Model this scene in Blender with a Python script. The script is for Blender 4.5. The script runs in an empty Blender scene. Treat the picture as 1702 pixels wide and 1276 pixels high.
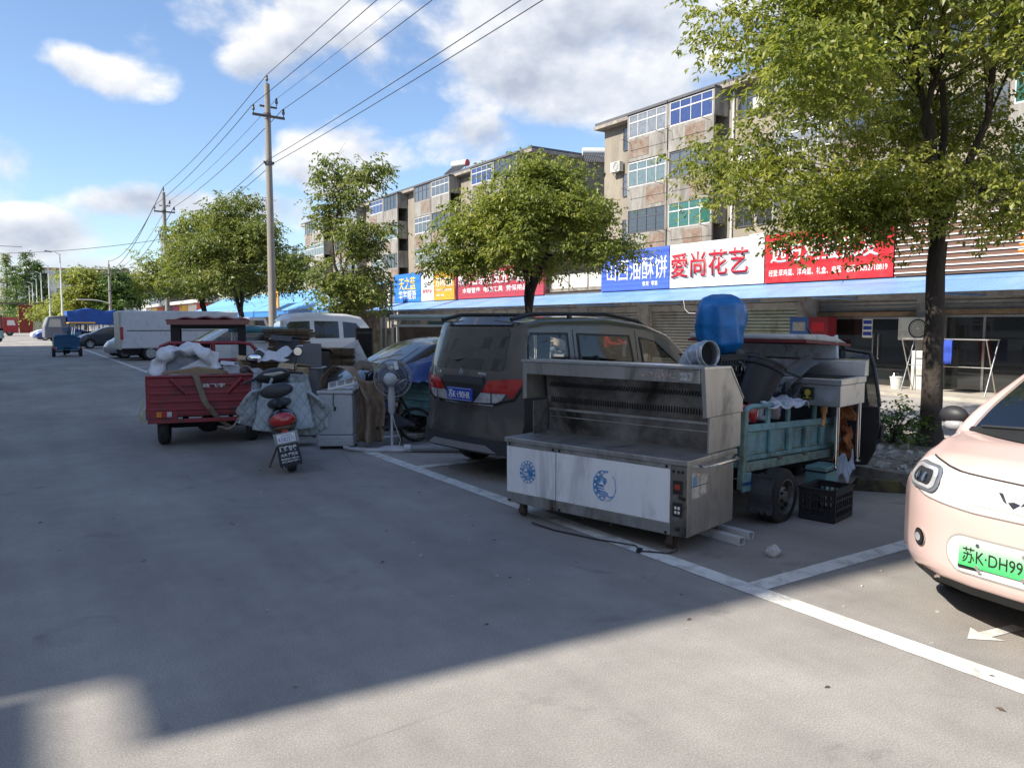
import bpy, bmesh, math, random
from mathutils import Vector, Matrix, noise
from mathutils.bvhtree import BVHTree
R = math.radians
V = Vector
SC = bpy.context.scene
COL = SC.collection
random.seed(7)

# ---------------------------------------------------------------- camera, sky, sun, exposure
cam = bpy.data.cameras.new('camera')
camo = bpy.data.objects.new('camera', cam)
COL.objects.link(camo)
camo.location = (0, 0, 1.7)
camo.rotation_euler = (R(90 - 4.563), 0, R(-33.076))
cam.sensor_width = 36
cam.lens = 27.03
cam.clip_end = 5000
cam.clip_start = .05
SC.camera = camo
SUN_EL, SUN_AZ = R(42), math.atan2(-.997, .076)      # azimuth measured from +Y towards +X
tosun = V((math.sin(SUN_AZ) * math.cos(SUN_EL), math.cos(SUN_AZ) * math.cos(SUN_EL), math.sin(SUN_EL)))
sl = bpy.data.lights.new('sun', 'SUN')
sl.energy = 3.5
sl.angle = R(.53)
sl.color = (1, .93, .82)
so = bpy.data.objects.new('sun', sl)
so.rotation_euler = tosun.to_track_quat('Z', 'Y').to_euler()
so.location = (-30, 0, 40)
COL.objects.link(so)
SC.view_settings.view_transform = 'Standard'
SC.view_settings.look = 'None'
SC.view_settings.exposure = 1.27
SC.view_settings.gamma = 1


class N:
    """small node-tree writer"""
    def __init__(s, nt):
        s.nt = nt
        nt.nodes.clear()

    def n(s, t, **k):
        x = s.nt.nodes.new(t)
        for a, b in k.items():
            setattr(x, a, b)
        return x

    def put(s, sock, v):
        if isinstance(v, bpy.types.NodeSocket):
            s.nt.links.new(v, sock)
        elif v is not None:
            sock.default_value = v

    def math(s, op, a, b=None, c=None, clamp=False):
        x = s.n('ShaderNodeMath', operation=op, use_clamp=clamp)
        s.put(x.inputs[0], a)
        s.put(x.inputs[1], b)
        s.put(x.inputs[2], c)
        return x.outputs[0]

    def noise(s, vec, scale, detail=4, rough=.55, dist=0, dim='3D'):
        x = s.n('ShaderNodeTexNoise')
        s.put(x.inputs['Vector'], vec)
        x.inputs['Scale'].default_value = scale
        x.inputs['Detail'].default_value = detail
        x.inputs['Roughness'].default_value = rough
        x.inputs['Distortion'].default_value = dist
        return x.outputs['Fac']

    def ramp(s, fac, stops):
        x = s.n('ShaderNodeValToRGB')
        s.put(x.inputs[0], fac)
        e = x.color_ramp.elements
        while len(e) < len(stops):
            e.new(.5)
        for i, (p, c) in enumerate(stops):
            e[i].position = p
            e[i].color = c if isinstance(c, (tuple, list)) and len(c) == 4 else ((*c, 1) if isinstance(c, (tuple, list)) else (c, c, c, 1))
        return x.outputs[0]

    def mix(s, fac, a, b, blend='MIX'):
        x = s.n('ShaderNodeMix', data_type='RGBA', blend_type=blend)
        s.put(x.inputs[0], fac)
        for i, v in ((6, a), (7, b)):
            s.put(x.inputs[i], (*v, 1) if isinstance(v, tuple) and len(v) == 3 else v)
        return x.outputs[2]

    def bump(s, h, strength, dist=.02):
        x = s.n('ShaderNodeBump')
        x.inputs['Strength'].default_value = strength
        x.inputs['Distance'].default_value = dist
        s.put(x.inputs['Height'], h)
        return x.outputs[0]


w = bpy.data.worlds.new('World')
SC.world = w
w.use_nodes = True
g = N(w.node_tree)
sky = g.n('ShaderNodeTexSky', sky_type='NISHITA', sun_disc=False, sun_elevation=SUN_EL, sun_rotation=SUN_AZ,
          air_density=1.0, dust_density=.6, ozone_density=2.2, altitude=100)
tc = g.n('ShaderNodeTexCoord').outputs['Generated']
sep = g.n('ShaderNodeSeparateXYZ')
g.put(sep.inputs[0], tc)
az = g.math('ARCTAN2', sep.outputs[0], sep.outputs[1])
el = g.math('ARCSINE', sep.outputs[2])
# clouds: soft masses at real bearings and heights, broken up by noise over the direction
BL = [(19, 21.5, 9, 4.6), (30, 21.5, 13, 7.2), (42, 21.5, 13, 7.2), (56, 22, 12, 7), (40, 16.5, 10, 3.0), (17, 17.0, 4.5, 2.6), (20.5, 12, 6.6, 2.7), (29.5, 13, 4.6, 2.1),
      (6.8, 16.0, 4.6, 1.9, .30), (8.6, 17.6, 2.6, 2.0, .22), (-1.2, 9.8, 3.2, 2.3), (8.2, 7.6, 5.2, 1.3), (1.0, 5.6, 6, 1.7), (7, 3.2, 6, 1.4),
      (15.5, 7.6, 3.4, 1.4), (12, 1.5, 40, 1.5), (60, 20, 14, 10), (80, 25, 20, 12), (120, 30, 25, 14), (-60, 30, 30, 14), (-130, 35, 30, 15), (180, 28, 25, 9), (14.5, 22, 1.6, 3)]
best = None
for a0, e0, sa, se, *st_ in BL:
    dx = g.math('DIVIDE', g.math('SUBTRACT', az, R(a0)), R(sa))
    dy = g.math('DIVIDE', g.math('SUBTRACT', el, R(e0)), R(se))
    q = g.math('SUBTRACT', st_[0] if st_ else 1, g.math('ADD', g.math('MULTIPLY', dx, dx), g.math('MULTIPLY', dy, dy)))
    best = q if best is None else g.math('MAXIMUM', best, q)
best = g.math('MAXIMUM', best, -1.2)
mp = g.n('ShaderNodeMapping')
g.put(mp.inputs[0], tc)
mp.inputs['Scale'].default_value = (1, 1, 1.45)
mp2 = g.n('ShaderNodeMapping')
g.put(mp2.inputs[0], tc)
mp2.inputs['Scale'].default_value = (1, 1, 1.45)
mp2.inputs['Location'].default_value = (-.006, .0, .03)


def dens(vec):
    a = g.noise(vec, 6.5, 9, .55, .12)
    b = g.noise(vec, 3.2, 3, .5)
    return g.math('ADD', g.math('MULTIPLY', g.math('SUBTRACT', a, .5), 4.6), g.math('MULTIPLY', g.math('SUBTRACT', b, .5), 1.6))


d1, d2 = dens(mp.outputs[0]), dens(mp2.outputs[0])
tot = g.math('ADD', g.math('MULTIPLY', best, .85), d1)
mr = g.n('ShaderNodeMapRange', interpolation_type='SMOOTHSTEP')
g.put(mr.inputs[0], tot)
mr.inputs[1].default_value = -.18
mr.inputs[2].default_value = .75
mask = mr.outputs[0]
lit = g.math('ADD', .62, g.math('MULTIPLY', g.math('SUBTRACT', d1, d2), .75))
thick = g.n('ShaderNodeMapRange')
g.put(thick.inputs[0], tot)
thick.inputs[1].default_value = .3
thick.inputs[2].default_value = 1.7
lit = g.math('SUBTRACT', lit, g.math('MULTIPLY', thick.outputs[0], .36), clamp=True)
CB = 5.0
ccol = g.ramp(lit, [(0, (.52 * CB / 10, .57 * CB / 10, .68 * CB / 10)), (.5, (.78 * CB / 10, .82 * CB / 10, .90 * CB / 10)), (1, (1.10 * CB / 10, 1.09 * CB / 10, 1.07 * CB / 10))])
ccol = g.mix(1.0, ccol, (10., 10., 10.), 'MULTIPLY')
skyc = g.mix(1.0, sky.outputs[0], (.93, .965, 1.03), 'MULTIPLY')
bg = g.n('ShaderNodeBackground')
g.put(bg.inputs[0], g.mix(g.math('MULTIPLY', mask, .95), skyc, ccol))
bg.inputs[1].default_value = .085
wo = g.n('ShaderNodeOutputWorld')
g.put(wo.inputs[0], bg.outputs[0])


# ---------------------------------------------------------------- materials
def mat(name, col, rough=.6, metal=0., var=.18, vs=3., bump=0., bs=60., dirt=None, da=.5, ds=4., coat=0., spec=.5, vstretch=(1, 1, 1), trans=0., rvar=.12, lines=None, alpha=1.):
    m = bpy.data.materials.new(name)
    m.use_nodes = True
    g = N(m.node_tree)
    p = g.n('ShaderNodeBsdfPrincipled')
    o = g.n('ShaderNodeOutputMaterial')
    g.put(o.inputs[0], p.outputs[0])
    tc = g.n('ShaderNodeTexCoord').outputs['Object']
    mp = g.n('ShaderNodeMapping')
    g.put(mp.inputs[0], tc)
    mp.inputs['Scale'].default_value = vstretch
    n1 = g.noise(mp.outputs[0], vs, 7, .62)
    f = g.ramp(n1, [(.25, 1 - var), (.75, 1 + var)])
    c = g.mix(1.0, (*col, 1), f, 'MULTIPLY')
    if dirt:
        n2 = g.noise(mp.outputs[0], ds, 9, .68, .4)
        k = g.ramp(n2, [(max(0, .62 - da * .35), 0), (min(1, .82 - da * .25), 1)])
        c = g.mix(k, c, (*dirt, 1))
        g.put(p.inputs['Roughness'], g.math('ADD', g.math('MULTIPLY', k, .25), rough, clamp=True))
    else:
        g.put(p.inputs['Roughness'], g.math('ADD', g.math('MULTIPLY', g.math('SUBTRACT', n1, .5), rvar * 2), rough, clamp=True))
    h = None
    if lines:                                    # (axis, pitch, depth): corrugation or slats
        ax, pitch, depth = lines
        sp = g.n('ShaderNodeSeparateXYZ')
        g.put(sp.inputs[0], tc)
        ph = g.math('MULTIPLY', sp.outputs['xyz'.index(ax)], 2 * math.pi / pitch)
        h = g.math('MULTIPLY', g.math('SINE', ph), depth)
    if bump:
        nb = g.math('MULTIPLY', g.noise(tc, bs, 5, .6), bump)
        h = nb if h is None else g.math('ADD', h, nb)
    if h is not None:
        g.put(p.inputs['Normal'], g.bump(h, 1.0 if lines else .5, .02))
    g.put(p.inputs['Base Color'], c)
    p.inputs['Metallic'].default_value = metal
    p.inputs['Coat Weight'].default_value = coat
    p.inputs['Coat Roughness'].default_value = .06
    p.inputs['Specular IOR Level'].default_value = spec
    p.inputs['Transmission Weight'].default_value = trans
    p.inputs['Alpha'].default_value = alpha
    return m


def leafmat(name, dark, mid, light, trans=.35):
    m = bpy.data.materials.new(name)
    m.use_nodes = True
    g = N(m.node_tree)
    geo = g.n('ShaderNodeNewGeometry')
    tc = g.n('ShaderNodeTexCoord').outputs['Object']
    n1 = g.noise(tc, .9, 3, .6)
    r = g.math('ADD', g.math('MULTIPLY', geo.outputs['Random Per Island'], .55), g.math('MULTIPLY', g.math('SUBTRACT', n1, .25), .9))
    c = g.ramp(r, [(.1, dark), (.5, mid), (.92, light)])
    p = g.n('ShaderNodeBsdfPrincipled')
    g.put(p.inputs['Base Color'], c)
    p.inputs['Roughness'].default_value = .42
    t = g.n('ShaderNodeBsdfTranslucent')
    g.put(t.inputs[0], g.mix(1.0, c, (1.25, 1.3, .7), 'MULTIPLY'))
    mx = g.n('ShaderNodeMixShader')
    mx.inputs[0].default_value = trans
    g.put(mx.inputs[1], p.outputs[0])
    g.put(mx.inputs[2], t.outputs[0])
    o = g.n('ShaderNodeOutputMaterial')
    g.put(o.inputs[0], mx.outputs[0])
    return m


def glassmat(name, tint=(.02, .025, .03), refl=.14, rough=.03, clear=0.):
    """window pane: dark tinted body, mirror-like coat, optionally see-through"""
    m = bpy.data.materials.new(name)
    m.use_nodes = True
    g = N(m.node_tree)
    tc = g.n('ShaderNodeTexCoord').outputs['Object']
    dirt = g.noise(tc, 5, 6, .6)
    base = g.n('ShaderNodeBsdfPrincipled')
    g.put(base.inputs['Base Color'], g.mix(1.0, (*tint, 1), g.ramp(dirt, [(.3, .8), (.8, 1.5)]), 'MULTIPLY'))
    base.inputs['Roughness'].default_value = .25
    sh = base.outputs[0]
    if clear:
        tr = g.n('ShaderNodeBsdfTransparent')
        tr.inputs[0].default_value = (.88, .92, .91, 1)
        mx = g.n('ShaderNodeMixShader')
        mx.inputs[0].default_value = clear
        g.put(mx.inputs[1], sh)
        g.put(mx.inputs[2], tr.outputs[0])
        sh = mx.outputs[0]
    gl = g.n('ShaderNodeBsdfGlossy')
    gl.inputs['Roughness'].default_value = rough
    lw = g.n('ShaderNodeLayerWeight')
    lw.inputs[0].default_value = .25
    fac = g.math('ADD', g.math('MULTIPLY', lw.outputs['Fresnel'], .8), refl, clamp=True)
    m2 = g.n('ShaderNodeMixShader')
    g.put(m2.inputs[0], fac)
    g.put(m2.inputs[1], sh)
    g.put(m2.inputs[2], gl.outputs[0])
    o = g.n('ShaderNodeOutputMaterial')
    g.put(o.inputs[0], m2.outputs[0])
    return m


# ---------------------------------------------------------------- mesh writer
class B:
    def __init__(s):
        s.bm = bmesh.new()

    def box(s, x0, x1, y0, y1, z0, z1, M=None):
        c = V(((x0 + x1) / 2, (y0 + y1) / 2, (z0 + z1) / 2))
        m = Matrix.Translation(c) @ Matrix.Diagonal((abs(x1 - x0), abs(y1 - y0), abs(z1 - z0), 1))
        bmesh.ops.create_cube(s.bm, size=1, matrix=(M @ m) if M else m)
        return s

    def cbox(s, c, size, rot=(0, 0, 0)):
        from mathutils import Euler
        m = Matrix.Translation(V(c)) @ Euler(rot).to_matrix().to_4x4() @ Matrix.Diagonal((*size, 1))
        bmesh.ops.create_cube(s.bm, size=1, matrix=m)
        return s

    def rings(s, rings, closed=True, cap=True):
        vr = [[s.bm.verts.new(p) for p in r] for r in rings]
        n = len(vr[0])
        for a, b in zip(vr, vr[1:]):
            for i in range(n if closed else n - 1):
                j = (i + 1) % n
                try:
                    s.bm.faces.new((a[i], a[j], b[j], b[i]))
                except ValueError:
                    pass
        if cap and closed:
            for r in (vr[0][::-1], vr[-1]):
                try:
                    s.bm.faces.new(r)
                except ValueError:
                    pass
        return vr

    def tube(s, pts, r, n=8, cap=True):
        pts = [V(p) for p in pts]
        rs = r if isinstance(r, (list, tuple)) else [r] * len(pts)
        rings = []
        up = None
        for i, p in enumerate(pts):
            a = pts[max(0, i - 1)]
            b = pts[min(len(pts) - 1, i + 1)]
            d = (b - a).normalized()
            if up is None:
                up = V((0, 0, 1)) if abs(d.z) < .9 else V((1, 0, 0))
            u = d.cross(up)
            if u.length < 1e-4:
                u = d.cross(V((0, 1, 0)))
            u.normalize()
            v = u.cross(d).normalized()
            up = v
            rings.append([p + (u * math.cos(t) + v * math.sin(t)) * rs[i] for t in [2 * math.pi * k / n for k in range(n)]])
        s.rings(rings, True, cap)
        return s

    def cyl(s, p, q, r, r2=None, n=14, cap=True):
        return s.tube([p, q], [r, r if r2 is None else r2], n, cap)

    def lathe(s, prof, o=(0, 0, 0), axis='z', n=28, cap=None):
        o = V(o)
        rings = []
        for r, h in prof:
            ring = []
            for k in range(n):
                t = 2 * math.pi * k / n
                a, b = r * math.cos(t), r * math.sin(t)
                ring.append(o + (V((a, b, h)) if axis == 'z' else V((a, h, b)) if axis == 'y' else V((h, a, b))))
            rings.append(ring)
        vr = s.rings(rings, True, False)
        for (r, _), ring in ((prof[0], vr[0]), (prof[-1], vr[-1])):
            if cap or (cap is None and r < .035):
                s.bm.faces.new(ring)
        return s

    def prism(s, poly, h0, h1, axis='y', M=None):
        def f(a, b, h):
            p = V((a, h, b)) if axis == 'y' else V((h, a, b)) if axis == 'x' else V((a, b, h))
            return M @ p if M else p
        s.rings([[f(a, b, h0) for a, b in poly], [f(a, b, h1) for a, b in poly]])
        return s

    def grid(s, f, nu, nv):
        vs = [[s.bm.verts.new(f(i / nu, j / nv)) for j in range(nv + 1)] for i in range(nu + 1)]
        for i in range(nu):
            for j in range(nv):
                s.bm.faces.new((vs[i][j], vs[i + 1][j], vs[i + 1][j + 1], vs[i][j + 1]))
        return s

    def face(s, *pts):
        s.bm.faces.new([s.bm.verts.new(p) for p in pts])
        return s

    def ball(s, c, r, n=3, jit=0.):
        r = r if isinstance(r, (tuple, list)) else (r, r, r)
        k = bmesh.ops.create_icosphere(s.bm, subdivisions=n, radius=1)
        for v in k['verts']:
            q = v.co * (1 + jit * noise.noise(v.co * 2.1 + V(c) * 3)) if jit else v.co
            v.co = V((q.x * r[0] + c[0], q.y * r[1] + c[1], q.z * r[2] + c[2]))
        return s

    def mesh(s, me, M):
        t = bmesh.new()
        t.from_mesh(me)
        t.transform(M)
        tmp = bpy.data.meshes.new('t')
        t.to_mesh(tmp)
        t.free()
        s.bm.from_mesh(tmp)
        bpy.data.meshes.remove(tmp)
        return s

    def xf(s, M):
        s.bm.transform(M)
        return s

    def warp(s, f):
        for v in s.bm.verts:
            v.co = f(v.co)
        return s

    def obj(s, name, m, parent=None, smooth=None, bevel=0., solid=0., sub=0, merge=0.):
        if merge:
            bmesh.ops.remove_doubles(s.bm, verts=s.bm.verts, dist=merge)
        bmesh.ops.recalc_face_normals(s.bm, faces=s.bm.faces)
        me = bpy.data.meshes.new(name)
        s.bm.to_mesh(me)
        s.bm.free()
        me.materials.append(m)
        if smooth:
            for p in me.polygons:
                p.use_smooth = True
            me.set_sharp_from_angle(angle=R(smooth if smooth > 1 else 40))
        o = bpy.data.objects.new(name, me)
        COL.objects.link(o)
        if parent:
            o.parent = parent
        if solid:
            k = o.modifiers.new('s', 'SOLIDIFY')
            k.thickness = solid
            k.offset = 0
        if sub:
            k = o.modifiers.new('u', 'SUBSURF')
            k.levels = k.render_levels = sub
        if bevel:
            k = o.modifiers.new('b', 'BEVEL')
            k.width = bevel
            k.segments = 2
            k.limit_method = 'ANGLE'
            k.angle_limit = R(40)
        return o


def tag(o, label=None, cat=None, group=None, kind=None):
    for k, v in (('label', label), ('category', cat), ('group', group), ('kind', kind)):
        if v:
            o[k] = v
    return o


def thing(name, label, cat, loc=(0, 0, 0), rz=0., group=None, rot=None):
    o = bpy.data.objects.new(name, None)
    o.empty_display_size = .2
    COL.objects.link(o)
    o.location = loc
    o.rotation_euler = rot or (0, 0, rz)
    return tag(o, label, cat, group)


def dup(root, loc, rz=None, label=None, scale=None):
    r = root.copy()
    COL.objects.link(r)
    r.location = loc
    if rz is not None:
        r.rotation_euler = (0, 0, rz)
    if scale:
        r.scale = (scale,) * 3
    if label:
        r['label'] = label

    def kids(a, b):
        for ch in list(a.children):
            c = ch.copy()
            COL.objects.link(c)
            c.parent = b
            kids(ch, c)
    kids(root, r)
    return r


def at(o, loc, rz=0.):
    o.location = loc
    o.rotation_euler = (0, 0, rz)
    return o


def text(body, h, wd=None, bold=0., ext=.004):
    """lettering mesh centred on the origin in the XY plane, height h, optional total width"""
    cu = bpy.data.curves.new('t', 'FONT')
    cu.body = body
    cu.size = 1
    cu.offset = bold
    cu.extrude = 0
    cu.resolution_u = 3
    cu.align_x = 'CENTER'
    o = bpy.data.objects.new('t', cu)
    COL.objects.link(o)
    dg = bpy.context.evaluated_depsgraph_get()
    me = bpy.data.meshes.new_from_object(o.evaluated_get(dg))
    bpy.data.objects.remove(o)
    bpy.data.curves.remove(cu)
    xs = [v.co.x for v in me.vertices]
    ys = [v.co.y for v in me.vertices]
    x0, x1, y0, y1 = min(xs), max(xs), min(ys), max(ys)
    k = h / (y1 - y0)
    kx = wd / (x1 - x0) if wd else k
    for v in me.vertices:
        v.co = V(((v.co.x - (x0 + x1) / 2) * kx, (v.co.y - (y0 + y1) / 2) * k, 0))
    b = bmesh.new()
    b.from_mesh(me)
    if ext:
        r = bmesh.ops.extrude_face_region(b, geom=list(b.faces))
        for v in [e for e in r['geom'] if isinstance(e, bmesh.types.BMVert)]:
            v.co.z += ext
    b.to_mesh(me)
    b.free()
    return me


def frame(o, right, up):
    r, u = V(right).normalized(), V(up).normalized()
    n = r.cross(u)
    return Matrix(((r.x, u.x, n.x, o[0]), (r.y, u.y, n.y, o[1]), (r.z, u.z, n.z, o[2]), (0, 0, 0, 1)))


def bvh(o):
    dg = bpy.context.evaluated_depsgraph_get()
    e = o.evaluated_get(dg)
    me = e.to_mesh()
    b = bmesh.new()
    b.from_mesh(me)
    t = BVHTree.FromBMesh(b)
    b.free()
    e.to_mesh_clear()
    return t


def decal(tree, poly, axis, side, off=.004, step=.06, thick=0.):
    """patch of a flat outline laid onto a body: poly in the two other axes, shot along axis from side (+1/-1)"""
    s = B()
    ax = 'xyz'.index(axis)
    ia, ib = [i for i in range(3) if i != ax]
    vs = []
    for a, b in poly:
        p = [0, 0, 0]
        p[ia], p[ib] = a, b
        vs.append(s.bm.verts.new(p))
    s.bm.faces.new(vs)
    for i, lo, hi in ((ia, min(p[0] for p in poly), max(p[0] for p in poly)), (ib, min(p[1] for p in poly), max(p[1] for p in poly))):
        n = max(1, int((hi - lo) / step))
        for k in range(1, n):
            co = [0, 0, 0]
            no = [0, 0, 0]
            co[i] = lo + (hi - lo) * k / n
            no[i] = 1
            bmesh.ops.bisect_plane(s.bm, geom=list(s.bm.verts) + list(s.bm.edges) + list(s.bm.faces), plane_co=co, plane_no=no)
    d = [0, 0, 0]
    d[ax] = -side
    d = V(d)
    for v in s.bm.verts:
        o = v.co.copy()
        o[ax] = side * 20
        hit, nrm, _, _ = tree.ray_cast(o, d)
        if hit is None:
            hit, nrm, _, _ = tree.find_nearest(V([v.co[i] if i != ax else side * 1.0 for i in range(3)]))
        v.co = hit + (nrm if nrm.dot(d) < 0 else -nrm) * off
    if thick:
        r = bmesh.ops.extrude_face_region(s.bm, geom=list(s.bm.faces))
        for v in [e for e in r['geom'] if isinstance(e, bmesh.types.BMVert)]:
            v.co -= d * thick
    return s


def rrect(x0, x1, y0, y1, r, n=4):
    out = []
    for cx, cy, a in ((x1 - r, y1 - r, 0), (x0 + r, y1 - r, 90), (x0 + r, y0 + r, 180), (x1 - r, y0 + r, 270)):
        for k in range(n + 1):
            t = R(a + 90 * k / n)
            out.append((cx + r * math.cos(t), cy + r * math.sin(t)))
    return out


def circ(cx, cy, r, n=20, ry=None):
    return [(cx + r * math.cos(2 * math.pi * k / n), cy + (ry or r) * math.sin(2 * math.pi * k / n)) for k in range(n)]


def cut(o, cutters):
    """boolean the cutter mesh out of o and keep the result as plain mesh"""
    for c in cutters:
        k = o.modifiers.new('c', 'BOOLEAN')
        k.object = c
        k.operation = 'DIFFERENCE'
        k.solver = 'EXACT'
    dg = bpy.context.evaluated_depsgraph_get()
    me = bpy.data.meshes.new_from_object(o.evaluated_get(dg))
    o.modifiers.clear()
    old = o.data
    o.data = me
    bpy.data.meshes.remove(old)
    for c in cutters:
        d = c.data
        bpy.data.objects.remove(c)
        bpy.data.meshes.remove(d)


def sm(t):
    t = max(0., min(1., t))
    return t * t * (3 - 2 * t)


def lerp(tab, x):
    if x <= tab[0][0]:
        return tab[0][1]
    for (a, p), (b, q) in zip(tab, tab[1:]):
        if x <= b:
            return p + (q - p) * (x - a) / (b - a)
    return tab[-1][1]


def crumple(nu, nv, f, amp, freq, seed=0):
    """cloth-like grid: f(u,v) plus noise"""
    b = B()

    def h(u, v):
        p = V(f(u, v))
        return p + noise.noise_vector(p * freq + V((seed, seed * 1.7, 0))) * amp
    return b.grid(h, nu, nv)


# ---------------------------------------------------------------- ground and road
def asphalt(name, base, warm=1.0):
    m = bpy.data.materials.new(name)
    m.use_nodes = True
    g = N(m.node_tree)
    p = g.n('ShaderNodeBsdfPrincipled')
    o = g.n('ShaderNodeOutputMaterial')
    g.put(o.inputs[0], p.outputs[0])
    tc = g.n('ShaderNodeTexCoord').outputs['Object']
    st = g.n('ShaderNodeMapping')
    g.put(st.inputs[0], tc)
    st.inputs['Scale'].default_value = (1.6, .22, 1)
    n1 = g.noise(tc, .35, 6, .6)
    n2 = g.noise(tc, 120, 4, .8)
    n3 = g.noise(tc, 3.1, 8, .7)
    n4 = g.noise(st.outputs[0], 1.1, 5, .6)
    c = g.mix(1.0, (base * 1.07, base, base * .91 * warm, 1), g.ramp(n1, [(.3, .76), (.7, 1.18)]), 'MULTIPLY')
    c = g.mix(1.0, c, g.ramp(n3, [(.25, .86), (.75, 1.12)]), 'MULTIPLY')
    c = g.mix(1.0, c, g.ramp(n4, [(.35, .9), (.6, 1.08)]), 'MULTIPLY')
    c = g.mix(1.0, c, g.ramp(n2, [(.3, .58), (.5, 1.0), (.70, 1.5)]), 'MULTIPLY')
    stain = g.ramp(g.noise(tc, 1.7, 7, .62, .8), [(.60, 0), (.74, .55)])
    c = g.mix(stain, c, (base * .42, base * .4, base * .38, 1))
    rust = g.ramp(g.noise(tc, 2.3, 3, .5, .5), [(.76, 0), (.8, .5)])
    c = g.mix(rust, c, (base * 1.5, base * .85, base * .45, 1))
    vor = g.n('ShaderNodeTexVoronoi', feature='DISTANCE_TO_EDGE')
    vm = g.n('ShaderNodeMapping')
    g.put(vm.inputs[0], g.mix(.22, tc, g.n('ShaderNodeTexNoise').outputs['Color'], 'ADD'))
    g.put(vor.inputs['Vector'], vm.outputs[0])
    vor.inputs['Scale'].default_value = .23
    crack = g.math('MULTIPLY', g.math('LESS_THAN', vor.outputs[0], .0016), g.ramp(n1, [(.52, 0), (.62, .45)]))
    c = g.mix(crack, c, (base * .3, base * .3, base * .3, 1))
    g.put(p.inputs['Base Color'], c)
    g.put(p.inputs['Roughness'], g.ramp(n3, [(.3, .78), (.7, .92)]))
    p.inputs['Specular IOR Level'].default_value = .35
    g.put(p.inputs['Normal'], g.bump(g.math('ADD', g.math('MULTIPLY', n2, .6), g.math('MULTIPLY', n3, .4)), .35, .008))
    return m


M = {}
M['asphalt'] = asphalt('asphalt', .268)
M['lane'] = asphalt('lane_asphalt', .34)
M['line'] = mat('road_paint', (.66, .66, .62), .7, var=.14, vs=7, bump=.5, bs=120, dirt=(.30, .29, .27), da=.42, ds=5.5)
M['kerb'] = mat('kerb_stone', (.30, .29, .27), .85, var=.25, vs=5, bump=.5, bs=80, dirt=(.13, .12, .11), da=.5)
M['soil'] = mat('verge_soil', (.16, .14, .12), .95, var=.4, vs=6, bump=1.2, bs=35, dirt=(.30, .29, .28), da=.6, ds=9)
M['conc'] = mat('forecourt_concrete', (.42, .38, .32), .85, var=.14, vs=1.5, bump=.4, bs=70, dirt=(.26, .24, .21), da=.45, ds=1.7)
M['rubble'] = mat('rubble_stone', (.42, .41, .39), .9, var=.3, vs=12, bump=.6, bs=90)
M['tileslab'] = mat('paving_slab', (.42, .43, .39), .8, var=.2, vs=7, bump=.4, bs=90, dirt=(.2, .19, .17), da=.4)

tag(B().face((-900, -400, 0), (900, -400, 0), (900, 1600, 0), (-900, 1600, 0)).obj('road', M['asphalt']), kind='structure')
s = B()


def strip(x0, x1, y0, y1, z=.004):
    n = max(1, int(max(abs(x1 - x0), abs(y1 - y0)) / 4))
    for i in range(n):
        a, b = i / n, (i + 1) / n
        if abs(y1 - y0) > abs(x1 - x0):
            s.face((x0, y0 + (y1 - y0) * a, z), (x1, y0 + (y1 - y0) * a, z), (x1, y0 + (y1 - y0) * b, z), (x0, y0 + (y1 - y0) * b, z))
        else:
            s.face((x0 + (x1 - x0) * a, y0, z), (x0 + (x1 - x0) * b, y0, z), (x0 + (x1 - x0) * b, y1, z), (x0 + (x1 - x0) * a, y1, z))


strip(3.82, 3.98, -6, 62)
for k in range(-3, 24):
    y = 3.2 + 2.45 * k
    strip(3.984, 7.6, y - .075, y + .075)
strip(-7, 3.6, 55.0, 55.3)
strip(-7, 3.3, 78.5, 79.3)
M_ar = Matrix.Translation((4.25, 2.03, 0)) @ Matrix.Rotation(R(-10), 4, 'Z')
for pts in ([(0, 0), (.16, -.10), (.14, -.035), (.42, -.035), (.42, .035), (.14, .035), (.16, .10)],):
    s.face(*[M_ar @ V((a, b, .004)) for a, b in pts])
tag(s.obj('road_markings', M['line']), kind='structure')
# verge with kerb stones, service lane, forecourt
tag(B().box(7.98, 10.9, -8, 140, -.1, .1).obj('verge', M['soil']), kind='structure')
s = B()
for k in range(150):
    y = -8 + k
    j = random.uniform(-.008, .008)
    s.box(7.84 + j, 7.977 + j, y + .004, y + .996, -.05, .118 + random.uniform(-.006, .006))
    s.box(10.903, 11.03, y + .004, y + .996, -.05, .115)
tag(s.obj('kerb', M['kerb'], bevel=.012), kind='structure')
tag(B().face((11.03, -40, .004), (17.2, -40, .004), (17.2, 180, .004), (11.03, 180, .004)).obj('service_lane', M['lane']), kind='structure')
s = B()
for k in range(-4, 30):
    s.box(17.2, 19.4, k * 5 + .006, k * 5 + 4.994, -.1, .07)
tag(s.obj('forecourt', M['conc'], bevel=.01), kind='structure')
s = B()
random.seed(3)
for k in range(420):
    x, y = 7.95 + abs(random.gauss(0, 1.0)), random.uniform(2.5, 7.6)
    if x > 10.7 or (x - 10.04) ** 2 + (y - 5.38) ** 2 < .1:
        continue
    r = random.uniform(.012, .06) * (1.6 if random.random() < .12 else 1)
    s.cbox((x, y, .1 + r * .3), (r * random.uniform(1, 2.2), r * random.uniform(.8, 1.6), r * .7), (random.uniform(-.5, .5), random.uniform(-.5, .5), random.uniform(0, 3)))
for k in range(140):
    x, y = random.gauss(4.5, 2.8), random.uniform(2, 12)
    r = random.uniform(.004, .014)
    if .5 < x < 7.7:
        s.cbox((x, y, r * .3), (r * 1.7, r, r * .6), (0, 0, random.uniform(0, 3)))
tag(s.obj('rubble', M['rubble']), kind='stuff')
s = B()
random.seed(21)
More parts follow.
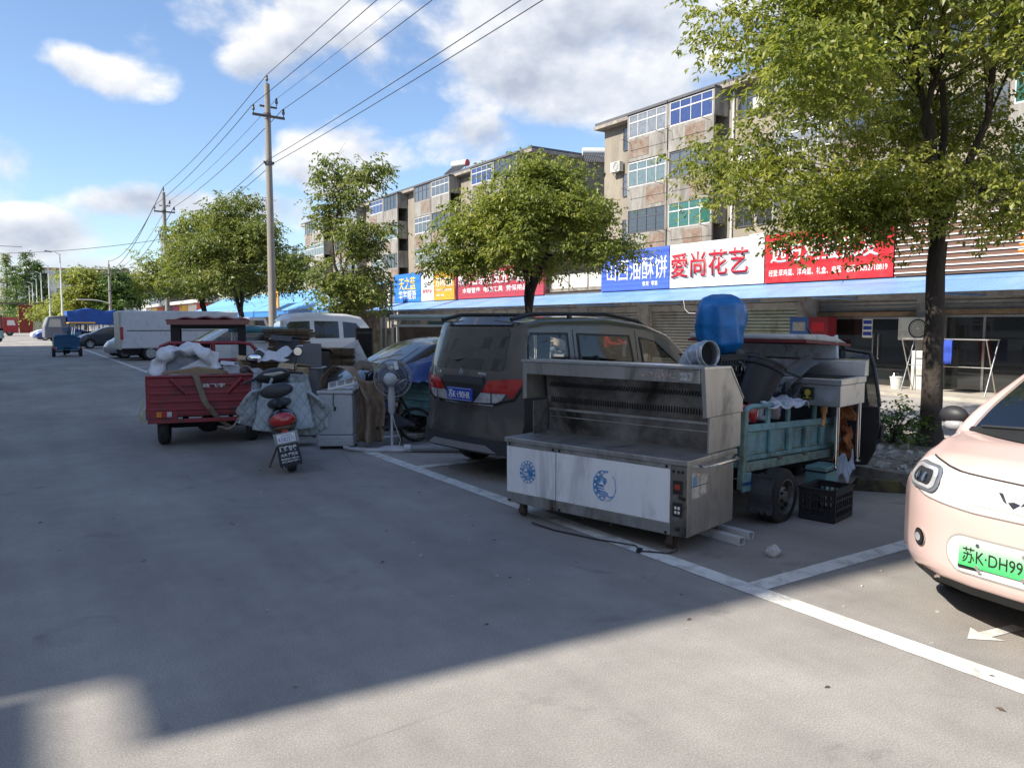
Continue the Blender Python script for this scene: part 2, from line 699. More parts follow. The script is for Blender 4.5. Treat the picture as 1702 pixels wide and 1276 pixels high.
for k in range(60):
    x, y = random.uniform(-1.2, 7.5), random.uniform(1.2, 9) ** 1.0
    a, r = random.uniform(0, 6.28), random.uniform(.012, .028)
    d, q = V((math.cos(a), math.sin(a), 0)) * r, V((-math.sin(a), math.cos(a), 0)) * r * .42
    c = V((x, y, .003))
    s.face(c - d, c + q + V((0, 0, .006)), c + d + V((0, 0, .004)), c - q + V((0, 0, .002)))
tag(s.obj('leaf_litter', mat('dead_leaf', (.10, .07, .04), .9, var=.5, vs=3)), kind='stuff')
for i, (x, y, a, t, lab) in enumerate([(8.65, 4.55, .5, .22, 'cracked grey paving slab propped on the rubble left of the big tree'),
                                      (8.95, 4.25, -.3, .05, 'grey paving slab lying flat on the kerb beside the big tree')]):
    o = B().cbox((0, 0, 0), (.5, .38, .035)).obj('paving_slab', M['tileslab'], bevel=.004)
    o.location = (x, y, .145 + t * .2)
    o.rotation_euler = (t, t * .6, a)
    tag(o, lab, 'paving slab')
o = B().ball((0, 0, 0), (.058, .05, .045), 2, .5).obj('broken_stone', mat('chunk_concrete', (.5, .49, .47), .9, var=.35, vs=18, bump=1, bs=60))
o.location = (4.6, 3.57, .04)
tag(o, 'small broken chunk of pale concrete lying alone on the asphalt', 'stone')

# distant hills
s = B()
prof = [(k, 10 + 7 * noise.noise(V((k * .9, 3, 0))) + 12 * math.exp(-((k - 3) / 3.2) ** 2)) for k in range(-10, 14)]
for dy, kk in ((0, 1.), (60, .75)):
    s.rings([[(k * 22 - 60, 700 + dy, -2) for k, h in prof], [(k * 22 - 60, 715 + dy, max(1, h * kk * .8)) for k, h in prof], [(k * 22 - 60, 740 + dy, max(1, h * kk)) for k, h in prof]], closed=False, cap=False)
tag(s.obj('hills', mat('hill_green', (.13, .17, .13), .9, var=.4, vs=.05), smooth=1), kind='structure')

# ---------------------------------------------------------------- the block across the street, behind the camera's left: casts the big shade
M['plaster'] = mat('pale_plaster', (.62, .60, .55), .85, var=.12, vs=1.2, bump=.2, bs=20, dirt=(.33, .30, .27), da=.45, ds=.8)
t = thing('apartment_building', 'tall plain apartment block across the street behind the camera', 'building', (-13, 5.03, 0))
K_ = .076 / .997                                   # end wall slanted along the sun's bearing to shape the shadow edge
B().prism([(0, 0), (0, 62), (-12, 62), (-12, 12 * K_)], 0, 20.9, 'z').obj('wall', M['plaster'], t)
B().prism([(.35, -.05), (.35, 62.3), (-12, 62.3), (-12, 12 * K_ - .05)], 20.903, 21.15, 'z').obj('roof', mat('roof_slab', (.3, .3, .3), .9), t)
B().prism([(0, -.72), (0, -.003), (-.4, -.003 + .4 * K_), (-.4, -.72 + .4 * K_)], 12.42, 20.4, 'z').obj('shadow_fin', M['plaster'], t)  # thin unseen fin, shaped to throw the shadow edge and bound the lit patch
wm = glassmat('block_glass', (.05, .06, .07), .1)
for fl in range(6):
    for k in range(8):
        B().box(-.02, .03, 2 + k * 7.4, 5.2 + k * 7.4, 1.2 + fl * 3.3, 2.9 + fl * 3.3).obj('window', wm, t)
t = thing('shop_building', 'lower flat roofed shop block beside the tall block behind the camera', 'building', (-13, 4.97, 0))
B().box(-12, 0, -30, 0, 0, 11.62).obj('wall', M['plaster'], t)
B().box(-12, .0, -30, -.004, 11.623, 11.80).obj('roof', mat('roof_slab_low', (.3, .3, .3), .9), t)

# ---------------------------------------------------------------- apartment buildings behind the shops
M['tan'] = mat('tan_render', (.29, .255, .205), .9, var=.13, vs=.8, bump=.25, bs=25, vstretch=(1, 1, .35), dirt=(.20, .18, .15), da=.5, ds=.9)
M['concwall'] = mat('stained_concrete', (.34, .33, .305), .9, var=.24, vs=1.6, bump=.3, bs=25, dirt=(.17, .155, .14), da=.75, ds=1.6, vstretch=(1, 1, .28))
M['brickpar'] = mat('weathered_brick', (.19, .125, .095), .9, var=.35, vs=4, bump=.3, bs=30, dirt=(.27, .245, .21), da=.62, ds=1.8, lines=('z', .075, .12))
M['roofdark'] = mat('roof_edge', (.10, .10, .11), .8, var=.2)
M['eave'] = mat('eave_concrete', (.33, .30, .26), .9, var=.2, vs=1.5, dirt=(.16, .14, .12), da=.5)
M['whiteframe'] = mat('white_window_frame', (.62, .62, .62), .45, var=.05)
M['darkframe'] = mat('dark_window_frame', (.09, .09, .10), .5, var=.1)
GL = {'white': glassmat('curtained_glass', (.17, .175, .18), .10), 'blue': glassmat('blue_glass', (.015, .03, .13), .10), 'green': glassmat('green_glass', (.015, .10, .07), .10),
      'grey': glassmat('grey_glass', (.08, .085, .09), .10), 'dark': glassmat('dark_glass', (.03, .033, .036), .10), 'pale': glassmat('pale_green_glass', (.11, .15, .145), .10)}
M['iron'] = mat('rusty_iron', (.12, .09, .075), .8, var=.3, vs=6)


def bay_window(parent, y0, y1, zs, zt, x, glass, fr, mull=4, depth=.0):
    """one enclosed balcony window: glass with its frame, facing -X at x"""
    w = B().box(x + .03, x + .06, y0 + .04, y1 - .04, zs + .04, zt - .04).obj('window', GL[glass], parent)
    f = B()
    t = .055
    zm = zs + (zt - zs) * .66
    f.box(x, x + .07, y0, y1, zs, zs + t)
    f.box(x, x + .07, y0, y1, zt - t, zt)
    f.box(x + .005, x + .065, y0 + t, y1 - t, zm - .03, zm + .03)
    for k in range(mull + 1):
        yy = y0 + (y1 - y0) * k / mull
        h = t * (.62 if 0 < k < mull else 1)
        yy = min(max(yy, y0 + h / 2), y1 - h / 2)
        f.box(x + .002, x + .068, yy - h / 2, yy + h / 2, zs + t, zt - t)
    f.obj('frame', M['whiteframe'] if fr == 'w' else M['darkframe'], w)
    return w


def apartment(name, label, y0, y1, x, bays, seed, xd=9.):
    """y0 near end, y1 far end; facade recess at x, bays project to x-1"""
    rnd = random.Random(seed)
    t = thing(name, label, 'apartment building', (x, y0, 0))
    L = y1 - y0
    B().box(0, xd, 0, L, 0, 13.0).obj('wall', M['tan'], t)
    e = B()
    e.box(-.55, xd + .3, -.35, L + .35, 13.003, 13.2)
    e.obj('eave', M['eave'], t, bevel=.02)
    B().box(-.5, xd + .25, -.3, L + .3, 13.203, 13.38).obj('roof', M['roofdark'], t)
    fl = [(11.76, 13.0), (9.11, 10.45), (6.57, 7.89), (4.0, 5.3)]
    for bi, (a, b, kinds) in enumerate(bays):
        a, b = a - y0, b - y0
        for k, (zs, zt) in enumerate(fl):
            s, br = B(), B()
            zb = zs - 1.28
            s.box(-1, -.003, a + .02, b - .02, zb, zb + .16)                       # floor slab
            if rnd.random() < .5:
                s.box(-.99, -.87, a + .03, b - .03, zb + .163, zs - .003)           # solid parapet
                if rnd.random() < .6:
                    q = a + (b - a) * rnd.uniform(.1, .5)
                    br.box(-1.003, -.992, q, q + (b - a) * .42, zb + .25, zs - .15)
            else:
                q = a + (b - a) * rnd.choice((.0, .45))
                s.box(-.985, -.88, a + .03, b - .03, zb + .163, zs - .12)
                br.box(-1.0, -.9851, max(q, a + .13), q + (b - a) * .5, zb + .2, zs - .16)
                s.box(-.99, -.86, a + .02, b - .02, zs - .117, zs - .003)
            for yy in (a, b - .12):
                s.box(-.995, -.005, yy + .0, yy + .12, zs, zt + .15)
            s.box(-.9, -.02, a + .14, a + .19, zs, zt)
            gl, fr, mu = kinds[k]
            bay_window(t, a + .1, b - .1, zs, zt - .02, -.985, gl, fr, mu)
            bo_ = s.obj('balcony', M['concwall'], t)
            if len(br.bm.verts):
                br.obj('brick_parapet', M['brickpar'], bo_)
            else:
                br.bm.free()
        B().box(-1.06, -.56, a - .05, b + .05, 13.02, 13.12).obj('balcony_roof', M['roofdark'], t)
    return t


W4, G4, D4 = ('white', 'w', 4), ('green', 'w', 4), ('dark', 'd', 4)
nb = [(29.77, 32.87, [('white', 'w', 4), ('pale', 'w', 4), ('dark', 'd', 4), ('grey', 'w', 4)]),
      (26.6, 29.73, [('blue', 'w', 4), ('grey', 'd', 4), ('green', 'w', 4), ('dark', 'w', 4)]),
      (20.0, 23.1, [('pale', 'w', 4), ('white', 'w', 4), ('grey', 'd', 4), ('blue', 'w', 4)]),
      (16.85, 19.96, [('grey', 'w', 4), ('dark', 'd', 4), ('white', 'w', 4), ('pale', 'w', 4)]),
      (10.2, 13.3, [('white', 'w', 4), ('green', 'w', 4), ('pale', 'w', 4), ('dark', 'd', 4)]),
      (7.05, 10.16, [('blue', 'w', 4), ('white', 'w', 4), ('dark', 'd', 4), ('grey', 'w', 4)]),
      (.4, 3.5, [('white', 'w', 4), ('pale', 'w', 4), ('green', 'w', 4), ('dark', 'd', 4)]),
      (-2.75, .36, [('pale', 'w', 4), ('grey', 'd', 4), ('white', 'w', 4), ('blue', 'w', 4)])]
near = apartment('apartment_building', 'weathered apartment block with glazed balconies behind the big tree at the right', -8, 36.0, 30, nb, 5)
rnd = random.Random(9)
fb = []
y = 43.9
k = 0
while y < 90:
    ks = [rnd.choice([('white', 'w', 4), ('pale', 'w', 4), ('grey', 'd', 4), ('dark', 'd', 4), ('grey', 'w', 4)]) for _ in range(4)]
    if k in (1, 5):
        ks[0] = ('blue', 'w', 4)
    if k == 5:
        ks[3] = ('blue', 'w', 4)
    fb.append((y, y + 3.1, ks))
    y += 3.15 if k % 2 == 0 else 6.4
    k += 1
far = apartment('apartment_building', 'long weathered apartment block farther down behind the middle trees', 43.2, 91, 30, fb, 6, 10)
# recess windows, drain pipes on the near block's flat strips
for y0 in (33.2, 23.6, 24.9, 13.8, 15.0, 4.1, 5.3):
    for k, (zs, zt) in enumerate([(11.5, 12.8), (8.9, 10.2), (6.3, 7.6)]):
        bay_window(near, y0 + 8, y0 + 9.1, zs, zt, -.06, 'dark' if k != 1 else 'grey', 'd', 2)
s = B()
for y0 in (26.2, 23.4, 13.55, 33.0):
    s.tube([(-.09, y0 + 8, .5), (-.09, y0 + 8, 12.95)], .055, 8)
s.obj('drain_pipe', M['whiteframe'], near)
s = B()
for (a, b, _) in nb[:2]:
    for zs in (11.5, 8.9, 6.4):
        s.tube([(-1.03, a + 8.2, zs), (-1.65, a + 8.25, zs + .1)], .014, 5)
        s.tube([(-1.03, b + 7.7, zs), (-1.65, b + 7.65, zs + .1)], .014, 5)
        s.tube([(-1.6, a + 8.1, zs + .1), (-1.6, b + 7.8, zs + .12)], .012, 5)
s.obj('laundry_rack', M['iron'], near)
# air conditioners (things hung on the wall)
M['acwhite'] = mat('ac_casing', (.62, .62, .58), .5, var=.08, vs=3, dirt=(.35, .32, .28), da=.35)
M['grille'] = mat('dark_grille', (.03, .03, .03), .6)


def ac_unit(loc, label, rz=0.):
    """fan on the -X face"""
    t = thing('air_conditioner', label, 'air conditioner', loc, rz, 'outdoor air conditioner units')
    B().box(0, .3, -.4, .4, 0, .56).obj('casing', M['acwhite'], t, bevel=.012)
    f = B()
    f.lathe([(.23, -.004), (.235, -.012), (.21, -.014), (.2, -.006)], (0, -.1, .28), 'x', 26)
    for r in (.06, .11, .16):
        f.lathe([(r, -.012), (r + .008, -.016), (r + .012, -.012)], (0, -.1, .28), 'x', 20)
    f.obj('fan_guard', M['grille'], t)
    for yy in (-.28, .28):
        B().box(.02, .4, yy - .015, yy + .015, -.03, -.004).tube([(.05, yy, -.02), (.38, yy, -.3)], .012, 5).obj('bracket', M['iron'], t)
    return t


ac_unit((29.6, 34.6, 10.35), 'white air conditioner under the corner window of the weathered block, top left')
ac_unit((29.6, 25.2, 9.2), 'white air conditioner on the weathered block just left of the big tree crown')
ac_unit((29.6, 20.4 + 4.0, 5.3), 'air conditioner low on the weathered block behind the big tree leaves')
ac_unit((29.6, 36.0 + 14.6, 9.4), 'white air conditioner on the long far block above the middle tree')
ac_unit((29.6, 24.4, 11.6), 'air conditioner high on the weathered block behind the big tree crown')
ac_unit((18.5, 10.42, 1.27), 'pale air conditioner on the shop pier left of the big trunk')


def heater(loc, rz, label, capm):
    t = thing('solar_water_heater', label, 'water heater', loc, rz, 'solar water heaters on the roofs')
    B().tube([(0, -.75, 1.05), (0, .75, 1.05)], .26, 18).obj('tank', M['whiteframe'], t, smooth=1)
    B().tube([(0, -.83, 1.05), (0, -.752, 1.05)], .27, 18).obj('end_cap', capm, t, smooth=1)
    s = B()
    for k in range(12):
        y = -.65 + k * .118
        s.tube([(-.1, y, .9), (-1.2, y, .1)], .03, 6)
    s.obj('collector_tube', M['darkframe'], t)
    s = B()
    for y in (-.6, .6):
        s.tube([(0, y, 0), (0, y, .8)], .025, 5)
        s.tube([(-1.2, y, 0), (-.05, y, .85)], .02, 5)
    s.obj('stand', M['iron'], t)


heater((31, 55.3, 13.4), R(20), 'solar water heater tank with red end cap on the far block roof', mat('red_cap', (.45, .02, .02), .4))
heater((34, 42.0, 12.3), R(60), 'solar water heater tank with grey end at the right corner of the far block roof', M['darkframe'])

# ---------------------------------------------------------------- shop row
M['pier'] = mat('shop_pier', (.42, .40, .37), .85, var=.18, vs=2, bump=.2, bs=30, dirt=(.2, .17, .14), da=.5, ds=2)
M['shutter'] = mat('roller_shutter', (.31, .31, .30), .5, .35, var=.12, vs=1.5, dirt=(.16, .13, .10), da=.42, ds=1.3, lines=('z', .1, .55))
M['shutgreen'] = mat('roller_shutter_green', (.28, .32, .27), .5, .35, var=.12, vs=1.5, dirt=(.13, .12, .10), da=.4, ds=1.3, lines=('z', .1, .55))
M['awn'] = mat('blue_awning_sheet', (.15, .29, .55), .45, .0, var=.12, vs=.6, dirt=(.24, .36, .56), da=.5, ds=.7, lines=('y', .14, .25))
M['steel'] = mat('brushed_steel', (.55, .54, .52), .3, 1., var=.12, vs=4)
shopglass = glassmat('shop_glass', (.012, .015, .015), .07, clear=.25)
SX = 18.9
shop = thing('shop_building', 'long single storey shop row with shutters under the blue awning', 'shop building', (SX, 0, 0))
piers = [3.0, 6.5, 10.3, 13.75, 17.2, 20.5, 24.0, 27.5, 31.0, 34.5, 38.0, 41.0]
s = B()
for p in piers:
    s.box(0, .5, p - .3, p + .3, 0, 2.3)
s.box(0, .5, 2.7, 41.3, 2.303, 2.95)
s.box(.5, 9, 2.7, 41.3, 0.02, .06)
s.box(8.8, 9, 2.7, 41.3, .063, 2.9)
s.box(.503, 8.8, 2.7, 2.85, .063, 2.9)
s.obj('wall', M['pier'], shop)
B().box(-.1, 9.1, 2.65, 41.35, 2.953, 3.08).obj('roof', M['eave'], shop)
for i, (a, b) in enumerate(zip(piers, piers[1:])):
    a, b = a + .303, b - .303
    if i in (1, 2):
        sh = B().box(.12, .16, a, b, 1.98 if i == 2 else 2.02, 2.3).obj('roller_shutter', M['shutter'], shop)
        B().box(.04, .3, a, b, 1.86 if i == 2 else 1.9, 1.975 if i == 2 else 2.015).obj('shutter_rail', mat('rusty_rail', (.25, .17, .10), .7, var=.4, vs=5), sh)
        top = 1.85 if i == 2 else 1.89
        d = B().box(.2, .215, a + .05, b - .05, .08, top - .03).obj('glass_door', shopglass, shop)
        f = B()
        for yy in ((a, b - .06, a + (b - a) * .36, a + (b - a) * .7) if i == 1 else (a, b - .06)):
            f.box(.17, .25, yy, yy + .055, .06, top)
        f.box(.172, .248, a + .06, b - .06, top - .06, top - .004)
        f.obj('frame', M['steel'], d)
        h = B()
        for yy in ((a + 1.05, a + 1.2) if i == 2 else (a + .62, a + .95)):
            h.tube([(.15, yy, .75), (.12, yy, .8), (.12, yy, 1.35), (.15, yy, 1.4)], .016, 8)
        h.obj('handle', M['steel'], d)
    else:
        sh = B().box(.14, .18, a, b, .06, 2.3).obj('roller_shutter', M['shutgreen'] if i == 3 else M['shutter'], shop)
        r = B()
        r.box(.05, .22, a, a + .05, .06, 2.28)
        r.box(.05, .22, b - .05, b, .06, 2.28)
        r.box(.08, .26, a + .053, b - .053, 2.12, 2.28)
        r.obj('shutter_rail', M['pier'], sh)
aw = B()
aw.rings([[(-1.95, 2.2, 2.36), (-.32, 2.2, 2.80), (-.32, 2.2, 2.82), (-1.95, 2.2, 2.38)], [(-1.95, 41.2, 2.36), (-.32, 41.2, 2.80), (-.32, 41.2, 2.82), (-1.95, 41.2, 2.38)]])
for k in range(13):
    y = 2.6 + k * 3.2
    aw.tube([(-1.9, y, 2.33), (-.02, y, 2.33)], .025, 5)
ao = aw.obj('awning', M['awn'], shop)
s = B()
n = 1120
s.rings([[(-.36, 2.2 + 39 * i / n, 2.79), (-.30, 2.2 + 39 * i / n, 2.79), (-.30, 2.2 + 39 * i / n, 2.835 + .035 * abs(math.sin(math.pi * i / 4))), (-.36, 2.2 + 39 * i / n, 2.835 + .035 * abs(math.sin(math.pi * i / 4)))] for i in range(n + 1)])
s.obj('ridge_shade_strip', M['roofdark'], ao)  # dark scalloped strip stands for the shaded gap above the sheet
s = B()
s.box(-.05, .2, 22.35, 25.95, 3.085, 3.62)
s.obj('parapet', mat('whitewash', (.66, .64, .58), .8, var=.1, vs=2), shop)
s = B()
for y in (22.4, 23.5, 24.7, 25.9):
    s.tube([(-.1, y, 2.9), (-.1, y, 4.4)], .02, 5)
s.tube([(-.1, 22.4, 4.35), (-.1, 25.9, 4.35)], .02, 5)
s.obj('sign_rack', M['iron'], shop)
s = B()
s.tube([(-1.97, 16.6, 2.4), (-2.0, 16.5, 2.1), (-1.99, 16.35, 1.98), (-1.97, 16.1, 1.97)], .008, 4)
s.obj('loose_wire', M['whiteframe'], ao)

# signs on the awning, read from the road (facing -X, so right = -Y)
M['white_letter'] = mat('white_lettering', (.82, .82, .80), .5, var=.04)
M['red_letter'] = mat('red_lettering', (.55, .015, .03), .45, var=.08)
M['grey_letter'] = mat('grey_lettering', (.35, .35, .36), .5, var=.05)
M['black_letter'] = mat('black_lettering', (.02, .02, .02), .5)
M['yellow_letter'] = mat('yellow_lettering', (.85, .62, .05), .5, var=.08)
M['orange_letter'] = mat('orange_lettering', (.75, .22, .02), .5, var=.08)


def sign(label, y1, y0, z0, z1, col, lets, x=SX - .42, th=.14, lines=True, var=.06, name='shop_sign'):
    """board from y1 (its left end seen from the road) to y0"""
    t = thing(name, label, 'shop sign', (x, (y0 + y1) / 2, z0), 0, 'shop signs along the awning' if name == 'shop_sign' else None)
    h, hw = z1 - z0, (y1 - y0) / 2
    m = mat(name + '_board', col, .45, var=var, vs=1.5, dirt=tuple(c * .66 + .02 for c in col), da=.5, lines=('z', .16, .12) if lines else None)
    B().box(0, th, -hw, hw, 0, h).obj('board', m, t)
    for body, u, v, hh, wd, mm, bold, dx in lets:
        b = B()
        b.mesh(text(body, hh, wd, bold), frame((-.004 - dx, -u, v), (0, -1, 0), (0, 0, 1)))
        b.obj('lettering', M[mm], t)
    return t


sign('blue shop sign with big white characters for crisp oil pancakes', 22.3, 18.79, 2.84, 4.25, (.06, .13, .58), [('山西油酥饼', .12, .72, .78, 3.1, 'white_letter', .006, 0), ('批发  零售', .85, .2, .16, .75, 'white_letter', .01, 0)])
sign('white slatted shop sign with red characters for a flower shop', 18.75, 14.93, 2.84, 4.25, (.74, .74, .74), [('愛尚花艺', -.2, .67, .80, 3.2, 'grey_letter', .012, 0), ('愛尚花艺', -.26, .72, .80, 3.2, 'red_letter', .012, .012)])  # grey offset copy is the red letters' shadow put into colour
sign('bright red shop sign with white characters half hidden by leaves', 14.89, 11.0, 2.84, 4.22, (.56, .02, .03), [('远方鸡蛋批发', -.1, .85, .62, 3.3, 'white_letter', .012, 0), ('经营:草鸡蛋、洋鸡蛋、礼盒、皮蛋  电话:15052718819', 0, .27, .19, 3.6, 'white_letter', .0, 0)], lines=False)
t = sign('brown slatted shop sign with white edges and orange characters at far right', 10.95, 5.2, 2.84, 4.22, (.16, .085, .06), [('家私', 1.0, .7, .8, 2.2, 'white_letter', .06, 0), ('家私', 1.0, .7, .8, 2.2, 'orange_letter', .02, .012)], lines=False)
s = B()
for k in range(10):
    s.box(-.035, -.001, -2.87, 2.87, .06 + k * .14, .085 + k * .14)
s.obj('slat', M['white_letter'], t)
sign('blue liquor shop sign with yellow characters at the far end of the awning', 40.7, 37.3, 2.84, 4.38, (.03, .20, .70), [('天之蓝', 0, .98, .72, 2.1, 'yellow_letter', .012, 0), ('华宇烟酒', 0, .36, .5, 2.2, 'white_letter', .01, 0)], lines=False)
t = sign('white sign with small black characters between the blue and orange signs', 37.25, 35.8, 2.84, 4.32, (.76, .76, .74), [('公牛', 0, .85, .34, .75, 'black_letter', .03, 0), ('装饰开关', 0, .5, .2, 1.05, 'red_letter', .02, 0)])
sign('orange sign with white characters of a lamp shop', 35.75, 33.6, 2.84, 4.28, (.62, .34, .03), [('万邦灯具', 0, .9, .5, 1.85, 'white_letter', .01, 0), ('照明 开关 电料 灯饰', 0, .5, .13, 1.6, 'white_letter', .01, 0), ('批发  零售', -.4, .25, .11, .8, 'white_letter', .01, 0)])
sign('dark red sign with white characters behind the round middle tree', 33.55, 26.0, 2.84, 4.2, (.40, .05, .075), [('顺兴日杂百货五金建材', -.2, .9, .6, 6.4, 'white_letter', .012, 0), ('水暖管件  电动工具  劳保用品', -.2, .38, .26, 5.6, 'white_letter', .006, 0)])
t = thing('sign_post', 'narrow black and white hanging sign at the left end of the awning', 'sign', (17.5, 39.3, 0))
B().box(0, .1, -.3, .3, 2.0, 3.8).obj('board', M['grille'], t)
b = B()
b.mesh(text('烟\n酒', 1.1, .4, .02), frame((-.005, 0, 2.75), (0, -1, 0), (0, 0, 1)))
for k in range(5):
    b.box(-.012, -.001, -.22, .22, 3.42 + k * .07, 3.45 + k * .07)
b.obj('lettering', M['white_letter'], t)
B().box(.02, .08, -.04, .04, .07, 1.997).obj('pole', M['iron'], t)

# things in front of the shops
t = thing('drying_rack', 'folding metal clothes rack in front of the shop right of the big trunk', 'clothes rack', (18.1, 9.35, .07))
for y in (-.95, .95):
    B().tube([(-.28, y, 0), (.25, y, 1.25)], .014, 6).obj('leg', M['steel'], t)
    B().tube([(.28, y + .03, 0), (-.25, y + .03, 1.25)], .014, 6).obj('leg', M['steel'], t)
s = B()
s.tube([(.25, -.97, 1.25), (.25, .97, 1.25)], .014, 6)
s.tube([(-.25, -.97, 1.25), (-.25, .97, 1.25)], .014, 6)
s.tube([(0, -.95, .62), (0, .95, .62)], .012, 6)
s.obj('frame', M['steel'], t)
clr = mat('red_towel', (.5, .04, .05), .9, var=.2)
clb = mat('blue_towel', (.03, .07, .4), .9, var=.2)
for y, m, lab in ((9.62, clr, 'red cloth hung over the clothes rack beside the big trunk'), (9.3, clb, 'blue cloth hung over the clothes rack in front of the shop')):
    o = crumple(8, 10, lambda u, v: (-.27 + (.03 if v < .5 else -.02) + .015 * math.sin(u * 14), (u - .5) * .32, 1.27 - abs(v - .42) * 1.0), .01, 6, y).obj('hanging_cloth', m, smooth=1, solid=.006)
    o.location = (18.1, y, .07)
    tag(o, lab, 'cloth')
t = thing('water_barrel', 'white plastic cabinet beside the shop pier behind the big trunk', 'cabinet', (18.55, 10.2, .07))
B().box(-.15, .15, -.22, .2, 0, .95).obj('body', M['acwhite'], t, bevel=.02)
B().box(-.155, -.152, -.2, .18, .5, .92).obj('door', M['whiteframe'], t)
t = thing('plastic_bucket', 'small cream bucket on the forecourt left of the big trunk', 'bucket', (18.3, 10.7, .07))
B().lathe([(.001, .01), (.11, 0), (.14, .28), (.15, .28), (.15, .3), (.13, .3), (.1, .03), (.001, .03)]).obj('body', M['acwhite'], t, smooth=1)
B().tube([(.145, 0, .27), (.1, 0, .38), (-.1, 0, .38), (-.145, 0, .27)], .006, 5).obj('handle', M['steel'], t)
red = mat('drinks_crate_red', (.25, .02, .03), .5, var=.12)
for i, (y, z, m, lab) in enumerate([(13.55, 1.35, mat('blue_crate', (.04, .12, .35), .5), 'blue goods carton on the stack by the glass door'), (12.95, 1.35, red, 'red drinks carton on the stack by the glass door, upper one'),
                                    (13.3, .72, red, 'red drinks carton under the upper cartons by the glass door')]):
    t = thing('carton', lab, 'carton', (18.5, y, z), 0, 'cartons stacked by the shop door')
    B().box(-.2, .2, -.3, .3, 0, .5).obj('box', m, t, bevel=.01)
    B().box(-.203, -.201, -.2, .2, .12, .36).obj('printed_panel', M['pier'] if i != 1 else M['red_letter'], t)
t = thing('goods_table', 'low table carrying the cartons by the glass shop door', 'table', (18.5, 13.25, .07))
B().box(-.25, .25, -.65, .65, .6, .645).obj('tabletop', M['pier'], t)
for x in (-.2, .2):
    for y in (-.6, .6):
        B().box(x - .02, x + .02, y - .02, y + .02, 0, .598).obj('leg', M['iron'], t)
t = thing('door_sticker', 'small blue and white notice on the dark glass shop door', 'notice', (19.08, 12.0, 1.0))
B().box(-.004, .003, -.14, .14, .3, .85).obj('sheet', M['white_letter'], t)
for k in range(3):
    B().box(-.007, -.0042, -.12, .12, .36 + k * .15, .46 + k * .15).obj('printed_panel', clb, t)

# blue canopy and shops farther along
t = thing('market_canopy', 'long light blue sloping canopy farther along behind the left trees', 'canopy', (15.5, 43.2, 0))
s = B()
s.rings([[(0, 0, 2.5), (3.6, 0, 4.1), (3.6, 0, 4.16), (0, 0, 2.56)], [(0, 42, 2.5), (3.6, 42, 4.1), (3.6, 42, 4.16), (0, 42, 2.56)]])
s.obj('roof', mat('canopy_blue', (.16, .38, .66), .45, var=.1, vs=.6, lines=('y', .2, .2)), t)
B().box(-.02, .02, 0, 42, 2.1, 2.47).obj('fascia', mat('canopy_fascia', (.04, .20, .58), .5, var=.1), t)
for k in range(9):
    B().tube([(.1, .3 + k * 5.1, 0), (.1, .3 + k * 5.1, 2.48)], .045, 8).obj('post', M['whiteframe'], t)
B().box(3.4, 3.6, 0, 42, 0, 4.0).obj('back_wall', mat('market_wall', (.28, .2, .15), .9, var=.4, vs=.7, dirt=(.1, .08, .07), da=.6), t)
t = thing('shop_sign', 'orange poster sign hanging at the blue canopy beside the near utility pole', 'shop sign', (15.3, 53.6, 0), 0, 'shop signs along the awning')
B().box(0, .08, -1.1, 1.1, 2.7, 4.2).obj('board', mat('orange_poster', (.62, .30, .05), .5, var=.2, vs=2), t)
b = B()
b.mesh(text('特价\n酒水', 1.0, 1.5, .03), frame((-.005, 0, 3.5), (0, -1, 0), (0, 0, 1)))
b.obj('lettering', M['yellow_letter'], t)


# ---------------------------------------------------------------- trees
M['bark'] = mat('dark_bark', (.050, .039, .032), .95, var=.4, vs=9, bump=2.2, bs=22, vstretch=(1, 1, .25), dirt=(.07, .06, .05), da=.4, ds=7)
M['leaf'] = leafmat('camphor_leaf', (.09, .125, .025), (.25, .28, .065), (.48, .46, .13), .52)
M['leaf2'] = leafmat('round_tree_leaf', (.075, .115, .025), (.21, .25, .058), (.42, .41, .11), .50)
M['leaf3'] = leafmat('olive_leaf', (.06, .095, .024), (.165, .205, .055), (.34, .33, .11), .46)
M['leaf4'] = leafmat('dark_green_leaf', (.025, .06, .014), (.07, .13, .026), (.16, .23, .045), .33)  # darker green of the conifers, the shrub and one far tree


def leaves(centers, n, size, spread, seed, droop=.45):
    """mesh of separate folded leaves set along short twigs round the given centres"""
    rnd = random.Random(seed)
    vs, fs = [], []
    per = 8
    for i in range(n // per):
        c, sp = centers[rnd.randrange(len(centers))]
        k = spread * sp
        gs = [max(-1.7, min(1.7, rnd.gauss(0, 1))) * k for _ in range(3)]
        o = V((c[0] + gs[0], c[1] + gs[1], c[2] + gs[2] * .62))
        a0 = math.atan2(gs[1], gs[0]) + rnd.gauss(0, .9)
        tw = V((math.cos(a0), math.sin(a0), rnd.gauss(.05, .45))).normalized()
        L = size * 3.4 * rnd.uniform(.7, 1.3)
        for j in range(per):
            u = j / per
            p = o + tw * L * u - V((0, 0, L * .3 * u * u))
            a = a0 + (1 if j % 2 else -1) * rnd.uniform(.5, 1.2)
            tilt = rnd.gauss(-droop, .4)
            d = V((math.cos(a) * math.cos(tilt), math.sin(a) * math.cos(tilt), math.sin(tilt)))
            q = V((-math.sin(a), math.cos(a), rnd.gauss(0, .45))).normalized()
            nn = d.cross(q)
            s = size * rnd.uniform(.65, 1.3)
            w = s * rnd.uniform(.22, .32)
            b = len(vs)
            vs += [p, p + d * s * .5 + q * w + nn * w * .3, p + d * s - V((0, 0, s * .12)), p + d * s * .5 - q * w + nn * w * .3]
            fs += [(b, b + 1, b + 2), (b, b + 2, b + 3)]
    me = bpy.data.meshes.new('crown')
    me.from_pydata(vs, [], fs)
    return me


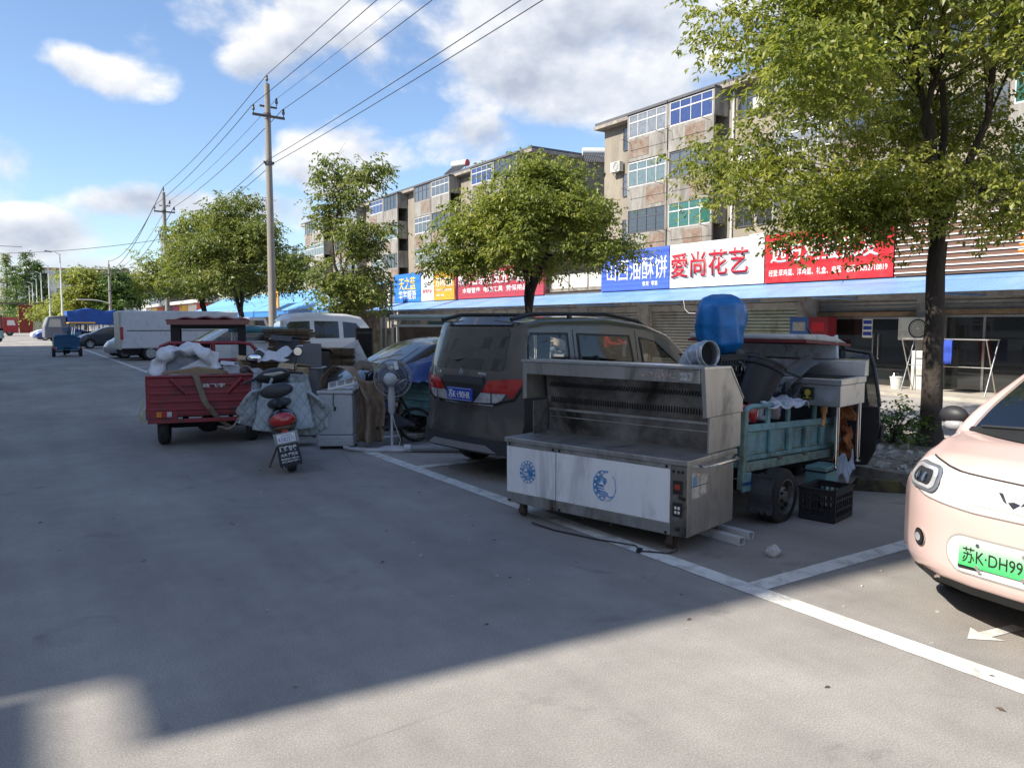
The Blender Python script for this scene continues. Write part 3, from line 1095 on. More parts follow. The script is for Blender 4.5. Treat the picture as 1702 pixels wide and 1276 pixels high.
def dome(Rr, zlo, zhi, seed, cx=0., cy=0.):
    """uneven rounded crown as masses: a top, an upper ring, a wide lower ring, a few hanging ones"""
    rnd = random.Random(seed)
    H = zhi - zlo
    out = [(cx, cy, zlo + H * .5, Rr * .5, Rr * .5, H * .26, 1)]
    for n, rr, zz, q, h, w in ((4, .30, .70, .31, .16, 1), (6, .60, .46, .33, .17, .9), (6, .74, .22, .28, .12, .6)):
        a0 = rnd.uniform(0, 6)
        for k in range(n):
            a = a0 + 6.283 * k / n + rnd.uniform(-.25, .25)
            r = Rr * rr * rnd.uniform(.8, 1.15)
            q2 = Rr * q * rnd.uniform(.8, 1.2)
            out.append((cx + r * math.cos(a), cy + r * math.sin(a), zlo + H * (zz + rnd.uniform(-.08, .08)), q2, q2, H * h * rnd.uniform(.8, 1.2), w))
    out.append((cx, cy, zhi - H * .13, Rr * .34, Rr * .34, H * .13, .7))
    return out


def tree(name, label, loc, seed, trunk, fork_h, lobes, nleaf, lsize, lm, spread=.33, twigs=26, group='street trees on the verge', lean=(0, 0), limbs=None, droop=.45, bare=0, bark='bark'):
    """trunk radius, fork height, lobes: (x, y, z, rx, ry, rz, weight) of crown masses; limbs reach into every lobe"""
    rnd = random.Random(seed)
    t = thing(name, label, 'tree', loc, 0, group)
    s = B()
    top = V((lean[0], lean[1], fork_h))
    pts, rs = [], []
    for k in range(9):
        u = k / 8
        wob = V((noise.noise(V((u * 3, seed, 0))), noise.noise(V((u * 3, seed, 9))), 0)) * trunk * .7 * u
        pts.append(V((lean[0] * u ** 1.5, lean[1] * u ** 1.5, fork_h * u - .05)) + wob)
        rs.append(trunk * (1.0 - .22 * u) * (1 + .55 * max(0, .12 - u) / .12))
    s.tube(pts, rs, 14)
    top = pts[-1]
    cs = []
    main = []
    for li, (x, y, z, rx, ry, rz, wt) in enumerate(lobes):
        c = V((x, y, z))
        for b in range(2 if wt > .5 and li > 3 else 1):
            e = c + V((rnd.uniform(-.3, .3) * rx, rnd.uniform(-.3, .3) * ry, rnd.uniform(-.25, .3) * rz))
            st = top - V((0, 0, rnd.uniform(0, .18) * fork_h))
            r0 = trunk * rnd.uniform(.42, .58)
            if len(main) >= 4:                              # later limbs branch off the earlier ones
                q0, r0 = min(((p, r) for pa in main for p, r in pa[2:6]), key=lambda t: (t[0] - e).length + .6 * max(0, t[0].z - e.z))
                st, r0 = q0, r0 * .75
            n = 7
            path, rad = [], []
            for k in range(n + 1):
                u = k / n
                p = st.lerp(e, u)
                p.z += math.sin(u * math.pi) * (e - st).length * (.10 if e.z > st.z + 1 else .02)
                p += noise.noise_vector(V((u * 2.2 + li * 7.1 + b * 3, seed, li))) * .16 * (e - st).length * math.sin(u * math.pi)
                path.append(p)
                rad.append(r0 * (1 - u * .8))
            s.tube(path, rad, 7)
            main.append(list(zip(path, rad)))
            for q in range(int(twigs * max(.35, wt) / 2) + 2):
                a, h = rnd.uniform(0, 2 * math.pi), rnd.uniform(-1, 1)
                rr = rnd.uniform(.55, 1.0)
                m = math.sqrt(1 - h * h)
                tp = c + V((rx * m * math.cos(a) * rr, ry * m * math.sin(a) * rr, rz * h * rr))
                k0 = path[rnd.randint(3, n)]
                mid = k0.lerp(tp, .55) + V((rnd.uniform(-.1, .1), rnd.uniform(-.1, .1), rnd.uniform(0, .12))) * (tp - k0).length
                s.tube([k0, mid, tp], [r0 * .22, r0 * .12, r0 * .04], 4, False)
                cs.append((tp, rnd.uniform(.55, 1.15)))
                cs.append((mid.lerp(tp, rnd.uniform(.1, .8)), rnd.uniform(.5, .9)))
    for k in range(bare):
        c = V(lobes[k % len(lobes)][:3])
        a = rnd.uniform(0, 6.28)
        d = V((math.cos(a), math.sin(a), rnd.uniform(.4, 1.4))) * rnd.uniform(.5, .95)
        s.tube([c, c + d * .5 + V((0, 0, .1)), c + d], [.012, .008, .003], 4, False)
    s.obj('trunk', M[bark], t, smooth=60)
    o = bpy.data.objects.new('crown', leaves(cs, nleaf, lsize, spread, seed, droop))
    o.data.materials.append(lm)
    COL.objects.link(o)
    o.parent = t
    return t


# the big tree at the right; X towards the shops, Y along the road away from the camera
tree('broadleaf_tree', 'big leafy tree with dark forked trunk standing behind the pink car', (10.04, 5.38, .08), 11, .135, 2.7,
     dome(3.3, 3.2, 7.7, 3) + [(-1.0, .8, 3.05, .8, .7, .5, 1), (-.5, .2, 3.3, .7, .6, .4, .7), (-.3, -.9, 3.0, .8, .7, .4, .5), (.8, -.8, 3.1, .9, .8, .5, .5), (-1.9, 1.5, 3.6, .8, .8, .5, .5)],
     96000, .080, M['leaf'], .32, 46)
tree('broadleaf_tree', 'rounded leafy tree behind the dark grey van roof', (9.9, 14.5, .08), 21, .13, 1.9,
     dome(2.35, 2.5, 5.4, 8),
     46000, .095, M['leaf2'], .25, 30)
tree('sparse_tree', 'thin untidy tree with bare twigs behind the white minivan', (9.9, 25.6, .08), 33, .13, 2.0,
     [(0, .2, 3.6, 1.2, 1.2, 1.1, 1), (.2, -.8, 4.6, .9, .9, .8, .7), (0, 1.2, 5.4, .7, .8, .6, .35), (-.2, .9, 6.9, .6, .6, .6, .22), (0, -1.5, 6.3, .6, .6, .5, .2), (0, 0, 2.6, 1.4, 1.4, .7, .8), (.1, .6, 5.8, .8, .8, .7, .4)],
     14500, .145, M['leaf3'], .3, 26, bare=26)
tree('broadleaf_tree', 'wide leafy tree right behind the near utility pole', (9.9, 40.5, .08), 41, .17, 2.2,
     dome(3.5, 2.5, 8.3, 14) + [(1.4, -3.2, 4.2, 1.3, 1.4, 1.0, .7)],
     36000, .16, M['leaf3'], .36, 30)
tree('broadleaf_tree', 'dark leafy tree beside the second utility pole, leftmost of the street trees', (9.9, 48.8, .08), 51, .19, 2.3,
     dome(3.7, 2.4, 8.2, 25),
     36000, .18, M['leaf2'], .40, 30)
tree('far_tree', 'rounded green tree far down the road left of the thin far pole', (8.5, 118, 0), 61, .22, 2.6,
     [(0, 0, 5.0, 3.2, 3.2, 2.6, 1), (0, 4, 4.4, 3, 3, 2.0, 1), (0, 1, 7.8, 2.4, 2.4, 1.6, .8)], 12000, .42, M['leaf'], .7, 24, group='far trees down the road')
tree('far_tree', 'green tree far down the road right of the thin far pole', (12.5, 116, 0), 62, .22, 2.6,
     [(0, -1, 4.6, 2.8, 3, 2.6, 1), (0, 1, 7.2, 2.0, 2.2, 1.6, .8)], 9000, .42, M['leaf4'], .7, 24, group='far trees down the road')
tree('far_tree', 'low light green tree behind the far street lamps', (6.3, 150, 0), 63, .2, 1.6,
     [(0, -2, 3.2, 3, 3, 2, 1), (-1.5, 4, 3.4, 3, 3, 2.2, 1), (.5, -6, 3.2, 2, 3, 2, .8)], 9000, .45, M['leaf'], .8, 22, group='far trees down the road')


def conifer(loc, h, r, label, seed, lm):
    rnd = random.Random(seed)
    t = thing('conifer', label, 'tree', loc, 0, 'far conifers on the horizon')
    s = B()
    s.tube([(0, 0, 0), (0, 0, h)], [h * .02, .04], 8)
    cs = []
    for k in range(90):
        u = rnd.uniform(.12, 1)
        a = rnd.uniform(0, 6.28)
        rr = r * (1 - u) ** .8 * rnd.uniform(.35, 1.0) + .1
        p = (rr * math.cos(a), rr * math.sin(a), h * u - rr * .25)
        s.tube([(0, 0, h * u), p], [.05, .02], 4, False)
        cs.append((p, (1.15 - u)))
    s.obj('trunk', M['bark'], t)
    o = bpy.data.objects.new('crown', leaves(cs, 5200, .5, .75, seed, .6))
    o.data.materials.append(lm)
    COL.objects.link(o)
    o.parent = t


conifer((4.2, 235, 0), 20, 3.4, 'tall dark conifer behind the far street lamps, rightmost', 71, M['leaf4'])
conifer((2.0, 262, 0), 18, 3.2, 'dark conifer beside the far street lamps, middle one', 72, M['leaf4'])
conifer((-.2, 300, 0), 24, 2.6, 'thin pale conifer left of the far street lamps', 73, M['leaf3'])
conifer((6.6, 240, 0), 18, 3.0, 'dark conifer just right of the tall conifer', 74, M['leaf4'])

# shrub at the foot of the big tree
t = thing('shrub', 'low green shrub at the foot of the big tree', 'shrub', (9.75, 5.75, .1), 0)
s = B()
rnd = random.Random(5)
cs = []
for k in range(26):
    a = rnd.uniform(0, 6.28)
    L = rnd.uniform(.25, .55)
    p = V((math.cos(a) * L * .75, math.sin(a) * L * .95, rnd.uniform(.18, .55)))
    s.tube([(0, 0, 0), p * .55 + V((0, 0, .06)), p], [.009, .006, .003], 4)
    cs += [(p, 1.), (p * .75, .9)]
s.obj('stem', M['bark'], t)
o = bpy.data.objects.new('foliage', leaves(cs, 950, .075, .085, 5, .2))
o.data.materials.append(M['leaf4'])
COL.objects.link(o)
o.parent = t

# ---------------------------------------------------------------- utility poles, lamps and wires
M['polec'] = mat('pole_concrete', (.27, .25, .22), .85, var=.15, vs=2, bump=.2, bs=40, dirt=(.25, .22, .2), da=.4)
M['insul'] = mat('insulator', (.10, .09, .09), .3)
M['wire'] = mat('wire_black', (.03, .03, .035), .6)
M['lampsteel'] = mat('lamp_post_paint', (.62, .62, .60), .5, var=.06)


def upole(loc, h, label, rz=0., arm=False):
    t = thing('utility_pole', label, 'utility pole', loc, rz, 'utility poles along the verge')
    B().tube([(0, 0, -.1), (0, 0, h)], [.185, .115], 16).obj('pole', M['polec'], t, smooth=60)
    s = B()
    s.box(-.7, .7, -.15, -.085, h - 1.42, h - 1.32)
    s.box(-.3, .45, .085, .15, h - .95, h - .88)
    s.tube([(0, 0, h - 1.3), (0, 0, h - 1.22)], .14, 12)
    s.obj('crossarm', M['iron'], t)
    for x, z in ((-.65, h - 1.32), (.65, h - 1.32), (0, h + .02), (.4, h - .88)):
        s = B()
        s.lathe([(.02, 0), (.02, .1), (.06, .12), (.065, .2), (.04, .24), (.055, .3), (.02, .36)], (x, -.12 if z < h - 1 else 0, z), 'z', 10)
        s.obj('insulator', M['insul'], t, smooth=1)
    s = B()
    s.tube([(0, 0, h - 3.4), (0, 0, h - 3.25)], .165, 12)
    for x in (-.2, .2):
        s.lathe([(.02, -.06), (.05, -.05), (.03, 0), (.05, .05), (.02, .06)], (x, 0, h - 3.3), 'z', 8)
    s.obj('bracket', M['insul'], t)
    if arm:
        s = B()
        s.tube([(0, 0, 4.1), (-1.5, -.2, 4.45), (-3.1, -.3, 4.5)], .06, 6)
        s.cbox((-3.3, -.3, 4.48), (.7, .25, .12))
        s.obj('lamp_arm', M['lampsteel'], t)
    return t


upole((9.65, 34.0, 0), 11.85, 'tall concrete utility pole rising in front of the left street trees, nearest one', R(4))
upole((9.55, 60.0, 0), 10.9, 'concrete utility pole behind the left street tree, second along the road', R(4))
upole((10.6, 108, 0), 8.95, 'small far utility pole with a lamp arm among the far trees', R(4), True)


def wire(a, b, sag, label, r=.012, grp='overhead wires'):
    a, b = V(a), V(b)
    o = B().tube([a.lerp(b, k / 24) - V((0, 0, sag * 4 * (k / 24) * (1 - k / 24))) for k in range(25)], r, 5).obj('overhead_wire', M['wire'])
    tag(o, label, 'wire', grp)


wl = 'black overhead wire strung along the row of utility poles'
P0 = (9.65, 3.0)
H1, H2, H3 = 11.85, 10.9, 8.95
for dx, dz, r in ((0, .38, .013), (-.65, -.98, .013), (.65, -.98, .013), (.4, -.55, .008)):
    wire((P0[0] + dx, P0[1], 11.4 + dz + .6), (9.65 + dx, 34, H1 + dz), .25, wl, r)
    wire((9.65 + dx, 34, H1 + dz), (9.55 + dx, 60, H2 + dz), .3, wl, r * 1.2)
    wire((9.55 + dx, 60, H2 + dz), (10.6 + dx, 108, H3 + dz), 1.3, wl, r * 2.0)
for dx in (-.2, .2):
    wire((9.65 + dx, 2.0, 8.8), (9.65 + dx, 34, H1 - 3.3), .15, wl, .012)
    wire((9.65 + dx, 34, H1 - 3.3), (9.55 + dx, 60, H2 - 3.3), .3, wl, .014)
wire((9.35, 60, H2 - 3.3), (-14, 95, 9.5), 1.2, 'thin overhead wire crossing the road to the left from the second utility pole', .02, None)
wire((-16, 160, 15.2), (2.2, 150, 14.0), .1, 'short far wire ending above the far conifers at the left', .05, None)
for k, (x, y) in enumerate([(5.6, 112), (5.2, 136), (4.9, 158), (4.75, 180), (4.5, 200), (4.3, 222), (4.2, 244), (4.0, 266)]):
    if k == 0:
        t0 = thing('street_lamp', 'pale far street lamp, tallest and rightmost of the receding row', 'street lamp', (x, y, 0), 0, 'street lamps receding down the road')
        B().tube([(0, 0, 0), (0, 0, 10.3)], [.13, .07], 10).obj('pole', M['lampsteel'], t0)
        B().tube([(0, 0, 10.1), (-.5, 0, 10.45), (-1.1, 0, 10.5)], .05, 6).obj('arm', M['lampsteel'], t0)
        s = B()
        s.cbox((-1.25, 0, 10.48), (.75, .3, .14), (0, .1, 0))
        s.obj('lamp_head', M['darkframe'], t0, bevel=.03)
    else:
        dup(t0, (x, y, 0), 0, '%s far street lamp counted from the tallest one in the row' % ('second third fourth fifth sixth seventh eighth'.split()[k - 1]))


# ---------------------------------------------------------------- vehicles: shared pieces
def paint(name, col, metal=.0, rough=.35, dirt=None, da=.3, coat=.8):
    return mat(name, col, rough, metal, var=.05, vs=2, coat=coat, dirt=dirt, da=da, ds=2.5)


M['tyre'] = mat('tyre_rubber', (.022, .022, .023), .85, var=.3, vs=6, bump=.5, bs=60, dirt=(.09, .085, .08), da=.4)
M['rim'] = mat('alloy_rim', (.45, .45, .46), .35, .8, var=.1)
M['steelrim'] = mat('dirty_steel_rim', (.20, .20, .20), .5, .6, var=.25, vs=8, dirt=(.09, .08, .07), da=.5)
M['plastic'] = mat('black_plastic', (.022, .022, .024), .5, var=.15)
M['bumper'] = mat('dark_bumper_plastic', (.035, .036, .042), .6, var=.12)
M['under'] = mat('underbody', (.012, .012, .012), .9)
M['carglass'] = glassmat('car_glass', (.010, .012, .013), .13)
M['rearglass'] = glassmat('van_rear_glass', (.014, .016, .018), .06)
M['sideglass'] = glassmat('tinted_side_glass', (.008, .009, .010), .04)
M['seeglass'] = glassmat('windscreen_glass', (.02, .025, .03), .20, clear=.45)
M['evglass'] = glassmat('clear_windscreen', (.02, .03, .05), .10, clear=.72)
M['vanglass'] = glassmat('van_side_glass', (.02, .025, .03), .05, clear=.90)
M['chrome'] = mat('chrome', (.75, .75, .76), .12, 1., var=.03)
M['redlamp'] = mat('red_lamp_lens', (.42, .012, .01), .15, var=.25, vs=14, coat=1)
M['clearlamp'] = mat('clear_lamp_lens', (.55, .55, .56), .12, .3, var=.3, vs=16, coat=1)
M['orangelamp'] = mat('orange_lamp_lens', (.70, .25, .02), .2, var=.2, vs=14, coat=1)
M['plateblue'] = mat('blue_plate', (.015, .06, .42), .4, var=.08)


def shell(L, top, bot, wid, rear, front, nx=48, crown=.04, rt=.12, rb=.1, fall=.9):
    def half(x):
        zt, zb = top(x), bot(x)
        r1 = min(rt, (zt - zb) * .3)
        out = []
        w0 = wid(x, zb + rb) - rb
        for k in range(4):
            out.append((w0 * k / 3, zb))
        for k in range(1, 5):
            a = R(90 * k / 4)
            out.append((w0 + rb * math.sin(a), zb + rb - rb * math.cos(a)))
        z0, z1 = zb + rb, zt - r1
        for k in range(1, 17):
            z = z0 + (z1 - z0) * k / 16
            out.append((wid(x, z), z))
        w1 = wid(x, z1)
        for k in range(1, 6):
            a = R(90 * k / 5)
            out.append((w1 - r1 + r1 * math.cos(a), z1 + r1 * math.sin(a)))
        wt = w1 - r1
        for k in range(1, 6):
            y = wt * (1 - k / 5)
            out.append((y, zt + crown * (1 - (y / wt) ** 2)))
        return out

    def place(x, y, z):
        a = sm(1 - x / fall)
        b = sm(1 - (L - x) / fall)
        return V((x + rear(abs(y), z) * a - front(abs(y), z) * b, y, z))
    b = B()
    rings = []
    xs = [L * k / nx for k in range(nx + 1)]
    secs = [half(x) for x in xs]

    def full(h):
        return h + [(-y, z) for y, z in h[1:-1]][::-1]
    for k in range(6, 0, -1):
        h = full(secs[0])
        zc = sum(p[1] for p in h) / len(h)
        q = 1 - k / 6.3
        rings.append([place(0, y * q, zc + (z - zc) * q) for y, z in h])
    for x, h in zip(xs, secs):
        rings.append([place(x, y, z) for y, z in full(h)])
    for k in range(1, 7):
        h = full(secs[-1])
        zc = sum(p[1] for p in h) / len(h)
        q = 1 - k / 6.3
        rings.append([place(L, y * q, zc + (z - zc) * q) for y, z in h])
    b.rings(rings)
    return b


def hollow(o):
    o.data.materials.append(M['under'])
    k = o.modifiers.new('s', 'SOLIDIFY')
    k.thickness = .03
    k.offset = -1
    k.material_offset = 1


def arch_cut(body, xs, W, r, zc=None, more=()):
    cs = []
    for grp in more:
        cs += [q.obj('c', M['under'], body.parent) for q in grp]
    for x in xs:
        for sgn in (-1, 1):
            zz = r * .86 if zc is None else zc
            cs.append(B().cyl((x, sgn * (W - .26), zz), (x, sgn * (W + .3), zz), r, n=30).obj('c', M['under'], body.parent))
    cut(body, cs)
    for p in body.data.polygons:
        p.use_smooth = True
    body.data.set_sharp_from_angle(angle=R(45))


def wheel(parent, c, r, w, side, rimm='rim', spokes=5, name='wheel', axis='y'):
    """side: +1/-1 direction of the visible face along local y"""
    o = bpy.data.objects.new(name, None)
    COL.objects.link(o)
    o.parent = parent
    o.location = c
    k = side
    ri = r * .64
    B().lathe([(ri, -w / 2), (r * .9, -w / 2), (r * .985, -w * .38), (r, -w * .2), (r, w * .2), (r * .985, w * .38), (r * .9, w / 2), (ri, w / 2), (ri * .98, 0), (ri, -w / 2)], (0, 0, 0), 'y', 36).obj('tyre', M['tyre'], o, smooth=50)
    s = B()
    f = k * w * .34
    s.lathe([(ri * 1.0, f + k * .03), (ri * .93, f + k * .03), (ri * .88, f - k * .01), (ri * .84, f - k * .05), (.001, f - k * .05)], (0, 0, 0), 'y', 30)
    if spokes:
        for q in range(spokes):
            a = 2 * math.pi * q / spokes
            Mx = Matrix.Rotation(a, 4, 'Y')
            s.prism([(-.028, 0), (.028, 0), (.05, ri * .93), (-.05, ri * .93)], f - k * .03, f + k * .012, 'y', Mx)
        s.lathe([(.001, f + k * .02), (.05, f + k * .02), (.055, f), (.055, f - k * .04)], (0, 0, 0), 'y', 16)
    else:
        s.lathe([(.001, f + k * .03), (.045, f + k * .03), (.055, f), (ri * .55, f - k * .005), (ri * .8, f - k * .045)], (0, 0, 0), 'y', 30)
        h = B()
        for q in range(8):
            a = 2 * math.pi * q / 8
            h.lathe([(.001, f + k * .004), (r * .075, f + k * .004), (r * .075, f - k * .02)], (ri * .66 * math.cos(a), 0, ri * .66 * math.sin(a)), 'y', 10)
        for q in range(5):
            a = 2 * math.pi * q / 5
            h.lathe([(.001, f + k * .018), (.011, f + k * .018), (.011, f - k * .01)], (ri * .36 * math.cos(a), 0, ri * .36 * math.sin(a)), 'y', 6)
        h.obj('rim_hole', M['under'], o)
    s.obj('rim', M[rimm], o, smooth=40)
    return o


def plate_text(b, s, h, w, origin, right, up, bold=.01, ext=.003):
    return b.mesh(text(s, h, w, bold, ext), frame(origin, right, up))


# ---------------------------------------------------------------- dark grey van, rear to the road
van = thing('minivan', 'dark grey minivan with blue plate parked rear to the road behind the steel grill', 'van', (4.12, 7.38, 0), R(9))
vp = paint('van_paint', (.105, .096, .086), .45, .34, dirt=(.11, .10, .09), da=.22)
VL = 4.15


def vtop(x):
    return lerp([(0, 1.70), (.3, 1.73), (1.6, 1.75), (2.3, 1.68), (2.75, 1.55), (3.35, 1.08), (3.5, 1.02), (4.0, .93), (4.15, .86)], x)


def vwid(x, z):
    base = .835 - .05 * sm((.45 - z) / .3)
    t = base - .095 * sm((z - .98) / .85) ** 1.1
    return t - .12 * sm((x - 3.3) / 1.2)


VW = [[(.27, 1.10), (.245, 1.14), (.30, 1.57), (.34, 1.595), (.91, 1.59), (.91, 1.10)], [(1.05, 1.09), (1.05, 1.585), (1.96, 1.55), (2.02, 1.09)], [(2.17, 1.08), (2.13, 1.53), (2.45, 1.47), (2.95, 1.13), (2.98, 1.08)]]
body = shell(VL, vtop, lambda x: lerp([(0, .30), (.5, .22), (3.7, .22), (4.15, .3)], x), vwid,
             lambda y, z: (.0 if z < .52 else .045 * sm((z - .52) / .1)) + .21 * max(0, (z - 1.02) / .68) ** 1.3 + .15 * (y / .84) ** 4, lambda y, z: .22 * (y / .84) ** 3 + .25 * sm((z - .5) / .6), rt=.085, crown=.03, nx=70)
bo = body.obj('body', vp, van, smooth=45)
T = bvh(bo)
hollow(bo)
arch_cut(bo, (.85, 3.35), .84, .36, .31, [[B().prism([(sum(q[0] for q in pl_) / len(pl_) + (x - sum(q[0] for q in pl_) / len(pl_)) * .95, 1.34 + (z - 1.34) * .9) for x, z in pl_], -2, 2, 'y') for pl_ in VW] + [B().prism([(y * .95, 1.35 + (z - 1.35) * .93) for y, z in [(-.60, 1.15), (.60, 1.15), (.52, 1.55), (-.52, 1.55)]], 2.4, 5, 'x')]])
decal(T, [(-.60, 1.22), (-.56, 1.19), (.56, 1.19), (.60, 1.22), (.565, 1.60), (.53, 1.635), (-.53, 1.635), (-.565, 1.60)], 'x', -1, .004, .05).obj('rear_window', M['rearglass'], van, smooth=60)
for sgn in (1, -1):
    r = decal(T, [(sgn * a, b) for a, b in ((.43, 1.085), (.82, 1.11), (.815, 1.05), (.72, .90), (.66, .955), (.32, .955))], 'x', -1, .012, .04).obj('tail_light', M['redlamp'], van, smooth=60)
    decal(T, [(sgn * a, b) for a, b in ((.315, .95), (.46, .95), (.46, .85), (.19, .835))], 'x', -1, .012, .04).obj('lens', M['clearlamp'], r, smooth=60)
    decal(T, [(sgn * a, b) for a, b in ((.48, .95), (.655, .95), (.60, .88), (.54, .855), (.48, .85))], 'x', -1, .012, .04).obj('lens', M['clearlamp'], r, smooth=60)
    decal(T, [(sgn * a, b) for a, b in ((.17, .828), (.42, .838), (.52, .838), (.62, .875), (.74, .905), (.83, 1.05), (.83, 1.025), (.75, .885), (.63, .855), (.53, .82), (.42, .82), (.15, .815))], 'x', -1, .008, .05).obj('trim', M['under'], r)
for poly in ([(-.34, 1.115), (.34, 1.115), (.36, 1.045), (-.36, 1.045)],):
    decal(T, poly, 'x', -1, .012, .08, .018).obj('tailgate_strip', M['bumper'], van, smooth=60)
decal(T, [(-.12, .822), (-.5, .83), (-.5, .815), (.5, .815), (.5, .83), (.12, .822)], 'x', -1, .006, .06, .006).obj('chrome_strip', M['chrome'], van)
decal(T, [(-.36, 1.03), (.36, 1.03), (.30, .835), (-.30, .835)], 'x', -1, .003, .08).obj('plate_recess', M['bumper'], van)
pl = B().box(-.055, -.045, -.28, .16, .855, .995).obj('licence_plate', M['plateblue'], van, bevel=.004)
b = B()
plate_text(b, '苏K·190HR', .095, .37, (-.057, -.06, .925), (0, -1, 0), (0, 0, 1), .0)
for z in (.862, .985):
    b.box(-.0575, -.0552, -.265, .145, z, z + .003)
b.obj('plate_number', M['white_letter'], pl)
decal(T, [(-.82, .46), (.82, .46), (.83, .38), (.80, .31), (-.80, .31), (-.83, .38)], 'x', -1, .02, .06, .004).obj('rear_bumper', M['bumper'], van, smooth=60)
decal(T, [(-.45, .40), (.45, .40), (.6, .325), (-.6, .325)], 'x', -1, .035, .06).obj('skid_plate', mat('skid_grey', (.22, .22, .23), .6), van, smooth=60)
b = B()
for q in (((0, .062), (.03, .02), (0, -.005), (-.03, .02)), ((-.034, .022), (-.008, -.03), (-.022, -.045), (-.05, -.005)), ((.034, .022), (.008, -.03), (.022, -.045), (.05, -.005))):
    b.prism([(y * .75, z * .75 + 1.16) for y, z in q], .02, .03, 'x')
b.obj('emblem', M['chrome'], van)
b = B()
plate_text(b, 'HONG', .03, .13, (.022, -.36, 1.152), (0, -1, 0), (0, 0, 1), .01)
plate_text(b, '五菱', .03, .08, (.024, .40, 1.152), (0, -1, 0), (0, 0, 1), .01)
b.obj('lettering', M['chrome'], van)
for sgn in (-1, 1):
    for poly in VW:
        w_ = decal(T, poly, 'y', sgn, .005, .09).obj('side_window', M['vanglass'], van, smooth=60)
        cx_, cz_ = sum(p[0] for p in poly) / len(poly), 1.34
        s = B()
        n_ = len(poly)
        for i_ in range(n_):
            (xa, za), (xb, zb_) = poly[i_], poly[(i_ + 1) % n_]
            q_ = [(xa, za), (xb, zb_), (cx_ + (xb - cx_) * .93, cz_ + (zb_ - cz_) * .9), (cx_ + (xa - cx_) * .93, cz_ + (za - cz_) * .9)]
            d_ = decal(T, q_, 'y', sgn, .007, .12)
            me = bpy.data.meshes.new('t')
            d_.bm.to_mesh(me)
            s.bm.from_mesh(me)
            d_.bm.free()
        s.obj('seal', M['plastic'], w_)
    for poly in ([(.985, .35), (.985, 1.62), (.993, 1.62), (.993, .35)], [(2.085, .3), (2.065, 1.6), (2.073, 1.6), (2.093, .3)], [(.99, .98), (2.09, .98), (2.09, .988), (.99, .988)]):
        decal(T, poly, 'y', sgn, .002, .3).obj('door_seam', M['under'], van)
    s = B()
    s.tube([(.22, sgn * .60, 1.73), (.5, sgn * .605, 1.79), (1.7, sgn * .605, 1.80), (2.3, sgn * .60, 1.72), (2.62, sgn * .585, 1.60)], .022, 8)
    s.tube([(1.1, sgn * .605, 1.74), (1.1, sgn * .605, 1.79)], .03, 6)
    s.obj('roof_rail', M['plastic'], van, smooth=1)
    m_ = B().ball((3.0, sgn * .98, 1.12), (.07, .11, .085), 2)
    m_.tube([(3.02, sgn * .8, 1.06), (3.0, sgn * .95, 1.1)], .025, 6)
    m_.obj('mirror', vp, van, smooth=1)
    for x in (.85, 3.35):
        wheel(van, (x, sgn * .73, .30), .30, .19, sgn, 'rim', 5)
decal(T, [(-.60, 1.15), (.60, 1.15), (.52, 1.55), (-.52, 1.55)], 'x', 1, .004, .08).obj('windscreen', M['vanglass'], van, smooth=60)
B().box(.5, 3.8, -.7, .7, .2, .34).obj('underbody', M['under'], van)
for x in (1.15, 2.1):
    for y in (-.36, .36):
        B().box(x, x + .14, y - .25, y + .25, .45, 1.12).box(x + .02, x + .10, y - .12, y + .12, 1.14, 1.30).obj('seat', M['plastic'], van, bevel=.03)
s = B()
s.tube([(.17, 0, 1.345), (.12, .01, 1.31), (.08, .2, 1.28)], .008, 5)
s.obj('rear_wiper', M['plastic'], van)
decal(T, [(-.56, 1.665), (.56, 1.665), (.6, 1.73), (-.6, 1.73)], 'x', -1, .03, .06).obj('roof_spoiler', vp, van, smooth=60)

# ---------------------------------------------------------------- pink electric car, nose to the road
ev = thing('small_car', 'small pale pink car with white nose panel and green plate at the right edge', 'car', (4.193, 1.82, 0), R(175))
ep = paint('pink_paint', (.63, .46, .42), .0, .32, coat=1)
ew = paint('pearl_panel', (.60, .61, .59), .0, .3, coat=1)
EL = 3.9
# build nose at x=0 pointing +x after mirroring: shell runs 0..L with its nose at L, then shift by -L


def etop(x):
    d = EL - x
    return lerp([(0, .80), (.05, .86), (.15, .925), (.4, .985), (.72, 1.02), (.95, 1.18), (1.4, 1.47), (1.75, 1.565), (2.1, 1.585), (2.9, 1.53), (3.5, 1.36), (3.75, 1.1), (3.9, .95)], d)


def ewid(x, z):
    d = EL - x
    b = .845 - .07 * sm((.42 - z) / .26)
    return b - .22 * sm((z - .86) / .72) - .02 * sm((d - 3.2) / .7)


def efront(y, z):
    return .31 * (min(y, .86) / .80) ** 3 + .10 * sm((z - .62) / .5) + .10 * sm((.36 - z) / .2) + .02 * sm((y - .3) / .4)


EWS = [(-.70, 1.035), (-.3, 1.05), (0, 1.055), (.3, 1.05), (.70, 1.035), (.60, 1.44), (.42, 1.49), (-.42, 1.49), (-.60, 1.44)]
body = shell(EL, etop, lambda x: .24, ewid, lambda y, z: .2 * (y / .85) ** 3 + .3 * sm((z - .8) / .7), efront, nx=80, rt=.13, crown=.035, rb=.08, fall=1.0)
body.xf(Matrix.Translation((-EL, 0, 0)))
bo = body.obj('body', ep, ev, smooth=50)
T = bvh(bo)
hollow(bo)
arch_cut(bo, (-.80, -3.3), .85, .34, .30, [[B().prism([(y * .97, 1.26 + (z - 1.26) * .95) for y, z in EWS], -1.8, 0, 'x')]])
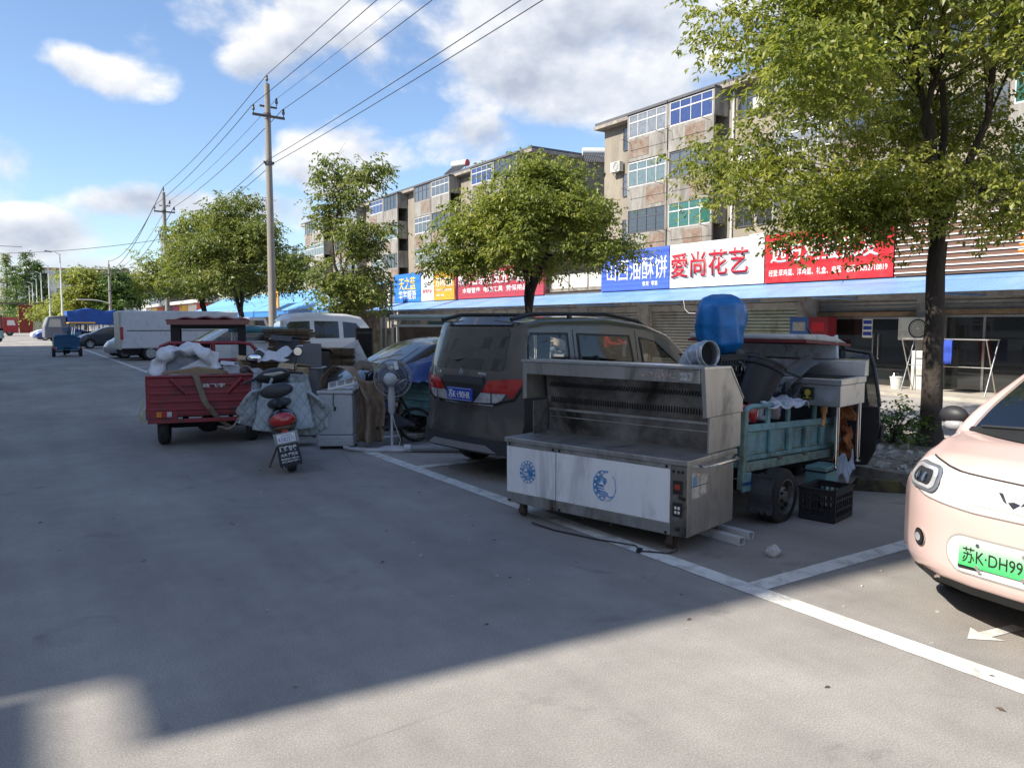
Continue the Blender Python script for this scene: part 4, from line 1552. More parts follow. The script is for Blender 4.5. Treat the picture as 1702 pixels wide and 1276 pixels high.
# white nose panel with the lamps at its ends
pan = [(y, z - .045) for y, z in [(-.74, .86), (-.70, .80), (-.54, .765), (-.2, .745), (.2, .745), (.54, .765), (.70, .80), (.74, .86), (.72, .925), (.64, .955), (.35, .925), (0, .915), (-.35, .925), (-.64, .955), (-.72, .925)]]
decal(T, pan, 'x', 1, .004, .04).obj('nose_panel', ew, ev, smooth=60)
for sgn in (-1, 1):
    hp = [(sgn * .575 + a, .812 + b) for a, b in rrect(-.145, .145, -.068, .066, .064)]
    h = decal(T, hp, 'x', 1, .012, .03, .006).obj('headlight', mat('lamp_surround', (.30, .32, .36), .25, .6, var=.05), ev, smooth=60)
    decal(T, [(sgn * .575 + a, .812 + b) for a, b in rrect(-.125, .125, -.053, .051, .05)], 'x', 1, .021, .03).obj('lens', M['clearlamp'], h, smooth=60)
    decal(T, [(sgn * .575 + a, .812 + b) for a, b in rrect(-.085, .085, -.036, .034, .03)], 'x', 1, .024, .02).obj('bulb_housing', M['plastic'], h, smooth=60)
    b = decal(T, [(sgn * .575 - .03 + a, .805 + b) for a, b in circ(0, 0, .02, 10)], 'x', 1, .028, .02)
    b.obj('bulb', M['chrome'], h)
    b = decal(T, [(sgn * .575 + .03 + a, .805 + b) for a, b in circ(0, 0, .02, 10)], 'x', 1, .028, .02)
    b.obj('bulb', M['chrome'], h)
    f = decal(T, circ(sgn * .56, .47, .05, 22), 'x', 1, .006, .02, .006).obj('fog_light', M['chrome'], ev, smooth=60)
    decal(T, circ(sgn * .56, .47, .041, 20), 'x', 1, .014, .02).obj('surround', M['plastic'], f)
    decal(T, circ(sgn * .56, .47, .024, 16), 'x', 1, .018, .02).obj('lens', M['clearlamp'], f)
seam = [(y, z - .041) for y, z in [(-.64, .957), (-.35, .927), (0, .917), (.35, .927), (.64, .957)]] + [(y, z - .048) for y, z in [(.64, .957), (.35, .927), (0, .917), (-.35, .927), (-.64, .957)]]
decal(T, seam, 'x', 1, .006, .05).obj('bonnet_seam', M['under'], ev)
lo = [(y, z - .045) for y, z in [(-.70, .80), (-.54, .765), (-.2, .745), (.2, .745), (.54, .765), (.70, .80)]]
decal(T, lo + [(y, z - .006) for y, z in lo[::-1]], 'x', 1, .006, .05).obj('panel_seam', mat('seam_grey', (.22, .18, .16), .6), ev)
ov = rrect(-.24, .24, .735, .85, .056, 6)
decal(T, ov, 'x', 1, .0055, .03).obj('charge_flap', mat('flap_line', (.36, .36, .33), .4), ev, smooth=60)
decal(T, rrect(-.2365, .2365, .7385, .8465, .053, 6), 'x', 1, .007, .03).obj('charge_flap_face', ew, ev, smooth=60)
b = B()
em = ((-.105, .034), (-.078, .034), (-.040, -.022), (-.066, -.010)), ((-.038, -.012), (0, -.004), (0, -.042), (-.016, -.030))
for q in em:
    for sg in (1, -1):
        d_ = decal(T, [(sg * y * .8, z * .9 + .796) for y, z in q], 'x', 1, .011, .05)
        me = bpy.data.meshes.new('t')
        d_.bm.to_mesh(me)
        b.bm.from_mesh(me)
        d_.bm.free()
b.obj('emblem', mat('dark_chrome', (.12, .12, .16), .25, .8), ev)
# plate surround and green plate
decal(T, rrect(-.345, .345, .365, .575, .10, 6), 'x', 1, .004, .04).obj('plate_surround', mat('surround_line', (.30, .30, .28), .4), ev, smooth=60)
decal(T, rrect(-.335, .335, .375, .565, .092, 6), 'x', 1, .007, .04).obj('plate_surround_face', ew, ev, smooth=60)
m = bpy.data.materials.new('green_plate')
m.use_nodes = True
g = N(m.node_tree)
p_ = g.n('ShaderNodeBsdfPrincipled')
o_ = g.n('ShaderNodeOutputMaterial')
g.put(o_.inputs[0], p_.outputs[0])
sp = g.n('ShaderNodeSeparateXYZ')
g.put(sp.inputs[0], g.n('ShaderNodeTexCoord').outputs['Object'])
g.put(p_.inputs['Base Color'], g.ramp(g.math('DIVIDE', g.math('SUBTRACT', sp.outputs[2], .415), .14), [(0, (.05, .50, .13)), (.45, (.13, .55, .22)), (1, (.55, .68, .55))]))
p_.inputs['Roughness'].default_value = .4
B().box(-.005, .004, -.26, .185, .396, .42).obj('plate_holder', M['plastic'], ev)
pl = B().box(.012, .018, -.25, .175, .415, .545).obj('licence_plate', m, ev, bevel=.003)
b = B()
plate_text(b, '苏K·DH9916', .084, .375, (.0185, -.04, .479), (0, 1, 0), (0, 0, 1), .0)
b.obj('plate_number', M['black_letter'], pl)
s = B()
for y in (-.15, .08):
    for z in (.538, .422):
        s.cyl((.012, y, z), (.022, y, z), .011, n=8)
s.box(.0, .02, -.15, -.13, .396, .414)
s.obj('plate_screw', M['chrome'], pl)
# lower lip, glass, wipers, mirrors, wheels
decal(T, [(-.70, .275), (-.66, .245), (.66, .245), (.70, .275), (.55, .30), (-.55, .30)], 'x', 1, .006, .05).obj('lower_lip', M['under'], ev)
ws = decal(T, [(-.70, 1.035), (-.3, 1.05), (0, 1.055), (.3, 1.05), (.70, 1.035), (.60, 1.44), (.42, 1.49), (-.42, 1.49), (-.60, 1.44)], 'x', 1, .004, .05).obj('windscreen', M['evglass'], ev, smooth=60)
decal(T, [(-.70, 1.022), (.70, 1.022), (.70, 1.045), (.3, 1.065), (0, 1.07), (-.3, 1.065), (-.70, 1.045)], 'x', 1, .008, .05).obj('cowl', M['plastic'], ev)
s = B()
for y0, y1 in ((-.62, -.12), (-.15, .4)):
    pts = []
    for k in range(8):
        y = y0 + (y1 - y0) * k / 7
        z = 1.05 + .03 * k / 7
        h = T.ray_cast(V((5, y, z)), V((-1, 0, 0)))[0]
        pts.append(h + V((.022, 0, .012)))
    s.tube(pts, .009, 5)
s.obj('wiper', M['plastic'], ev)
for sgn in (-1, 1):
    m_ = B().ball((-.98, sgn * .93, 1.085), (.06, .095, .065), 3)
    m_.obj('mirror', M['plastic'], ev, smooth=1)
    B().ball((-.965, sgn * .91, 1.025), (.05, .075, .042), 2).obj('mirror_foot', mat('mirror_grey', (.3, .3, .31), .4), ev, smooth=1)
    B().tube([(-1.0, sgn * .78, 1.0), (-.98, sgn * .9, 1.03)], .03, 6).obj('mirror_arm', M['plastic'], ev)
    decal(T, [(-1.08, 1.03), (-1.7, 1.40), (-2.35, 1.44), (-2.35, 1.0)], 'y', sgn, .004, .1).obj('side_window', M['carglass'], ev, smooth=60)
    decal(T, [(-2.42, 1.0), (-2.42, 1.44), (-3.0, 1.38), (-3.2, 1.05)], 'y', sgn, .004, .1).obj('side_window', M['carglass'], ev, smooth=60)
    for x in (-.80, -3.3):
        wheel(ev, (x, sgn * .735, .285), .285, .17, sgn, 'rim', 5)
B().box(-3.4, -.35, -.62, .62, .16, .3).obj('underbody', M['under'], ev)
s = B()                                                          # sunshade and paper seen through the windscreen
s.box(-1.35, -.75, -.66, .66, .86, 1.0)
s.obj('dashboard', mat('dash_grey', (.10, .11, .13), .7), ev, bevel=.03)
for y in (-.34, .34):
    B().box(-2.15, -1.98, y - .25, y + .25, .5, 1.18).box(-2.1, -2.0, y - .13, y + .13, 1.2, 1.4).obj('seat', mat('seat_blue', (.04, .07, .16), .8), ev, bevel=.04)
B().tube([(-1.45, .36 + .17 * math.cos(a), 1.0 + .17 * math.sin(a)) for a in [2 * math.pi * k / 24 for k in range(25)]], .014, 6, False).obj('steering_wheel', M['plastic'], ev)
B().box(-.98, -.80, .05, .3, 1.001, 1.006).obj('parking_card', mat('yellow_card', (.7, .68, .35), .7), ev)

# ---------------------------------------------------------------- stainless barbecue cart
M['inox'] = mat('dirty_stainless', (.50, .49, .47), .38, .85, var=.22, vs=2.2, dirt=(.16, .135, .11), da=.42, ds=3.2, vstretch=(1, 1, .35))
M['inoxdark'] = mat('smoky_stainless', (.30, .285, .265), .5, .7, var=.3, vs=2.0, dirt=(.035, .03, .025), da=.75, ds=1.6)
M['inoxbright'] = mat('clean_stainless', (.62, .63, .64), .28, .9, var=.1, vs=3, dirt=(.35, .33, .3), da=.3)
M['panelwhite'] = mat('white_panel', (.82, .83, .86), .4, var=.04, vs=1.5, dirt=(.45, .45, .46), da=.32, ds=2.2, vstretch=(1.8, 1, .4))
grill = thing('barbecue_cart', 'big stainless barbecue cart with white doors and extractor hood on castors', 'barbecue cart', (3.61, 5.62, 0), R(-75.2))
GW = 1.765
b = B()
b.box(0, GW, .012, .74, .13, .66)
b.obj('cabinet', M['inox'], grill, bevel=.006)
b = B()
b.box(-.015, GW + .02, -.02, .76, .663, .705)
b.obj('countertop', M['inox'], grill, bevel=.006)
b = B()
b.box(.0, GW - .13, -.004, .0115, .63, .66)
b.box(.0, GW - .13, -.004, .0115, .135, .222)
b.obj('front_rail', M['inox'], grill, bevel=.003)


def badge(parent, cx, cz, r, part):
    """round blue landscape badge, worn away on one side when part < 1"""
    blue = mat('badge_blue', (.06, .22, .50), .45, var=.35, vs=16, dirt=(.55, .62, .7), da=.5, ds=11)
    s = B()
    n = 40
    rnd = random.Random(4)
    pts = []
    for k in range(n):
        a = 2 * math.pi * k / n
        q = r * (1 + rnd.uniform(-.03, .02))
        x, z = q * math.cos(a), q * 1.12 * math.sin(a)
        if part < 1 and x > r * (part - .5):
            x = r * (part - .5) + rnd.uniform(-.02, .02) + .018 * math.sin(z * 60)
        pts.append((cx + x, cz + z))
    s.prism(pts, -.0105, -.0095, 'y')
    if part < 1:
        arc = [(cx + r * math.cos(R(a)), cz + r * 1.1 * math.sin(R(a))) for a in range(-80, 55, 9)]
        for (x0, z0), (x1, z1) in zip(arc, arc[1:]):
            s.tube([(x0, -.0095, z0), (x1, -.0095, z1)], .004, 4)
        s.tube([(cx + .02, -.0095, cz - .06), (cx + .045, -.0095, cz - .085), (cx + .09, -.0095, cz - .075)], .006, 4)
    o = s.obj('badge', blue, parent)
    s = B()
    for k in range(14):
        a = 2 * math.pi * k / 14
        if part < 1 and math.cos(a) > part - .6:
            continue
        s.cbox((cx + r * .82 * math.cos(a), -.0112, cz + r * .95 * math.sin(a)), (.016, .001, .016), (0, -a, 0))
    for (x0, x1, z) in ((-.6, .1, -.15), (-.5, .0, -.32), (-.45, -.05, .1)):
        s.cbox((cx + r * (x0 + x1) / 2, -.0112, cz + r * z), (r * (x1 - x0), .001, .007), (0, .1, 0))
    s.prism([(cx - r * .45, cz + r * .05), (cx - r * .2, cz + r * .4), (cx - r * .05, cz + r * .1)], -.0118, -.0106, 'y')
    s.obj('print', M['white_letter'], o)


for x0, x1 in ((.004, .548), (.558, 1.628)):
    d = B().box(x0, x1, -.008, .011, .225, .627).obj('door', M['panelwhite'], grill, bevel=.002)
    if x0 < .1:
        badge(d, .245, .425, .088, 1)
    else:
        badge(d, 1.045, .42, .11, .62)
    s = B()
    for x in (x0 + .03, x1 - .03):
        for z in (.645, .15):
            s.cyl((x, -.009, z), (x, -.004, z), .011, n=8)
    s.obj('screw', M['under'], d)
b = B().box(GW - .126, GW - .002, -.006, .0115, .135, .66)
cp = b.obj('control_panel', M['inoxdark'], grill, bevel=.003)
s = B()
for x in (1.66, 1.70, 1.735):
    s.lathe([(.001, -.016), (.010, -.016), (.012, -.005)], (x, 0, .615), 'y', 10)
s.obj('knob', M['plastic'], cp)
for z in (.50, .335):
    B().box(1.66, 1.735, -.016, -.006, z - .05, z + .05).obj('socket', M['plastic'], cp)
s = B()
s.lathe([(.001, -.02), (.014, -.018), (.014, -.005)], (1.70, 0, .19), 'y', 10)
s.cbox((1.735, -.012, .425), (.06, .012, .022), (0, .2, 0))
s.obj('lock', M['plastic'], cp)
s = B()
s.box(1.675, 1.72, -.019, -.0165, .485, .525)
s.obj('switch', mat('red_switch', (.35, .05, .03), .5), cp)
s = B()
for dx, dz in ((-.012, .015), (.015, .015), (-.012, -.018), (.015, -.018)):
    s.box(1.697 + dx - .008, 1.697 + dx + .008, -.0195, -.0165, .335 + dz - .01, .335 + dz + .01)
s.obj('socket_hole', M['white_letter'], cp)
s = B()                                                          # torn sticker on the end wall
s.prism([(.075, .60), (.11, .605), (.13, .59), (.2, .595), (.25, .575), (.31, .58), (.315, .49), (.3, .42), (.14, .405), (.07, .41), (.072, .5)], GW + .001, GW + .0025, 'x')
st = s.obj('label_sheet', mat('torn_label', (.55, .53, .48), .7, var=.15, vs=9, dirt=(.22, .16, .11), da=.62, ds=12), grill)
s = B()
s.box(GW + .003, GW + .004, .08, .14, .5, .57)
s.obj('print', mat('label_blue', (.12, .25, .4), .6, var=.4, vs=30), st)
s = B()
s.box(GW + .003, GW + .0038, .075, .31, .494, .499)
s.box(GW + .003, GW + .0038, .19, .194, .42, .494)
s.obj('print_line', M['under'], st)
s = B()
s.tube([(GW, .17, .635), (GW + .06, .17, .64), (GW + .07, .2, .64), (GW + .07, .66, .64), (GW + .06, .7, .64), (GW, .7, .635)], .013, 8)
s.obj('push_handle', M['chrome'], grill, smooth=1)
# back box, vents, hood
b = B()
b.prism([(.52, .705), (.52, .93), (.50, 1.0), (.47, 1.23), (.80, 1.23), (.88, 1.0), (.88, .72), (.76, .705)], .05, GW - .06, 'x')
bk = b.obj('back_panel', M['inoxdark'], grill)
s = B()
s.box(.06, GW - .065, .508, .519, .905, .925)
s.box(.06, GW - .065, .512, .519, .845, .853)
s.obj('seam', M['inox'], bk)
s = B()
for row, (zc, hh, sl) in enumerate(((1.145, .042, .5), (1.005, .05, 0))):
    for k in range(62):
        x = .10 + k * .0248
        yy = .50 - (zc - 1.0) * .13 - .004
        if row == 0:
            s.cbox((x, yy, zc), (.009, .006, hh), (0, sl, 0))
        else:
            s.cbox((x, yy, zc), (.009, .006, hh))
v_ = s.obj('vent', M['under'], bk)
v_['kind'] = 'stuff'
for x0, x1, nm in ((-.04, .0, 'l'), (GW - .045, GW - .005, 'r')):
    B().prism([(.25, 1.36), (.66, 1.345), (.89, 1.09), (.89, .985), (.30, .985)] if nm == 'r' else [(.25, 1.36), (.66, 1.345), (.89, 1.09), (.89, 1.02), (.25, 1.02)], x0, x1, 'x').obj('hood_side', M['inox'], grill, bevel=.004)
B().prism([(.36, .708), (.88, .708), (.88, .982), (.36, .982)], GW - .035, GW - .015, 'x').obj('splash_guard', M['inox'], grill, bevel=.003)
B().prism([(.31, .708), (.5, .708), (.5, 1.0), (.31, 1.0)], .03, .045, 'x').obj('splash_guard', M['inoxdark'], grill)
b = B()
b.box(.002, GW - .047, .245, .262, 1.245, 1.35)
b.obj('hood_fascia', M['inox'], grill, bevel=.003)
b = B()
b.prism([(.235, 1.353), (.66, 1.347), (.66, 1.362), (.235, 1.372)], -.045, GW, 'x')
b.prism([(.662, 1.346), (.895, 1.088), (.895, 1.10), (.665, 1.36)], -.045, GW, 'x')
b.obj('hood_top', M['inoxbright'], grill)
b = B()
b.mesh(text('电厅强环保', .042, .33, .03, .002), frame((1.36, .2445, 1.295), (1, 0, 0), (0, 0, 1)))
b.obj('lettering', mat('faded_red_print', (.45, .36, .33), .6, var=.4, vs=30), grill)
B().box(1.545, 1.66, .2425, .2445, 1.262, 1.325).obj('notice', mat('faded_notice', (.42, .43, .43), .6, var=.4, vs=25, dirt=(.12, .12, .12), da=.5, ds=30), grill)
s = B()
for x, y in ((.08, .1), (.08, .66), (1.56, .1), (1.62, .66)):
    c = bpy.data.objects.new('castor', None)
    COL.objects.link(c)
    c.parent = grill
    c.location = (x, y, 0)
    B().lathe([(.012, -.014), (.042, -.016), (.047, -.008), (.047, .008), (.042, .016), (.012, .014)], (.02, 0, .047), 'y', 18).obj('tyre', mat('castor_rubber', (.05, .03, .027), .7), c, smooth=50)
    B().box(.0, .05, -.026, -.021, .04, .108).box(.0, .05, .021, .026, .04, .108).box(-.025, .065, -.04, .04, .109, .128).cyl((.02, -.03, .047), (.02, .03, .047), .009, n=8).obj('fork', M['iron'], c)
s.bm.free()
# galvanised elbow duct on the hood
du = B()
pts, rs = [], []
o0 = V((1.24, .95, 1.05))
for k in range(5):
    pts.append(o0 + V((0, 0, .055 * k)))
for k in range(1, 9):
    a = R(88 * k / 8)
    pts.append(o0 + V((.20 * (1 - math.cos(a)) * .96, -.20 * (1 - math.cos(a)) * .3, .22 + .17 * math.sin(a))))
d_ = (pts[-1] - pts[-2]).normalized()
pts += [pts[-1] + d_ * .05]
du.tube(pts, .105, 26, False)
for q in (9, 12):
    du.tube([pts[q] - (pts[q + 1] - pts[q]).normalized() * .008, pts[q], pts[q] + (pts[q + 1] - pts[q]).normalized() * .008], [.106, .113, .106], 26, False)
do = du.obj('exhaust_duct', mat('galvanised', (.42, .44, .46), .4, .8, var=.3, vs=14, dirt=(.2, .2, .2), da=.4), grill, smooth=50, solid=.006)
B().tube([pts[-3] , pts[-3] + d_ * .01], .097, 20).obj('duct_shade', M['under'], do)  # black disc across the bore, the duct's inner shade put into colour
# cable with plug trailing on the ground
o = B().tube([(3.62, 5.25, .02), (3.66, 5.0, .008), (3.78, 4.6, .008), (3.92, 4.3, .008), (3.86, 4.16, .008), (3.90, 4.12, .01), (3.98, 4.02, .008), (4.06, 4.0, .02), (4.09, 4.02, .09)], .007, 6).obj('power_cable', M['plastic'])
tag(o, 'thin black cable with plug trailing on the ground under the barbecue cart', 'cable')
B().cbox((3.845, 4.17, .016), (.06, .03, .025), (0, 0, .5)).obj('plug', M['plastic'], o)

# ---------------------------------------------------------------- teal cargo truck behind the cart
M['teal'] = mat('worn_teal_paint', (.135, .29, .31), .5, var=.18, vs=3, dirt=(.10, .085, .07), da=.42, ds=5)
M['tealpale'] = mat('faded_teal_paint', (.17, .27, .24), .6, var=.2, vs=4, dirt=(.12, .09, .06), da=.5, ds=6)
tr = thing('cargo_truck', 'small teal cargo truck heaped with kitchen gear behind the barbecue cart', 'truck', (5.0, 4.22, 0), rot=(0, R(3.0), R(13)))
DZ = .02
b = B()
b.box(.02, 2.05, .0, 1.35, .50, .54)
b.obj('bed_floor', M['tealpale'], tr)
sd = B()
sd.box(.03, 2.05, -.02, .0, .56, .60)
sd.box(.03, 2.05, -.02, .0, .80, .86)
sd.box(.03, .10, -.02, .0, .603, .797)
sd.box(1.98, 2.05, -.02, .0, .603, .797)
sd.box(.10, 1.98, .0, .02, .56, .85)
so_ = sd.obj('side_panel', M['teal'], tr, bevel=.004)
for x in (.46, .82, 1.18, 1.54):
    s = B()
    s.prism([(x - .035, .60), (x + .05, .60), (x + .05, .80), (x - .035, .80)], -.035, -.003, 'y')
    s.prism([(x - .07, .575), (x + .04, .575), (x + .06, .60), (x - .05, .60)], -.03, -.002, 'y')
    s.obj('rib', M['teal'], so_, bevel=.008)
s = B()
for x0 in (.12, .52, .88, 1.24, 1.6):
    x1 = x0 + .27
    for z in (.615, .785):
        s.box(x0, x1, -.012, -.001, z - .006, z + .006)
s.obj('moulding', M['tealpale'], so_)
b = B()
for ch, x in (('祺', .255), ('丰', .65), ('达', 1.01), ('运', 1.37)):
    b.mesh(text(ch, .12, .10, .0, .001), frame((x, -.0015, .70), (1, 0, 0), (0, 0, 1)))
b.obj('lettering', mat('faded_sign_paint', (.22, .30, .33), .7, var=.4, vs=30), so_)
B().box(.02, 2.05, -.03, .02, .47, .548).obj('sill_beam', M['tealpale'], tr, bevel=.004)
s = B()
for x in (.62, 1.15, 1.75):
    s.cbox((x, -.035, .55), (.07, .02, .03))
s.obj('latch', M['iron'], tr)
b = B()                                                          # corner post, tail lamps under it
b.box(-.03, .025, -.025, .03, .32, .98)
b.obj('corner_post', M['tealpale'], tr, bevel=.008)
B().box(-.03, .02, 1.32, 1.37, .32, .98).obj('corner_post', M['tealpale'], tr, bevel=.008)
B().box(-.02, .0, .035, 1.315, .5, .84).obj('tailgate', M['teal'], tr)
B().box(-.02, .12, -.03, .0, .30, .468).obj('mud_skirt', M['teal'], tr, bevel=.02)
B().box(-.045, .13, -.034, -.0305, .36, .385).obj('skirt_band', mat('blue_band', (.02, .05, .2), .5), tr)
s = B()
s.tube([(.0, 0, .86), (.0, 0, .95), (.05, 0, 1.0), (.12, 0, 1.01), (2.03, 0, 1.01), (2.03, 0, .86)], .022, 8)
for x in (.42, .82, 1.4):
    s.tube([(x, 0, .86), (x, 0, 1.0)], .018, 6)
for x in (.42, .82, 1.4):
    s.box(x - .025, x + .025, -.012, .012, .862, .995)
s.obj('side_rail', M['teal'], tr, smooth=60)
s = B()
for y in (.25, 1.1):
    s.box(.1, 3.1, y - .04, y + .04, .36, .468)
s.box(.5, .58, -.05, 1.3, .22, .3)
s.obj('chassis', M['under'], tr)
for y, sg in ((-.10, -1), (1.42, 1)):
    wheel(tr, (.46, y, .24), .24, .16, sg, 'steelrim', 0)
wheel(tr, (2.7, .66, .25), .25, .15, -1, 'steelrim', 0)
b = crumple(8, 8, lambda u, v: (.13 + .02 * math.sin(v * 9), -.21 + u * .22, .13 + .32 * v + (.02 * math.sin(u * 30) if v == 0 else 0)), .008, 8, 3)
b.obj('mudflap', mat('dirty_rubber', (.05, .052, .06), .8, var=.4, vs=9, bump=.4), tr, solid=.008)
# cab: white roof with a red gutter, dark windows, the near door swung open
b = B()
b.prism([(2.2, .45), (3.2, .45), (3.25, .9), (2.95, 1.55), (2.2, 1.6)], .12, 1.3, 'y')
b.obj('cab', mat('cab_dark', (.035, .04, .045), .5, var=.2), tr, bevel=.03)
b = B()
b.prism([(1.3, 1.605), (1.3, 1.66), (1.7, 1.675), (2.1, 1.66), (2.4, 1.605)], .08, 1.34, 'y')
b.obj('cab_roof', mat('cab_roof_white', (.52, .50, .48), .5, var=.15, vs=3, dirt=(.3, .25, .2), da=.4), tr, bevel=.02)
B().box(1.3, 2.42, .07, 1.35, 1.58, 1.603).obj('roof_gutter', mat('gutter_red', (.16, .015, .02), .5), tr)
B().tube([(1.9, .3, 1.66), (1.95, .3, 1.68), (1.85, .3, 1.74)], .012, 5).obj('roof_clip', M['plastic'], tr)
dr = bpy.data.objects.new('door', None)
COL.objects.link(dr)
dr.parent = tr
dr.location = (2.24, .10, 0)
dr.rotation_euler = (0, 0, R(-85))
dr.scale = (.74, 1, .97)
dp = [(0, .40), (.10, .36), (.42, .38), (.52, .55), (.56, .80), (.52, 1.10), (.44, 1.42), (.38, 1.56), (0, 1.60)]
fr_ = B()
fr_.prism([(0, .40), (.10, .36), (.42, .38), (.52, .55), (.56, .80), (.54, 1.0), (0, 1.0)], 0, .05, 'y')
for (x0, z0), (x1, z1) in zip(dp[5:] + [(0, 1.0)], dp[6:] + [(0, 1.0)]):
    fr_.tube([(x0, .025, z0), (x1, .025, z1)], .026, 6)
fr_.tube([(.54, .025, 1.0), (.52, .025, 1.1)], .026, 6)
fr_.obj('door_frame', mat('door_dark', (.018, .020, .024), .5, var=.2, coat=.3), dr, bevel=.008)
B().prism([(.02, 1.0), (.52, 1.0), (.42, 1.42), (.37, 1.54), (.02, 1.57)], .02, .028, 'y').obj('window', M['seeglass'], dr)
B().box(.06, .5, .0505, .09, .86, .95).obj('armrest', mat('door_grey', (.12, .13, .15), .6), dr, bevel=.012)
B().tube([(.5, .025, .62), (.57, .04, .66), (.57, .05, .8), (.5, .025, .84)], .03, 8).obj('mirror', M['plastic'], dr)


# ---------------------------------------------------------------- gear heaped on the teal truck
M['foam'] = mat('worn_white_foam', (.62, .67, .72), .8, var=.1, vs=5, bump=.6, bs=40, dirt=(.16, .15, .15), da=.34, ds=8)
M['darkcloth'] = mat('grey_tarp', (.12, .125, .125), .9, var=.25, vs=5, bump=.3, bs=25)
M['blackbox'] = mat('black_crate_plastic', (.016, .016, .02), .55, var=.2)
sk = thing('steel_sink', 'stainless sink unit with splashback lying across the teal truck bed', 'sink', (6.30, 4.20, 0), R(-77))


def skp(x, y, z):
    return (x, y, z)


b = B()                                                          # local x = along towards the camera's right end (x=0 is the right end), y = depth
b.box(-.78, 0, 0, .60, .93, 1.125)
b.obj('basin_box', M['inoxbright'], sk, bevel=.004)
B().box(-.80, .012, -.012, .605, 1.128, 1.185).obj('rim', M['inoxbright'], sk, bevel=.006)
B().box(-.74, -.05, .05, .5, 1.187, 1.189).obj('basin_shade', M['under'], sk)  # flat black sheet, shade of the hollow basin put into colour
B().prism([(.56, 1.187), (.585, 1.33), (.66, 1.345), (.66, 1.187)], -1.42, .01, 'x').obj('splashback', M['inoxbright'], sk, bevel=.003)
B().box(-1.42, -.802, -.0, .6, 1.13, 1.18).obj('worktop', M['inox'], sk)
for x, y in ((-.035, .03), (-.035, .565), (-1.35, .565)):
    s = B()
    s.tube([(x, y, .40), (x, y, .928)], .021, 10)
    s.lathe([(.001, .36), (.03, .36), (.03, .375), (.012, .38), (.012, .40)], (x, y, 0), 'z', 10)
    s.obj('leg', M['chrome'], sk, smooth=1)
st = B().box(-.36, -.24, -.016, -.0125, .985, 1.10).obj('sticker', mat('dark_green_sticker', (.012, .03, .02), .4), sk)
b = B()
b.prism(circ(-.30, 1.05, .03, 14), -.018, -.0165, 'y')
b.prism([(-.315, 1.0), (-.285, 1.0), (-.30, 1.035)], -.018, -.0165, 'y')
b.box(-.345, -.255, -.0175, -.0165, .995, 1.0)
b.obj('print', mat('gold_print', (.45, .32, .05), .4), st)
s = B()
s.tube([(-.17, .06, .93), (-.17, .06, .80), (-.17, .03, .74)], .02, 8)
s.lathe([(.03, .86), (.032, .93), (.03, .94)], (-.17, .06, 0), 'z', 10)
s.obj('drain_pipe', mat('brass_pipe', (.4, .2, .07), .45, .4), sk)

o = B()
random.seed(8)
pr = [(-.02, 1.30)] + [(x, 1.565 + random.uniform(-.012, .012)) for x in [k * .035 for k in range(37)]] + [(1.28, 1.30)]
o.prism(pr, 0, .06, 'y')
o = o.obj('foam_board', M['foam'], bevel=.008)
o.location = (6.78, 6.02, 0)
o.rotation_euler = (0, 0, R(-76))
tag(o, 'long worn white foam board standing behind the sink on the teal truck', 'board')


def crate(name, label, loc, rz, w, d, h, m, group=None, tilt=(0, 0)):
    """slatted plastic crate, open top"""
    t = thing(name, label, 'crate', loc, group=group, rot=(tilt[0], tilt[1], rz))
    B().box(-w / 2, w / 2, -d / 2, d / 2, 0, .012).obj('base', m, t)
    for (x0, y0, x1, y1) in ((-w / 2, -d / 2, w / 2, -d / 2), (w / 2, -d / 2, w / 2, d / 2), (w / 2, d / 2, -w / 2, d / 2), (-w / 2, d / 2, -w / 2, -d / 2)):
        s = B()
        L = math.hypot(x1 - x0, y1 - y0)
        Mx = Matrix.Translation(((x0 + x1) / 2, (y0 + y1) / 2, 0)) @ Matrix.Rotation(math.atan2(y1 - y0, x1 - x0), 4, 'Z')
        for z0, z1 in ((.013, .05), (h * .36, h * .42), (h * .66, h * .72), (h - .04, h)):
            s.box(-L / 2, L / 2, -.008, .008, z0, z1, Mx)
        n = int(L / .045)
        for k in range(n + 1):
            x = -L / 2 + .012 + (L - .024) * k / n
            q = .012 if k in (0, n) else .006
            s.box(x - q, x + q, -.006, .006, .02, h - .01, Mx)
        s.box(-L / 2 - .012, L / 2 + .012, -.016, .016, h + .001, h + .014, Mx)
        s.obj('side', m, t)
    return t


crate('plastic_crate', 'black slatted crate standing on the ground by the teal truck wheel', (5.93, 4.06, 0), R(13), .40, .30, .27, M['blackbox'], 'black plastic crates')
crate('plastic_crate', 'black crate on the teal truck under the blue plastic sheet', (5.72, 5.12, 1.09), R(8), .62, .44, .30, M['blackbox'], 'black plastic crates')
crate('plastic_crate', 'black crate low in the teal truck bed behind the cart', (5.6, 5.0, .66), R(10), .6, .42, .40, M['blackbox'], 'black plastic crates')
t = thing('plastic_sheet', 'blue plastic sheet wrapped over an upright thing above the black crate', 'plastic sheet', (5.72, 5.10, 1.40), R(-12))


def bag(u, v):
    a = u * 2 * math.pi
    r = lerp([(0, .05), (.1, .13), (.25, .22), (.5, .25), (.75, .24), (.88, .19), (.96, .10), (1, .01)], v)
    r *= 1 + .06 * math.cos(4 * a + .6) * (.3 + .7 * v) + .05 * math.sin(9 * a + v * 5) * (1.2 - v)
    z = lerp([(0, .0), (.1, .02), (.25, .10), (.5, .28), (.75, .46), (.88, .53), (.96, .57), (1, .585)], v)
    return (r * math.cos(a) * 1.0, r * math.sin(a) * .8, z)


